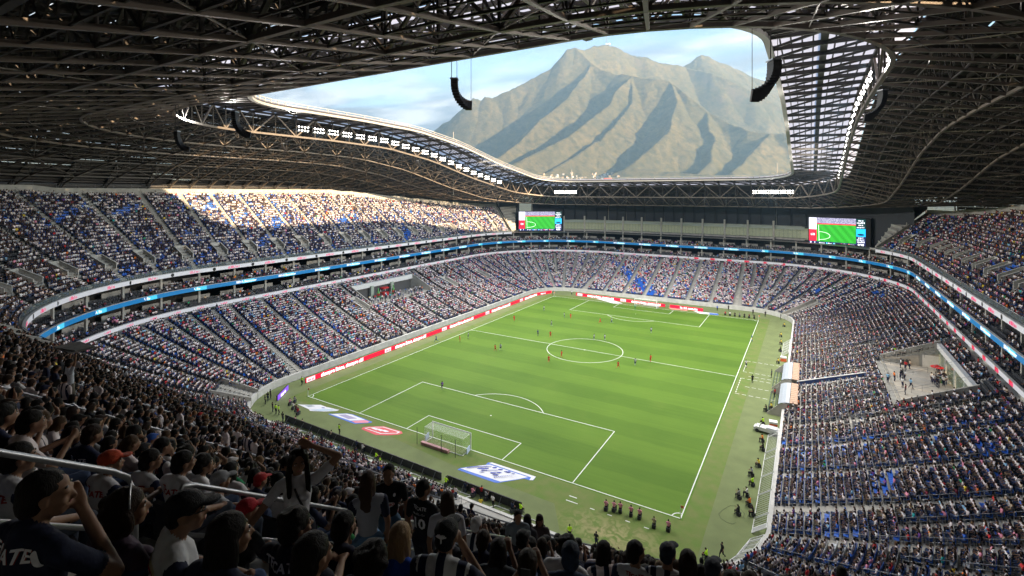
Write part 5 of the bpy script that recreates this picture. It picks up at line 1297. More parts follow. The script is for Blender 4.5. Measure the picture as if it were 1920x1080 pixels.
def occ(p):
    s = p[4] % STOT; zone = p[6]
    if zone == 'low':
        o = .975 if not (S_FR1 + 20 < s < S_FR1 + 85) else .86
        if S_NL1 + 20 < s < S_NL1 + 80: o = .93
        if p[7] > 17 and S_FR1 + 25 < s < S_FR1 + 80: o -= .15
        return o
    if zone == 'up': return .955 if s < S_NL1 or s > S_R1 - 20 else .88
    # boxes: some blocks nearly empty
    bk = int(s // 8) * (3 if zone == 'box0' else 7); return (.08, .55, .75, .3, .85, .6, .1, .7)[(bk * 5 + 3) % 8]
def seatcolor(p):
    s = p[4] % STOT
    if p[6].startswith('box'): return CHAR
    if p[6] == 'low' and (S_NL1 + 22 < s < S_NL1 + 84 or S_FR1 + 18 < s < S_FR1 + 80): return CHAR
    if s < S_NL0 + 40 or s > S_NR1 - 45: return CHAR
    # white lettering blocks; upper rows also whitened to look sunlit
    if p[6] == 'up' and p[7] > 17 and rs.random() < .55 and math.sin(s * .7) > -.2: return WHT
    if p[6] == 'low' and (S_R1 + 2 < s < S_R1 + 30) and ((p[7] // 3) % 2 == 0) and math.sin(s * .55) > .2: return WHT
    if p[6] == 'low' and s > S_F1 + 40 and s < S_FR1 + 4 and p[7] < 7: return WHT
    return BLUE
# patchy occupancy: clumps of empty seats
def clump(x, y): return noise.noise(Vector((x * .16, y * .16, 3.3)))
spect, seats = [], []
for p in places:
    e = clump(p[0] + p[2] * 3, p[1] - p[2] * 2)
    o = occ(p)
    if e > .42 and p[6] != 'up': o -= .7 * min(1, (e - .42) * 6)
    if e > .52 and p[6] == 'up' and p[8] > 40: o -= .6
    occd = rs.random() < o
    if occd: spect.append(p)
    seats.append((p, occd))
for k in range(0):                                     # people standing along the top of the lower bowl
    s = rs.uniform(S_NL0, S_R1); d = rs.uniform(26.9, 27.4); q = P(s, d)
    if lscale(s, d) and visible(q) and math.sin(s * .33) > -.5: spect.append((q.x, q.y, lz_(NL - 1) + .3, math.atan2(-nrm(s).y, -nrm(s).x) - math.pi / 2, s, d, 'top', 0, (q - CAM).length))
for k in range(60):                                      # and on the left plaza
    s = S_NL1 + rs.uniform(39, 61); q = P(s, ld_(PZ0) + rs.uniform(.2, 5)); spect.append((q.x, q.y, PZZ, math.atan2(-nrm(s).y, -nrm(s).x) - math.pi / 2, s, 20, 'top', 0, (q - CAM).length))
spect.sort(key=lambda p: p[8])
near = [p for p in spect if p[6] == 'up'][:150]
nearset = set(id(p) for p in near)
far = [p for p in spect if id(p) not in nearset]
def personality(r, zone):
    sh = pick(r, SH_T)
    if zone == 'low' and r.random() < .42: sh = 'white' if r.random() < .8 else r.choice(('pink', 'beige', 'red', 'sky'))
    if zone == 'up' and r.random() < .12: sh = r.choice(('maroon', 'black', 'navy'))
    if zone == 'near':
        q_ = r.random(); sh = 'white' if q_ < .42 else r.choice(('navy', 'navy', 'black', 'grey')) if q_ < .84 else sh
    pat = 1.0 if sh == 'white' and r.random() < .5 else 0.0
    c = np.array(PAL[sh]) * r.uniform(.85, 1.2) * (np.array((1.04, .94, .93)) if sh == 'white' and r.random() < .6 else 1)
    return sh, tuple(np.clip(c, 0, .95)), pat, pick(r, PT_T), pick(r, HR_T)
def mass(name, pts, libcol, attrs, label=None):
    me = bpy.data.meshes.new(name); me.from_pydata([p[:3] for p in pts], [], [])
    for an, (ty, vals) in attrs.items():
        a = me.attributes.new(an, ty, 'POINT')
        if ty == 'FLOAT_COLOR': a.data.foreach_set('color', np.array(vals, dtype=np.float32).ravel())
        else: a.data.foreach_set('value', np.array(vals))
    o = bpy.data.objects.new(name, me); link(o); o['kind'] = 'stuff'
    if label: o['label'] = label
    ng = bpy.data.node_groups.new(name, 'GeometryNodeTree'); ng.interface.new_socket('Geometry', in_out='INPUT', socket_type='NodeSocketGeometry'); ng.interface.new_socket('Geometry', in_out='OUTPUT', socket_type='NodeSocketGeometry')
    gi = ng.nodes.new('NodeGroupInput'); go = ng.nodes.new('NodeGroupOutput'); ip = ng.nodes.new('GeometryNodeInstanceOnPoints'); ci = ng.nodes.new('GeometryNodeCollectionInfo')
    ci.inputs['Collection'].default_value = libcol; ci.inputs['Separate Children'].default_value = True; ci.inputs['Reset Children'].default_value = True
    def na(nm, ty): n = ng.nodes.new('GeometryNodeInputNamedAttribute'); n.data_type = ty; n.inputs['Name'].default_value = nm; return n.outputs[0]
    ng.links.new(gi.outputs[0], ip.inputs['Points']); ng.links.new(ci.outputs[0], ip.inputs['Instance']); ip.inputs['Pick Instance'].default_value = True
    ng.links.new(na('idx', 'INT'), ip.inputs['Instance Index'])
    cx = ng.nodes.new('ShaderNodeCombineXYZ'); ng.links.new(na('rotz', 'FLOAT'), cx.inputs[2]); er = ng.nodes.new('FunctionNodeEulerToRotation'); ng.links.new(cx.outputs[0], er.inputs[0]); ng.links.new(er.outputs[0], ip.inputs['Rotation'])
    ng.links.new(na('scl', 'FLOAT'), ip.inputs['Scale']); ng.links.new(ip.outputs[0], go.inputs[0])
    md = o.modifiers.new('instances', 'NODES'); md.node_group = ng; return o
n = len(far); print('spectators', len(spect), 'far', n, 'places', len(places))
SHC, PTC, HRC, PAT, IDX, ROT, SCL, SLC, P2 = [], [], [], [], [], [], [], [], []
for p in far:
    sh, c, pat, pt, hr = personality(pr, 'near' if p[6] == 'up' and (p[4] > S_R1 or p[4] < 30) else p[6])
    z = p[2]; stand_ = pr.random() < .035 or p[6] == 'top'; idx = pr.randrange(N_SEATV) if not stand_ else 9 + pr.randrange(3)
    if idx == 3 and pr.random() < .6: hr = PAL[pr.choice(('white', 'navy', 'red', 'blue', 'black'))]
    P2.append((p[0] + pr.uniform(-.04, .04), p[1] + pr.uniform(-.04, .04), z)); SHC.append((*c, 1)); sl_ = PAL['navy'] if pat and pr.random() < .5 else c; SLC.append((*sl_, 1)); PTC.append((*pt, 1)); HRC.append((*hr, 1)); PAT.append(pat); IDX.append(idx); ROT.append(p[3] + pr.uniform(-.35, .35)); SCL.append(pr.uniform(.92, 1.06))
mass('crowd', P2, lib, {'shirt': ('FLOAT_COLOR', SHC), 'sleeve': ('FLOAT_COLOR', SLC), 'pants': ('FLOAT_COLOR', PTC), 'hair': ('FLOAT_COLOR', HRC), 'pat': ('FLOAT', np.array(PAT, dtype=np.float32)), 'idx': ('INT', np.array(IDX, dtype=np.int32)), 'rotz': ('FLOAT', np.array(ROT, dtype=np.float32)), 'scl': ('FLOAT', np.array(SCL, dtype=np.float32))}, 'packed crowd of spectators filling the stands all round the pitch')
seats.sort(key=lambda q: q[0][8]); ups = [q for q in seats if q[0][6] == 'up']; nseats = ups[:290]; nsid = set(id(q[0]) for q in nseats)
fseats = [q[0] for q in seats if id(q[0]) not in nsid]
mass('seating', [(p[0], p[1], p[2]) for p in fseats], lib2, {'seatcol': ('FLOAT_COLOR', [(*seatcolor(p), 1) for p in fseats]), 'idx': ('INT', np.zeros(len(fseats), np.int32)), 'rotz': ('FLOAT', np.array([p[3] for p in fseats], dtype=np.float32)), 'scl': ('FLOAT', np.ones(len(fseats), np.float32))}, 'rows of blue, charcoal and white plastic seats in the stands')
ORDN = ('first second third fourth fifth sixth seventh eighth ninth tenth eleventh twelfth thirteenth fourteenth fifteenth sixteenth seventeenth eighteenth nineteenth twentieth twenty-first twenty-second twenty-third twenty-fourth twenty-fifth twenty-sixth twenty-seventh twenty-eighth twenty-ninth thirtieth thirty-first thirty-second thirty-third thirty-fourth').split()
def seatpos(p):
    s = p[4]; aa = [a for a, _ in UA if a > s] ; a = min(aa) if aa else s; blk = sorted([q for q, _ in UA if q > 490]).index(a) if a > 490 else 0
    k = int((a - s) * lscale(s, p[5]) / .495); return ORDN[min(k, 33)], ORDN[min(p[7], 33)], a
BLKN = {}
for a, _ in UA:
    if a > 490 or a < 60: BLKN[a] = None
al_ = sorted([a for a in BLKN if a > 490]) + sorted([a for a in BLKN if a < 60])
i0_ = min(range(len(al_)), key=lambda i: abs(al_[i] - 540.1))
def blockname(a):
    if a not in al_: return 'far'
    k = al_.index(a) - i0_
    return {0: 'nearest aisle', 1: 'second aisle', 2: 'third aisle', 3: 'fourth aisle', 4: 'fifth aisle', -1: 'bottom-centre aisle', -2: 'right-hand aisle', -3: 'last aisle'}.get(k, ('%s aisle' % ORDN[k] if k > 0 else 'outer aisle'))
for p, oc in nseats:
    k_, r_n, a = seatpos(p)
    o = inst('seat', seat_me, None, (p[0], p[1], p[2]), p[3], label='charcoal plastic seat, %s place by the %s, %s row up' % (k_, blockname(a), r_n), cat='seat', group='charcoal seats of the near upper stand'); o['seatcol'] = list(CHAR)
# --- nearest spectators: one thing each, body + hair
HAIRN = {'short': 'short-haired', 'curly': 'curly-haired', 'long': 'long-haired', 'pony': 'ponytailed', 'cap': 'cap-wearing', 'bun': 'bun-haired'}
hair_me = {}
for k in HAIRN:
    hb = Body(); hair_prims(hb, k, (0, 0, 0)); hair_me[k] = hb.mesh('hair_' + k, .011, mats=[M_hair], smooth_it=1)
    if k != 'cap':
        co = np.zeros(len(hair_me[k].vertices) * 3); hair_me[k].vertices.foreach_get('co', co); co = co.reshape(-1, 3)
        dsp = np.array([noise.noise(Vector((q[0] * 60, q[1] * 60, q[2] * 14))) for q in co]); co *= (1 + .018 * dsp)[:, None]; hair_me[k].vertices.foreach_set('co', co.ravel())
fb_ = MB()
def _ell(mb, c, r, m=0, n=6):
    vs = []; i0 = len(mb.v)
    for a in range(1, n):
        for b2 in range(n * 2): t, u = math.pi * a / n, math.pi * b2 / n; mb.v.append((c[0] + r[0] * math.sin(t) * math.cos(u), c[1] + r[1] * math.sin(t) * math.sin(u), c[2] + r[2] * math.cos(t)))
    for a in range(n - 2):
        for b2 in range(n * 2): q = i0 + a * n * 2; mb.f.append((q + b2, q + (b2 + 1) % (n * 2), q + n * 2 + (b2 + 1) % (n * 2), q + n * 2 + b2)); mb.m.append(m)
    mb.f.append(tuple(i0 + b2 for b2 in range(n * 2))[::-1]); mb.m.append(m); mb.f.append(tuple(i0 + (n - 2) * n * 2 + b2 for b2 in range(n * 2))); mb.m.append(m)
for sx in (-1, 1):
    _ell(fb_, (sx * .034, .082, .008), (.015, .008, .008), 0); _ell(fb_, (sx * .034, .088, .008), (.006, .004, .006), 1); _ell(fb_, (sx * .035, .088, .030), (.020, .007, .004), 1)
_ell(fb_, (0, .098, -.058), (.024, .006, .006), 2)
face_me = fb_.mesh('face_features', [mat('eye_white', (.55, .53, .5), .3), mat('eye_dark', (.01, .008, .007), .3), mat('lips', (.30, .09, .08), .5)], smooth=True)
NB = []
for k, (a_, tu, le, fe) in enumerate((('knees', -.45, .0, 0), ('forward', -.3, .16, 0), ('clap', -.15, .05, 0), ('crossed', -.5, -.05, 0), ('chin', -.35, .2, 0), ('knees', -.4, .05, 1), ('phone', .0, .05, 1), ('forward', -.55, .12, 1), ('crossed', -.1, 0, 1), ('crossed', -.1, .1, 0))):
    b_ = seated(a_, tu, 0, le, female=bool(fe), spread=.09 + .01 * (k % 5)); NB.append((b_.mesh('seated_body', .0215), tu, le, fe))
def put_hair(body, kind, col, hc, turn, lean, piv=(0, 0, .62), scale=1.0):
    c = Vector(hc); M = Matrix.Rotation(-lean, 3, 'X'); c2 = Vector(piv) + M @ (c - Vector(piv))
    tp = Vector((0, -.01, -.06)); off = tp - (Matrix.Rotation(turn, 3, 'Z') @ tp)
    for nm, me in (('hair' if kind != 'cap' else 'cap', hair_me[kind]), ('face_features', face_me)):
        o = inst(nm, me, body, c2 + M @ off); o.scale = (.96,) * 3; o.rotation_euler = (M @ Matrix.Rotation(turn, 3, 'Z')).to_euler(); o['hair'] = list(col)
        if nm != 'face_features': o.scale = (scale,) * 3
PRN = {}
for k, p in enumerate(near):
    sh, c, pat, pt, hr = personality(pr, 'near'); v = pr.randrange(len(NB)); me, tu, le, fe = NB[v]
    hk = pr.choice(('long', 'long', 'pony', 'long', 'bun')) if fe else pr.choices(('short', 'curly', 'cap'), (6, 1.2, 1.6))[0]
    if hk == 'cap': hr = PAL[pr.choice(('white', 'navy', 'red', 'black', 'grey', 'black'))]
    seat_, row_, a = seatpos(p)
    o = inst('person', me, None, (p[0], p[1], p[2]), p[3] + pr.uniform(-.3, .3), label='%s spectator in %s%s shirt, %s place by the %s, %s row up' % (HAIRN[hk], 'striped ' if pat else '', sh, seat_, blockname(a), row_), cat='person', group='seated spectators in the near upper stand')
    sc_ = pr.uniform(.93, 1.05); o.scale = (sc_,) * 3
    o['shirt'] = list(c); o['sleeve'] = list(PAL['navy'] if pat and pr.random() < .6 else c); o['pants'] = list(pt); o['pat'] = pat
    put_hair(o, hk, hr, HEADC, tu, le)
    if hk in ('short', 'cap', 'curly') and sh in ('white', 'navy', 'black') and p[8] < 15 and pr.random() < .55:
        kd = 'r' if sh == 'white' else 'w'
        if (v, kd) not in PRN:
            d_ = decal(o, flat('TECATE', .078, P_dr if kd == 'r' else P_wh, .002), .965, 0); PRN[(v, kd)] = d_.data; d2 = decal(o, disk(.05, .055, P_rd), .80, 0) if kd == 'w' else None; PRN[(v, kd, 2)] = d2.data if d2 else None
        else:
            inst('print', PRN[(v, kd)], o)
            if PRN[(v, kd, 2)]: inst('print', PRN[(v, kd, 2)], o)
# ---------------------------------------------------------------- round the pitch
def gnd(px, py, z=0.0):
    fwd = Vector((-.5143, .8576, 0)); rt = Vector((.8576, .5143, 0)); d = fwd + rt * ((px - 960) / 928.17) + Vector((0, 0, (360.8 - py) / 928.17)); t = (z - CAM.z) / d.z; return CAM + d * t
# goals
M_net = glass_mat('goal_net', (.75, .77, .75), .14, .8)
for sg, lab in ((-1, 'near goal with white net and box frame, standing left of the blue and white mat'), (1, 'far goal in front of the red board at the other end')):
    g = empty('goal', (0, sg * 52.5, 0), 0 if sg < 0 else math.pi, label=lab, cat='goal', group='goals')
    b = MB(); r = .09
    for x in (-3.66, 3.66): b.tube([(x, 0, 0), (x, 0, 2.47)], r, 8)
    b.tube([(-3.73, 0, 2.47), (3.73, 0, 2.47)], r, 8); b.build('goal_frame', M_line, g)
    b = MB()
    for x in (-3.66, 3.66):
        b.tube([(x, 0, .04), (x, -2.1, .04)], .05, 6); b.tube([(x, 0, 2.47), (x, -1.9, 2.40)], .018, 5)
    b.tube([(-3.66, -2.1, .04), (3.66, -2.1, .04)], .05, 6); b.build('ground_bar', M_line, g)
    b = MB()
    def grid(o, u, v, nu, nv):
        o, u, v = Vector(o), Vector(u), Vector(v)
        for i in range(nu + 1): b.beam(o + u * (i / nu), o + u * (i / nu) + v, .007)
        for j in range(nv + 1): b.beam(o + v * (j / nv), o + v * (j / nv) + u, .007)
    grid((-3.66, 0, 2.45), (7.32, 0, 0), (0, -1.9, -.05), 36, 9); grid((-3.66, -1.95, 2.38), (7.32, 0, 0), (0, -.1, -2.3), 36, 12)
    for x in (-3.66, 3.66): grid((x, 0, 2.42), (0, -1.95, -.02), (0, 0, -2.36), 9, 12)
    b.build('net_cord', M_line, g)
    b = MB(); b.quad((-3.66, 0, 2.46), (3.66, 0, 2.46), (3.66, -1.92, 2.40), (-3.66, -1.92, 2.40)); b.quad((-3.66, -1.93, 2.40), (3.66, -1.93, 2.40), (3.66, -2.06, .06), (-3.66, -2.06, .06)); b.build('net', M_net, g)
    for x in (-4.3, 0.4, 3.0) if sg < 0 else (-3.4, 3.4):
        b = MB(); b.tube([(x, -2.9, 0), (x, -2.9, 2.6)], .04, 6); o = b.build('net_pole', M_dark, g) 
    b = MB(); b.box((-1.2, -2.45, .22), (5.2, .45, .40)); b.build('padded_board', mat('faded_pink_board', (.62, .34, .36)) if sg < 0 else M_white, g)
    for x in (-4.0, 3.85): b = MB(); b.box((x, -.9, .45), (.08, 1.2, .85), .25); b.build('side_board', mat('blue_white_board', (.45, .55, .75)), g)
# corner flags
for x, y, lab in ((-34, -52.5, 'near left'), (34, -52.5, 'near right'), (34, 52.5, 'far right'), (-34, 52.5, 'far left')):
    e = empty('corner_flag', (x, y, 0), label='corner flag at the %s corner of the pitch' % lab, cat='flag', group='corner flags'); b = MB(); b.tube([(0, 0, 0), (0, 0, 1.6)], .035, 6); b.build('pole', M_line, e)
    b = MB(); b.box((.2, 0, 1.42), (.4, .02, .3)); b.build('flag', mat('flag_orange', (.75, .22, .08)), e)
# LED boards
M_led = emis_mat('red_led_board', (.78, .005, .03), .33); M_ledw = emis_mat('white_led_text', (.95, .90, .92), .42); M_ledp = emis_mat('pink_led_logo', (.85, .50, .55), .35)
T_sl = tmesh('siempre listos, siempre ahí', 1.05, M_ledw, bold=.045); T_dm = tmesh('.com.mx', .9, M_ledw, bold=.03); T_un = strokes(5, 2.2, .62, M_ledw, 9); T_un2 = strokes(4, 2.4, .6, M_ledw, 4)
def led(p, q, label, texts, h=1.0):
    p, q = Vector(p), Vector(q); u = q - p; wd = u.length; e = empty('advertising_board', tuple(p), math.atan2(u.y, u.x), label=label, cat='advertising board')
    n = max(1, round(wd / 1.0 / 5))
    b = MB(); b.box((wd / 2, .16, h / 2), (wd, .22, h)); b.build('casing', M_dark, e)
    for k in range(n): b = MB(); x0, x1 = wd * k / n + .01, wd * (k + 1) / n - .01; b.quad((x0, .03, .06), (x1, .03, .06), (x1, .03, h), (x0, .03, h)); b.build('led_panel', M_led, e)
    for x, me in texts:
        o = inst('lettering', me, e, (x, .0, h * .50)); o.rotation_euler = (R(90), 0, 0)
    return e
def logo_block(e, x, h=1.0):
    b = MB(); b.box((x, .01, h / 2), (2.0, .03, h * .86)); b.build('logo_panel', M_ledp, e)
    o = inst('lettering', strokes(3, 1.4, .5, M_led, 6), e, (x, -.02, h * .5)); o.rotation_euler = (R(90), 0, 0)
# left board: faces +X; runs along y (drawn so that local -Y faces the pitch: p at far end? use p->q going -y)
XL = -39.9
def ledl(y0, y1, label, reps, start=2.2):
    tx = []; 
    e = led((XL, y0, 0), (XL, y1, 0), label, tx)
    x = start
    for k in range(reps):
        logo_block(e, x); o = inst('lettering', T_sl, e, (x + 8.1, -.02, .50)); o.rotation_euler = (R(90), 0, 0); x += 21.5
ledl(-48.6, 49.0, 'long red advertising board along the left touchline with white slogans', 5, 1.2)
e = led((-39.9, 50.0, 0), (-37.2, 57.0, 0), 'short red board angled across the far left corner', []); o = inst('lettering', T_un2, e, (3.2, -.02, .5)); o.rotation_euler = (R(90), 0, 0); 
a, c = gnd(1080, 554), gnd(1247, 576)
e = led((a.x, a.y, 0), (c.x, c.y, 0), 'red board behind the far goal with a white slogan repeated', []); wl = (c - a).length
for x in (1.6, 18.5): logo_block(e, x); 
for x in (9.8, 26.6): o = inst('lettering', T_sl, e, (x, -.02, .50)); o.rotation_euler = (R(90), 0, 0); o.scale = (.9, .9, 1)
a, c = gnd(1256, 577), gnd(1318, 584.5)
e = led((a.x, a.y, 0), (c.x, c.y, 0), 'short red board to the right of the far goal with a web address', []); 
o = inst('lettering', T_un, e, (4.4, -.02, .5)); o.rotation_euler = (R(90), 0, 0); o = inst('lettering', T_dm, e, (7.2, -.02, .5)); o.rotation_euler = (R(90), 0, 0)
# small purple board in the near left corner
a, c = gnd(521, 752), gnd(541, 731); e = led((a.x, a.y, 0), (c.x, c.y, 0), 'short purple board standing behind the near left corner', []); 
for o in e.children: 
    if o.name.startswith('led_panel'): o.data.materials[0] = emis_mat('purple_led', (.16, .06, .55), .3)
o = inst('lettering', T_un2, e, (2.6, -.02, .5)); o.rotation_euler = (R(90), 0, 0)
# black backs of the boards at the near end, seen from behind
for (x0, x1, lab) in ((-28.6, 4.9, 'left and longer of the two black board backs behind the near goal'), (5.9, 17.2, 'right and shorter of the two black board backs behind the near goal')):
    e = empty('board_back', (x0, -60.9, 0), label=lab, cat='advertising board'); wd = x1 - x0; n = round(wd / 2)
    for k in range(n):
        b = MB(); b.box((wd * (k + .5) / n, 0, .52), (wd / n - .03, .12, 1.0)); b.build('board_panel', mat('board_black', (.022, .022, .024), .6), e)
        b = MB(); b.beam((wd * (k + .5) / n, -.06, .85), (wd * (k + .5) / n, -.75, .02), .05); b.beam((wd * (k + .5) / n, -.06, .05), (wd * (k + .5) / n, -.75, .02), .05); b.build('strut', M_steel, e)
# printed mats, flat on the turf
def matpoly(name, lab, pts, m, extra=(), grp='printed advertising mats beside the goals'):
    c = sum((gnd(*p) for p in pts), Vector()) / len(pts); e = empty(name, (c.x, c.y, 0), label=lab, cat='mat', group=grp)
    def add(nm, pp, mm, z):
        b = MB(); b.poly([(gnd(*p).x - c.x, gnd(*p).y - c.y, z) for p in pp][::-1]); o = b.build(nm, mm, e)
        if o.data.polygons[0].normal.z < 0: o.data.flip_normals()
    add('base_print', pts, m, .02)
    for k, (nm, pp, mm) in enumerate(extra): add(nm, pp, mm, .026 + .006 * k)
    return e, c
M_pw = mat('mat_white', (.74, .75, .80), .6, noise_=.06, nscale=2); M_pb = mat('mat_blue', (.06, .16, .60), .6); M_pr = mat('mat_red', (.62, .06, .08), .6); M_pk = mat('mat_navy_figures', (.05, .07, .38), .6); M_pp = mat('mat_pink', (.70, .22, .32), .6)
def cr_(pts, x0, y0, s): return [(x0 + a * s, y0 + b * s) for a, b in pts]
q = lambda pts: cr_(pts, 850, 855, 160 / 1920)
blobs = []
for cx, cy, w_, h_ in ((640, 288, 110, 17), (930, 268, 55, 18), (740, 285, 60, 14), (690, 325, 70, 9), (1060, 312, 55, 16), (900, 388, 80, 15), (1030, 382, 60, 14), (1240, 370, 60, 17), (950, 430, 75, 13), (1170, 358, 30, 8), (1350, 403, 40, 7), (640, 372, 60, 7)):
    blobs.append(('figure', q([(cx + w_ * math.cos(k * math.pi / 5), cy + h_ * math.sin(k * math.pi / 5)) for k in range(10)]), M_pk))
blobs += [('figure_line', q([(300, 275), (530, 245), (860, 240), (860, 252), (540, 260), (310, 285)]), M_pk), ('figure_line', q([(640, 330), (1000, 330), (1000, 340), (640, 342)]), M_pk)]
for k in range(14): x = 900 + k * 42; blobs.append(('small_mark', q([(x, 470 - k * 1.6), (x + 34, 478 - k * 2), (x + 60, 500 - k * 3.5), (x + 28, 498 - k * 3.5)]), M_pk))
matpoly('advertising_mat', 'large blue and white printed mat right of the near goal', q([(90, 310), (160, 270), (730, 200), (780, 150), (870, 145), (1860, 470), (1800, 550), (1710, 548), (1600, 510), (1480, 530), (1000, 608), (930, 600)]), M_pb,
    [('white_field', q([(160, 283), (600, 218), (830, 200), (1680, 478), (1480, 520), (1060, 580)]), M_pw), ('white_border', q([(800, 165), (870, 148), (1860, 470), (1790, 550), (1710, 548), (1750, 485)]), M_pw)] + blobs)
q2 = lambda pts: cr_(pts, 555, 750, 210 / 1920)
matpoly('advertising_mat', 'plain white folded-looking mat nearest the near left corner flag', q2([(30, 75), (110, 82), (420, 84), (520, 120), (740, 172), (700, 190), (480, 200), (240, 190), (220, 160)]), M_pw, [('grey_mark', q2([(150, 92), (260, 88), (330, 108), (220, 125)]), mat('mat_grey', (.35, .4, .45))), ('dark_mark', q2([(440, 130), (490, 130), (490, 142), (440, 142)]), M_pk), ('pale_blue_field', q2([(240, 172), (480, 150), (720, 172), (600, 188), (400, 194)]), mat('mat_paleblue', (.5, .6, .72)))])
matpoly('advertising_mat', 'white mat with violet edge and pink band, second from the near left corner', q2([(550, 245), (580, 238), (880, 232), (980, 250), (1310, 378), (1290, 392), (1010, 412), (930, 385)]), M_pb, [('white_field', q2([(590, 243), (870, 236), (960, 254), (1190, 345), (930, 356)]), M_pw), ('grey_figures', q2([(720, 255), (850, 250), (1050, 320), (900, 330)]), mat('mat_violetgrey', (.36, .33, .5))), ('pink_band', q2([(950, 362), (1190, 348), (1260, 372), (1230, 392), (1020, 398)]), M_pp)])
matpoly('advertising_mat', 'red mat with white letters left of the near goal', q2([(1120, 500), (1150, 470), (1250, 456), (1500, 452), (1810, 540), (1830, 575), (1760, 595), (1560, 608), (1370, 603)]), M_pr, [('white_line', q2([(1170, 485), (1250, 470), (1500, 462), (1790, 550), (1740, 575), (1450, 582)]), M_pw), ('red_field', q2([(1200, 488), (1260, 476), (1495, 470), (1750, 550), (1720, 568), (1460, 572)]), M_pr)] + [('letter', q2([(1280 + k * 90, 482 + k * 22), (1340 + k * 90, 476 + k * 20), (1440 + k * 80, 505 + k * 20), (1370 + k * 80, 520 + k * 18)]), M_pw) for k in range(3)])
matpoly('advertising_mat', 'white diamond mat left of the far goal', [(1118, 560), (1140, 560), (1168, 569), (1150, 569)], M_pw)
matpoly('advertising_mat', 'pale red mat right of the far goal', [(1253, 576.5), (1285, 580), (1290, 583), (1258, 580)], mat('mat_salmon', (.62, .28, .22)))
matpoly('advertising_mat', 'white and blue mat behind the far penalty area, right-hand end', [(1300, 583), (1345, 588), (1348, 591), (1312, 588)], M_pw, [('blue_part', [(1330, 587), (1346, 588.4), (1348, 591), (1330, 589.6)], M_pb)])
# crowd barriers leaning from the front wall to the turf
M_bar = mat('white_barrier', (.68, .69, .68), .5, noise_=.1, nscale=3)
def barrier(s0, s1, lab, grp, d1=-1.55, bars=9, z0=1.15):
    a, b_, c, d_ = P(s0, -.08, z0), P(s1, -.08, z0), P(s1, d1, .05), P(s0, d1, .05); o_ = (a + b_ + c + d_) / 4
    e = empty('crowd_barrier', tuple(o_), label=lab, cat='barrier', group=grp); a, b_, c, d_ = (v - o_ for v in (a, b_, c, d_))
    m_ = MB(); 
    for p_, q_ in ((a, b_), (b_, c), (c, d_), (d_, a)): m_.tube([p_, q_], .05, 6)
    m_.build('frame', M_bar, e)
    for k in range(1, bars): t = k / bars; m_ = MB(); m_.tube([lerp(a, b_, t), lerp(d_, c, t)], .022, 4); m_.build('bar', M_bar, e)
yy = -24.6; k = 0
for ln_ in (1.0, 5.6, 2.2, 5.0, 4.6, 5.2, 2.0, 5.0, 4.8, 4.8, 4.4):
    s0 = S_FR1 + HY - yy; s1 = s0 + ln_
    if s0 < S_R1 < s1: s1 = S_R1
    sc_c = RR / R0 if s0 >= S_R1 else 1
    e0 = min(k, 12); barrier(s0, s0 + (s1 - s0) * sc_c * .94, 'white barred barrier leaning on the right-hand wall, %s after the white cart' % ORDN[e0], 'leaning barriers on the right side', bars=max(2, int(ln_ * 2))); yy -= ln_; k += 1
    if s0 >= S_R1 and k > 7: break
ss_ = S_R1 + 6
for k in range(6): barrier(ss_, ss_ + 7.4, 'white barred barrier in the near right corner, %s from the right' % ORDN[k], 'leaning barriers in the near right corner', bars=7); ss_ += 8.2
for k, x in enumerate(np.arange(-28, 19, 3.35)):
    s0 = (-x) % STOT - 1.6
    if k % 7 == 5: continue
    barrier(s0, s0 + 3.1, 'open white barrier frame behind the black boards, %s from the left' % ORDN[k], 'white frames behind the near boards', d1=-2.3, bars=2 if k % 2 else 1, z0=.9)
for k, y in enumerate((31, 28.6, 26.2, 23.8, 21.4)): s0 = S_FR1 + HY - y; barrier(s0, s0 + 2.1, 'small white barrier by the far right wall, %s from the far corner' % ORDN[k], 'leaning barriers on the right side', bars=3)
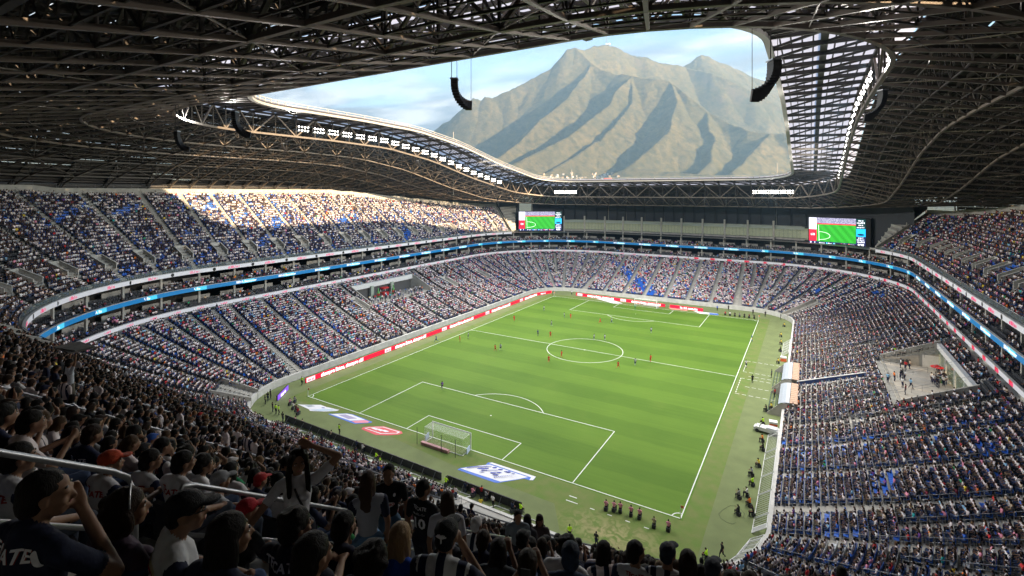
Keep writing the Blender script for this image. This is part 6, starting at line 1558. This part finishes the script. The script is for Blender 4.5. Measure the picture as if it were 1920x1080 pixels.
# dugouts
M_can = mat('dugout_canopy', (.36, .40, .45), .4, noise_=.05, nscale=1); M_tan = mat('tan_canopy_panel', (.45, .29, .2), .6)
for y0, y1, lab in ((7.3, -3.6, 'far one of the two pale-roofed dugouts on the right touchline'), (-5.8, -16.2, 'near one of the two pale-roofed dugouts, beside red-clad substitutes')):
    e = empty('dugout', (43, (y0 + y1) / 2, 0), label=lab, cat='dugout', group='team dugouts'); L_ = y0 - y1; n = 11
    def bx(nm, c, s_, m_): b = MB(); b.box(c, s_); return b.build(nm, m_, e)
    b = MB(); pr_ = [(-.6, 2.05), (-.1, 2.35), (.5, 2.52), (1.1, 2.58)]
    for (xa, za), (xb, zb) in zip(pr_[:-1], pr_[1:]): b.quad((xa, -L_ / 2, za), (xb, -L_ / 2, zb), (xb, L_ / 2, zb), (xa, L_ / 2, za)); b.quad((xa, -L_ / 2, za - .06), (xa, L_ / 2, za - .06), (xb, L_ / 2, zb - .06), (xb, -L_ / 2, zb - .06))
    b.build('canopy', M_can, e)
    for k in range(n): yk = -L_ / 2 + L_ * (k + .5) / n; bx('canopy_panel', (1.75, yk, 2.55), (1.15, L_ / n - .1, .12), M_tan)
    for sg in (-1, 1):
        b = MB(); y_ = sg * L_ / 2
        for dy in (-.06, .06): b.poly([(-2.3, y_ + dy, 0), (-2.3, y_ + dy, .25), (-.5, y_ + dy, 2.0), (1.1, y_ + dy, 2.5), (1.1, y_ + dy, 0)])
        b.quad((-2.3, y_ - .06, .25), (-.5, y_ - .06, 2.0), (-.5, y_ + .06, 2.0), (-2.3, y_ + .06, .25)); b.build('side_wall', M_conc2, e)
    for k, x in enumerate((-2.2, -1.7, -1.2)): bx('step_edge', (x, 0, .06), (.18, L_ - .3, .12), mat('dark_green_edge', (.03, .06, .03)))
    bx('bench', (.3, 0, .35), (.5, L_ - .6, .12), M_dark); bx('bench_back', (.6, 0, .7), (.1, L_ - .6, .7), M_dark)
# players' tunnel wall with lettering
e = empty('tunnel_wall', (45.0, -3.85, 1.6), label='sloping navy wall with pale lettering rising through the right stand', cat='wall')
b = MB(); X0, X1 = 0, 11.2; sl = (lz_(14) - lz_(1)) / 10.4
for dy in (-.09, .09): b.poly([(X0, dy, -.6), (X1, dy, X1 * sl - .6), (X1, dy, X1 * sl + .75), (X0, dy, .75)] if dy < 0 else [(X0, dy, .75), (X1, dy, X1 * sl + .75), (X1, dy, X1 * sl - .6), (X0, dy, -.6)])
b.build('navy_panel', mat('navy_panel', (.012, .035, .13), .5), e)
b = MB(); b.beam((X0, 0, .80), (X1, 0, X1 * sl + .80), .24, .10); b.build('coping', M_white, e)
for x, tx in ((4.6, 'Azul'), (8.1, 'Tu Color')): me = tmesh(tx, .85, mat('pale_letter', (.45, .58, .66))); o = inst('lettering', me, e, (x, -.12, x * sl + .05)); o.rotation_euler = (R(90), -math.atan(sl), 0)
# white utility cart, coolers, cameras
p = gnd(1441, 814); e = empty('utility_cart', (p.x - .4, p.y + .4, 0), R(-8), label='white low utility cart parked by the right wall between stewards', cat='cart')
b = MB(); b.box((.2, 0, .62), (3.2, 1.35, .55)); b.box((-1.45, 0, .50), (.5, 1.2, .42)); b.build('body', M_white, e); b = MB(); b.box((-.8, 0, 1.0), (.12, 1.1, .35)); b.build('windscreen', M_gglass, e)
b = MB(); b.box((.9, 0, .95), (1.5, 1.2, .22)); b.build('cargo_cover', mat('cover_silver', (.5, .52, .54)), e)
for x in (-1.15, 1.25):
    for y in (-.65, .65): b = MB(); b.tube([(x, y - .1, .28), (x, y + .1, .28)], .28, 10); b.build('wheel', M_dark, e)
for px, py, lab in ((1450, 801, 'orange and white cooler box above the white cart'), (1469, 677, 'orange and white cooler box near the far dugout')):
    p = gnd(px, py); e = empty('cooler_box', (p.x, p.y, 0), .1, label=lab, cat='cooler'); b = MB(); b.box((0, 0, .35), (1.15, .95, .7)); b.build('body', mat('cooler_orange', (.72, .13, .04)), e); b = MB(); b.box((0, 0, .86), (1.2, 1.0, .3)); b.build('lid', M_white, e)
# tunnels into the corners
for k, (sa, sb, nr_) in enumerate(TUN):
    e = empty('corner_tunnel', tuple(P((sa + sb) / 2, 3, .5)), label='open concrete ramp sunk in the near left corner of the bowl' if k == 0 else 'long grey walled ramp cut into the far right corner of the bowl', cat='ramp'); inv = Matrix.Translation(-Vector(e.location)); dE = ld_(nr_)
    def cp(b, nm, m_): o = b.build(nm, m_, e); o.matrix_parent_inverse = inv
    b = MB(); sweep(b, [(-.05, .06), (dE, lz_(nr_) - .9 if k else .3)], sa, sb); cp(b, 'ramp_floor', M_stair)
    b = MB(); sweep(b, [(dE, .0), (dE, lz_(nr_) + .9)], sa, sb); cp(b, 'end_wall', M_dark if k == 0 else M_conc)
    for s_ in (sa, sb):
        b = MB(); t = Vector((-nrm(s_).y, nrm(s_).x, 0)) * .12
        for sg in (-1, 1): b.quad(P(s_, -.05, 0) + t * sg, P(s_, dE, 0) + t * sg, P(s_, dE, lz_(nr_) + 1.0) + t * sg, P(s_, -.05, 1.9) + t * sg)
        b.quad(P(s_, -.05, 1.9) + t, P(s_, dE, lz_(nr_) + 1.0) + t, P(s_, dE, lz_(nr_) + 1.0) - t, P(s_, -.05, 1.9) - t); cp(b, 'ramp_wall', M_conc2)

# people on and round the pitch ------------------------------------------------
FB_ = {}
def fig(kind):
    if kind not in FB_:
        vx = .034
        b_ = {'stand': lambda: standing('stand', 0, hair='short'), 'walk': lambda: standing('walk', .2, hair='short'), 'pl_walk': lambda: standing('walk', .1, hair='short', shorts=True), 'pl_run': lambda: standing('run', 0, hair='short', shorts=True, lean=.12), 'pl_stand': lambda: standing('stand', -.2, hair='short', shorts=True),
              'sit': lambda: seated('forward', .2, 0, .15, hair='short'), 'photo': lambda: seated('phone', 0, 0, .1, hair='cap'), 'raise': lambda: standing('stand', 0, hair='short', armR=((.34, .05, 1.55), (.30, .1, 1.85)))}[kind]()
        FB_[kind] = b_.mesh('figure_' + kind, vx)
    return FB_[kind]
def person(px, py, kind, label, shirt, pants=(.02, .02, .03), hair=(.012, .009, .008), face=None, pat=0.0, sleeve=None, group=None, z=0.0):
    p = gnd(px, py, z); o = inst('person', fig(kind), None, (p.x, p.y, z), pr.uniform(-3, 3) if face is None else face, label=label, cat='person', group=group)
    o['shirt'] = list(PAL[shirt] if isinstance(shirt, str) else shirt); o['sleeve'] = list(sleeve if sleeve else o['shirt']); o['pants'] = list(PAL[pants] if isinstance(pants, str) else pants); o['hair'] = list(hair); o['pat'] = pat
    if z == 0 and kind in ('sit', 'photo'): b = MB(); b.box((0, -.02, .22), (.4, .4, .42)); b.build('stool', M_dark, o)
    return o
RED = [(964, 602, 'pl_stand', 'red player nearest the left touchline beyond halfway'), (1070, 598, 'pl_walk', 'red player beside a striped player outside the far penalty area'), (1125.5, 607, 'pl_run', 'red player left of the far penalty arc'), (1032, 633, 'pl_walk', 'red player left of the centre circle beside the dark-clad referee'), (862, 641, 'pl_stand', 'red player by the left touchline at the halfway line'), (928.5, 659, 'pl_walk', 'red player beside a striped player left of the centre circle'), (1053, 671, 'pl_walk', 'red player inside the left of the centre circle'), (1029, 681, 'pl_run', 'red player just outside the near left of the centre circle'), (1159, 692, 'pl_run', 'red player below the right of the centre circle'), (1220, 679, 'pl_stand', 'red player on the halfway line right of the centre circle')]
for px, py, k_, lab in RED: person(px, py, k_, lab, (.62, .05, .03), (.55, .04, .03), sleeve=(.55, .05, .04), group='players in red')
WHT_ = [(1020, 583, 'pl_walk', 'striped player high up the left side near the far corner'), (1058, 596, 'pl_stand', 'striped player at the left edge of the far penalty area'), (1034, 612, 'pl_walk', 'striped player alone between left touchline and far penalty area'), (1147, 607, 'pl_run', 'striped player on the far penalty arc'), (1221, 625, 'pl_stand', 'striped player alone right of the far penalty arc'), (1114, 638, 'pl_stand', 'left striped player of the pair above the centre circle'), (1134, 639, 'pl_walk', 'right striped player of the pair above the centre circle'), (878, 635, 'pl_stand', 'striped player by the left end of the halfway line'), (938.5, 657.5, 'pl_walk', 'striped player marked by a red player left of the circle'), (1191, 686, 'pl_walk', 'striped player below the halfway line right of the circle')]
for px, py, k_, lab in WHT_: person(px, py, k_, lab, (.60, .62, .66), (.05, .07, .14), pat=1.0, sleeve=(.3, .32, .4), group='players in stripes')
person(1008.5, 630, 'pl_stand', 'referee in dark kit left of the centre circle', (.02, .05, .14), (.02, .03, .06)); person(829, 731, 'pl_walk', 'goalkeeper in dark purple at the edge of the near penalty area', 'purple', (.05, .03, .09)); person(1190.7, 581, 'pl_stand', 'far goalkeeper in green before his goal', (.02, .33, .16), (.02, .1, .06))
person(818, 642, 'pl_run', 'linesman in blue outside the left touchline', (.02, .09, .35), (.02, .04, .12)); person(1410, 640, 'pl_stand', 'linesman in blue on the right touchline beyond the dugouts', (.02, .10, .36), (.5, .35, .15)); person(1399, 689, 'pl_stand', 'man in white top and dark trousers at the touchline before the far dugout', 'white', (.02, .03, .08), pat=.6); person(1411, 718, 'stand', 'coach in a black suit standing before the tunnel', 'black', 'black')
ST = [(1431, 797, 'sit', 'lime', 'steward in bright green sitting just above the white cart'), (1430, 829, 'sit', 'orange', 'steward in orange vest just below the white cart'), (1431, 846, 'sit', 'black', 'guard in black sitting below the orange-vested steward'), (1423, 876, 'sit', 'yellow', 'steward in yellow vest alone on the right turf'), (1410, 893, 'photo', 'grey', 'photographer in grey beside the right barriers'), (1411.5, 912, 'sit', 'lime', 'steward in green vest among photographers on the right'), (1386, 936, 'photo', 'grey', 'left photographer of the pair on the right turf'), (1401, 932, 'photo', 'white', 'right photographer of the pair on the right turf'), (1406, 951, 'sit', 'orange', 'steward in yellow and orange nearest the lower right barriers'), (1412, 968, 'sit', 'black', 'guard in black beside the lower right barriers'), (1385, 967, 'photo', 'black', 'photographer with black gear sitting lowest on the right turf'), (1325, 1051, 'sit', 'lime', 'steward in yellow-green vest in the near right corner'), (1354, 1047, 'walk', 'black', 'guard in black walking in the near right corner'), (1437, 772, 'photo', 'black', 'cameraman in black above the coolers'), (1447, 768, 'sit', 'yellow', 'steward in yellow vest above the coolers'),
      (1464, 599, 'stand', 'black', 'guard in black at the far right ramp'), (1471, 613, 'sit', 'yellow', 'steward in yellow near the far right ramp'), (1465, 632, 'sit', 'yellow', 'second steward in yellow down the right wall'), (1465, 646, 'sit', 'yellow', 'third steward in yellow down the right wall'), (1464, 660, 'sit', 'black', 'guard in black above the far cooler'), (1460, 682, 'sit', 'yellow', 'steward in yellow beside the far dugout'), (1447, 708, 'stand', 'navy', 'substitute in navy standing at the far dugout'), (1453, 745, 'stand', 'red', 'substitute in red by the near dugout'), (1462, 738, 'stand', 'black', 'staff member in black at the near dugout'), (1478, 716, 'stand', 'lime', 'steward in bright yellow-green at the tunnel mouth')]
for px, py, k_, c_, lab in ST: person(px, py, k_, lab, c_, 'black', face=R(90) + pr.uniform(-.5, .5) if k_ != 'walk' else 2.4)
for k, (px, py) in enumerate(((1136, 957), (1151, 959), (1163, 961), (1183, 968), (1199, 973), (1226, 990), (1253, 996))): person(px, py, 'photo', 'photographer in a pink bib sitting behind the near goal line, %s from the left' % ORDN[k] if k != 5 else 'photographer in grey with big lenses, second from the near right corner flag', 'pink' if k != 5 else 'beige', 'black', face=pr.uniform(-.3, .3), group='photographers by the near right corner')
NBP = [(705, 864, 'sit', 'lime', 'steward in lime vest behind the left black board'), (713, 878, 'walk', 'lime', 'steward in lime vest walking behind the black board'), (636, 815, 'raise', 'lime', 'steward in lime with one arm raised behind the black board'), (620, 822, 'sit', 'beige', 'photographer in beige right of the arm-raising steward'), (553, 795, 'sit', 'pink', 'photographer in pink bib at the left end of the black board'), (566, 800, 'sit', 'beige', 'photographer beside the pink bib at the black board'), (668, 842, 'photo', 'navy', 'photographer in navy, left of a pair behind the board'), (680, 848, 'photo', 'white', 'photographer in white, right of a pair behind the board'), (836, 912, 'sit', 'lime', 'steward in lime between the two black boards'), (872, 922, 'photo', 'navy', 'photographer in navy behind the short black board'), (886, 932, 'photo', 'pink', 'photographer in pink behind the short black board'), (903, 930, 'photo', 'red', 'photographer in red behind the short black board'), (911, 938, 'photo', 'grey', 'photographer in grey behind the short black board'), (924, 953, 'stand', 'white', 'man in white standing behind the short black board'), (901, 953, 'sit', 'yellow', 'steward in yellow vest left of the standing man in white'), (960, 961, 'sit', 'navy', 'man in navy at the right end of the short board'), (976, 963, 'sit', 'lime', 'steward in lime at the right end of the short board'), (613, 850, 'walk', 'lime', 'steward in lime at the white frames behind the boards'), (1068, 1012, 'stand', 'lime', 'steward in yellow-green at the near right turf edge'),
       (497, 758, 'stand', 'black', 'leftmost guard in black in the near left corner'), (502, 752, 'stand', 'black', 'second guard in black in the near left corner'), (507, 747, 'stand', 'black', 'third guard in black in the near left corner'), (511, 772, 'stand', 'black', 'guard in black left of two lime vests'), (517, 776, 'stand', 'lime', 'left lime-vested steward of the corner pair'), (522.5, 778, 'stand', 'lime', 'right lime-vested steward of the corner pair'), (530, 791, 'stand', 'black', 'guard in black at the left end of the black board'), (543, 760, 'photo', 'pink', 'leftmost photographer of the corner cluster'), (552, 756, 'photo', 'grey', 'photographer in grey at the back of the corner cluster'), (549, 768, 'photo', 'white', 'photographer in white in the middle of the corner cluster'), (555, 772, 'photo', 'maroon', 'photographer in dark red in the corner cluster'), (558, 778, 'photo', 'red', 'photographer in bright red at the front of the corner cluster'), (566, 722, 'stand', 'lime', 'steward in green at the near end of the long red board'), (454, 762, 'stand', 'black', 'guard in black on the near left ramp'), (462, 775, 'walk', 'black', 'guard in black walking out of the near left ramp'), (1118, 1026, 'stand', 'black', 'guard in black on the turf below the pink photographers')]
for px, py, k_, c_, lab in NBP: person(px, py, k_, lab, c_, 'black' if pr.random() < .7 else 'navy', face=pr.uniform(-.6, .6))
FARP = [(1360 + 9 * k, 591 + 1.1 * k, 'photo', ('red', 'white', 'black', 'grey', 'black', 'maroon', 'black')[k], '%s photographer from the left by the far right corner flag' % ORDN[k]) for k in range(7)] + [(1345, 583, 'stand', 'blue', 'man in blue by the far wall right of the boards'), (1366, 582, 'stand', 'black', 'guard in black by the far wall'), (1412, 590, 'stand', 'black', 'guard in black at the far right corner'), (1037, 553, 'stand', 'black', 'guard in black at the far left corner'), (1072, 553, 'stand', 'white', 'man in white between the far corner boards'), (1435, 594, 'stand', 'black', 'guard in black by the far ramp foot')]
for px, py, k_, c_, lab in FARP: person(px, py, k_, lab, c_, 'black', face=math.pi + pr.uniform(-.5, .5))
# plaza people, parasol and kiosk
PLZ = [(1678, 667, 'stand', 'lime', 'steward in lime vest at the back of the right plaza'), (1689, 690, 'stand', 'white', 'person in white top with blue shorts on the plaza'), (1700, 680, 'stand', 'grey', 'person in grey near the plaza door'), (1698, 694, 'stand', 'red', 'person in red on the plaza'), (1706, 692, 'stand', 'beige', 'person in beige beside the red top on the plaza'), (1677, 715, 'stand', 'orange', 'person in orange standing on the plaza'), (1665, 718, 'stand', 'sky', 'person in pale blue by the plaza balustrade'), (1689, 712, 'stand', 'navy', 'person in navy in the plaza middle group'), (1693, 710, 'stand', 'black', 'person in black in the plaza middle group'), (1697, 713, 'stand', 'white', 'person in white in the plaza middle group'), (1708, 729, 'walk', 'sky', 'person in pale shirt and dark trousers alone on the plaza'), (1692, 727, 'stand', 'white', 'person in white at the plaza front'), (1698, 740, 'stand', 'maroon', 'person in maroon at the plaza front wall')] + [(1745 + 30 * pr.random(), 703 + 26 * pr.random(), 'stand', pr.choice(('white', 'grey', 'navy', 'black', 'white')), 'person in the cluster round the red parasol, %s' % ORDN[k]) for k in range(22)]
PLZ2 = []
for px, py, k_, c_, lab in PLZ: person(px, py, k_, lab, c_, 'navy', z=PZZ, face=pr.uniform(-3, 3), group='people standing on the right plaza')
p = gnd(1757, 712, PZZ); e = empty('parasol', (p.x, p.y, PZZ), label='red parasol over the cluster of people on the right plaza', cat='parasol'); b = MB(); b.tube([(0, 0, 0), (0, 0, 2.5)], .04, 6); b.build('pole', M_steel, e)
for k in range(8):
    b = MB(); a0, a1 = k * math.pi / 4, (k + 1) * math.pi / 4; b.poly([(0, 0, 2.6), (1.0 * math.cos(a0), 1.0 * math.sin(a0), 2.15), (1.0 * math.cos(a1), 1.0 * math.sin(a1), 2.15)]); b.build('canopy_panel', mat('parasol_red', (.70, .02, .02), .6), e)
e = empty('drinks_stand', (p.x + .3, p.y - 1.4, PZZ), label='dark green drinks stand under the red parasol', cat='kiosk'); b = MB(); b.box((0, 0, .55), (1.3, .7, 1.1)); b.build('counter', mat('kiosk_green', (.02, .10, .04)), e); b = MB(); b.box((0, 0, 1.14), (1.45, .85, .07)); b.build('top', M_white, e)
# left plaza crowd
for q_ in (.42, .66):
    c = P(cuts[0] + (cuts[1] - cuts[0]) * (q_ - .08), ld_(PZ1) - 3.2, PZZ); e = empty('giant_bottle', tuple(c), label='giant inflatable green bottle on the left plaza, %s one' % ('nearer' if q_ < .5 else 'farther'), cat='inflatable'); b = MB(); b.tube([(0, 0, 0), (0, 0, 1.7), (0, 0, 2.2), (0, 0, 3.0)], [.42, .42, .18, .15], 10); b.build('bottle_body', mat('bottle_green', (.10, .34, .08), .4), e, smooth=True); b = MB(); b.tube([(0, 0, .7), (0, 0, 1.4)], .44, 10); b.build('bottle_label', mat('bottle_red', (.6, .06, .04)), e)
c = P(cuts[0] + (cuts[1] - cuts[0]) * .48, ld_(PZ1) - 2.0, PZZ); e = empty('drinks_kiosk', tuple(c), label='red drinks kiosk between the pillars of the left plaza', cat='kiosk'); b = MB(); b.box((0, 0, .55), (1.6, 2.2, 1.1)); b.build('counter', mat('kiosk_red', (.55, .03, .03)), e); b = MB(); b.box((0, 0, 2.4), (1.6, 2.3, .4)); b.build('header', mat('kiosk_red', (.55, .03, .03)), e)
for y in (-1.0, 1.0): b = MB(); b.box((-.6, y, 1.5), (.1, .1, 1.6)); b.build('post', M_white, e)
# build the hand placed people
hb = Body(); hair_prims(hb, 'long', (0, 0, 0)); i0 = len(hb.p)
hb2 = Body(); c0 = np.zeros(3); hb2.ell((0, -.022, .042), (.090, .104, .090), HAIR); hb2.ell((0, -.06, -.03), (.098, .070, .10), HAIR); hb2.ell((-.08, -.01, -.05), (.03, .05, .08), HAIR); hb2.ell((.08, -.01, -.05), (.03, .05, .08), HAIR)
for k in range(16): a = k * 2.4; hb2.ell((.088 * math.cos(a), -.055 + .06 * math.sin(a), -.09 + .05 * (k % 4)), (.032, .03, .03), HAIR)
hair_me['bob'] = hb2.mesh('hair_bob', .011, mats=[M_hair], smooth_it=1)
hb3 = Body(); hb3.ell((0, -.030, .046), (.088, .096, .084), HAIR); hb3.ell((0, -.08, -.11), (.088, .045, .15), HAIR)
for sx in (-1, 1): hb3.cap((sx * .070, .02, .06), (sx * .092, .01, -.10), .030, .030, HAIR); hb3.cap((sx * .092, .01, -.10), (sx * .092, .085, -.30), .032, .024, HAIR); hb3.cap((sx * .05, .055, .095), (sx * .078, .04, .02), .02, .02, HAIR)
hair_me['longf'] = hb3.mesh('hair_long', .011, mats=[M_hair], smooth_it=1)
def badge(o, z, x, k=1.0, rim=P_cr):
    decal(o, disk(.088 * k, .098 * k, rim), z, x, lift=.005); decal(o, disk(.068 * k, .074 * k, P_rd), z, x, lift=.008)
    decal(o, flat('CARTA', .040 * k, P_wh, .001), z + .020 * k, x, lift=.011); decal(o, flat('BLANCA', .036 * k, P_wh, .001), z - .020 * k, x, lift=.011)
for (key, px, py, t, stand_, fc, opt, hk, hc, shc, slc, ptc, pat, lab) in HERO:
    hd = rayp(px, py, t); rot = tocam(hd) if fc == 'cam' else inward(hd) + fc; vox = .0125 if t < 4.6 else (.016 if t < 8 else .026)
    fine = key in ('man1', 'woman', 'dk2', 'rivera', 'dk1')
    if fine: vox = min(vox, .0115)
    b_ = (standing('stand', fine=fine, sleeve=.5, **opt) if stand_ else seated(fine=fine, **opt)); hc_ = Vector((0, .015, 1.62)) if stand_ else Vector(HEADC)
    o = b_ and inst('person', b_.mesh('body_' + ('standing' if stand_ else 'seated'), vox), None, (0, 0, 0), rot, label=lab, cat='person')
    off = Matrix.Rotation(rot, 3, 'Z') @ hc_; o.location = hd - off
    o['shirt'] = list(shc); o['sleeve'] = list(slc or shc); o['pants'] = list(ptc); o['pat'] = float(pat)
    put_hair(o, hk, hc, hc_, opt.get('turn', 0), 0, piv=(0, 0, .9), scale=1.02)
    if not stand_:
        st_o = inst('seat', seat_me, None, o.location, rot, label='charcoal seat under the %s' % ' '.join(lab.split()[:9]), cat='seat', group='charcoal seats of the near upper stand'); st_o['seatcol'] = list(CHAR)
    if key == 'man1': decal(o, flat('TECATE', .088, P_wh, .002, .15), .99, -.04); decal(o, flat('TECATE', .088, P_dr, .001, .15), .987, -.037, lift=.003); decal(o, disk(.03, .045, P_wh), .98, .15)
    if key == 'capman': badge(o, .90, -.02, 1.15)
    if key == 'rivera': decal(o, flat('TECATE', .085, P_wh, .002), 1.0, 0); decal(o, flat('RIVERA', .07, P_wh, .001), .88, 0)
    if key == 'cb': badge(o, .86, -.03, 1.05, P_cr)
    if key == 'capM':
        decal(o, disk(.098, .08, P_rd), .93, 0, lift=.006); decal(o, flat('CARTA', .055, P_wh, .002), .955, 0, lift=.009); decal(o, flat('BLANCA', .05, P_wh, .002), .91, 0, lift=.009)
        b = MB()
        for sx in (-1, 1):
            for k, (a0, l0) in enumerate(((.35, .035), (.7, .032), (1.05, .028))): b.beam((0, 0, 0), (sx * l0 * math.cos(a0), 0, l0 * math.sin(a0)), .006, .006)
        b.beam((0, 0, -.028), (0, 0, .02), .012, .006); e = b.build('cap_emblem', P_wh, o); e.location = hc_ + Vector((0, -.118, .05)); e.scale = (1.2, 1, 1.2)
    if key == 'bimbo': decal(o, disk(.085, .035, P_wh), 1.20, 0, 'front', .006); decal(o, flat('BIMBO', .052, P_rd, .002), 1.20, 0, 'front', .010); decal(o, disk(.02, .025, P_wh), 1.33, .08, 'front')
    if key == 'ten':
        decal(o, flat('TECATE', .062, P_wh, .001), 1.39, 0); decal(o, strokes(8, .20, .03, P_wh, 8), 1.32, 0); decal(o, flat('10', .21, P_wh, .006), 1.18, 0)
    if key in ('w1', 'w2', 'left1', 'orcap'): decal(o, flat('TECATE', .075, P_dr, .003), .97, 0)
    if key == 'w3': badge(o, .90, -.05, 1.0, P_cr); b = MB(); b.poly([(.02, -.16, 0), (.07, -.16, 0), (.16, .10, 0), (.11, .10, 0)]); decal(o, b.mesh('band', P_nv), .86, 0)
    if key == 'r1': decal(o, flat('TECATE', .055, P_dr, .002), 1.42, 0); decal(o, strokes(9, .2, .02, P_nv, 4), 1.36, 0); decal(o, strokes(6, .15, .02, P_nv, 5), 1.32, 0); decal(o, flat('2', .14, P_dr, .005), 1.24, 0)
    if key == 'r2': decal(o, disk(.06, .075, P_rd), 1.24, 0); decal(o, disk(.03, .04, P_nv), 1.24, 0, lift=.009)
    if key == 'plaid':
        for zz in (.98, .94, .83, .79): decal(o, strokes(12, .30, .012, mat('plaid_line', (.20, .17, .20)), int(zz * 100)), zz, 0, lift=.004)
        b = MB(); b.tube([(.090 * math.cos(a) , .012, .035 + .098 * math.sin(a)) for a in [k * math.pi / 12 for k in range(13)]], .006, 5); e = b.build('hairband', M_steel, o); e.location = hc_; e.rotation_euler = (0, 0, opt['turn'])
    if key == 'capman' : 
        b = MB(); tr = opt['turn']; b.tube([(-.07, .055, .012), (-.05, .10, .012), (.05, .10, .012), (.07, .055, .012)], .004, 4); e = b.build('glasses', M_dark, o); e.location = hc_; e.rotation_euler = (0, 0, tr)
    if key == 'woman': b = MB(); b.poly([(-.012, .16, 0), (.012, .16, 0), (.17, -.24, 0), (.145, -.24, 0)]); decal(o, b.mesh('strap', M_dark), 1.22, -.03, 'front', .010)
    if key == 'wht': b = MB(); b.poly([(.10, .18, 0), (.125, .18, 0), (-.10, -.22, 0), (-.13, -.22, 0)]); decal(o, b.mesh('strap', M_dark), 1.20, 0, 'back', .010)
    if key == 'board': 
        bd = empty('cardboard_sheet', tuple(hd + Vector((0, 0, .42))), rot + .1, label='grey cardboard sheet held flat over the head of the man in pale tee', cat='cardboard'); b = MB(); b.box((0, .1, 0), (1.15, .62, .03)); b.build('sheet', mat('cardboard_grey', (.20, .19, .18), .8, noise_=.4, nscale=5), bd); b = MB(); b.box((.1, .1, .03), (.8, .5, .02), .2); b.build('flap', mat('cardboard_grey', (.2, .19, .18)), bd)
    if key in ('dk2', 'dk1'):
        pp = rayp(953, 1068, 6.6) if key == 'dk2' else rayp(985, 1085, 4.0); e = empty('phone', tuple(pp), rot + (.15 if key == 'dk2' else 0), label='lit smartphone held up at the bottom of the crowd' if key == 'dk2' else 'dark smartphone held low at the bottom centre', cat='phone')
        b = MB(); b.box((0, 0, 0), (.078, .009, .155)); b.build('case', M_dark, e); b = MB(); b.quad((-.035, -.006, -.07), (.035, -.006, -.07), (.035, -.006, .07), (-.035, -.006, .07)); b.build('screen', emis_mat('phone_screen', (.55, .72, .80), .28) if key == 'dk2' else M_dark, e)
# blue balloon bobbing over the rows
bp_ = rayp(318, 855, 8.5); b = MB(); _ell(b, (0, 0, 0), (.10, .10, .125), n=10); o = b.build('balloon', mat('balloon_blue', (.02, .28, .65), .3), smooth=True); o.location = bp_; tag(o, 'small blue balloon held up over the rows behind the near rail', 'balloon')
# hanging light on the far left board line, cables on the turf
b = MB(); c = gnd(1372, 965); pts = [Vector((c.x + 1.2 * math.cos(a) * (1 + .3 * math.sin(a * 2)), c.y + 1.9 * math.sin(a), .03)) for a in [k * .5 for k in range(12)]]; b.tube(pts, .012, 4); o = b.build('camera_cable', M_dark); tag(o, 'dark camera cable looped on the right turf beside the photographers', 'cable')
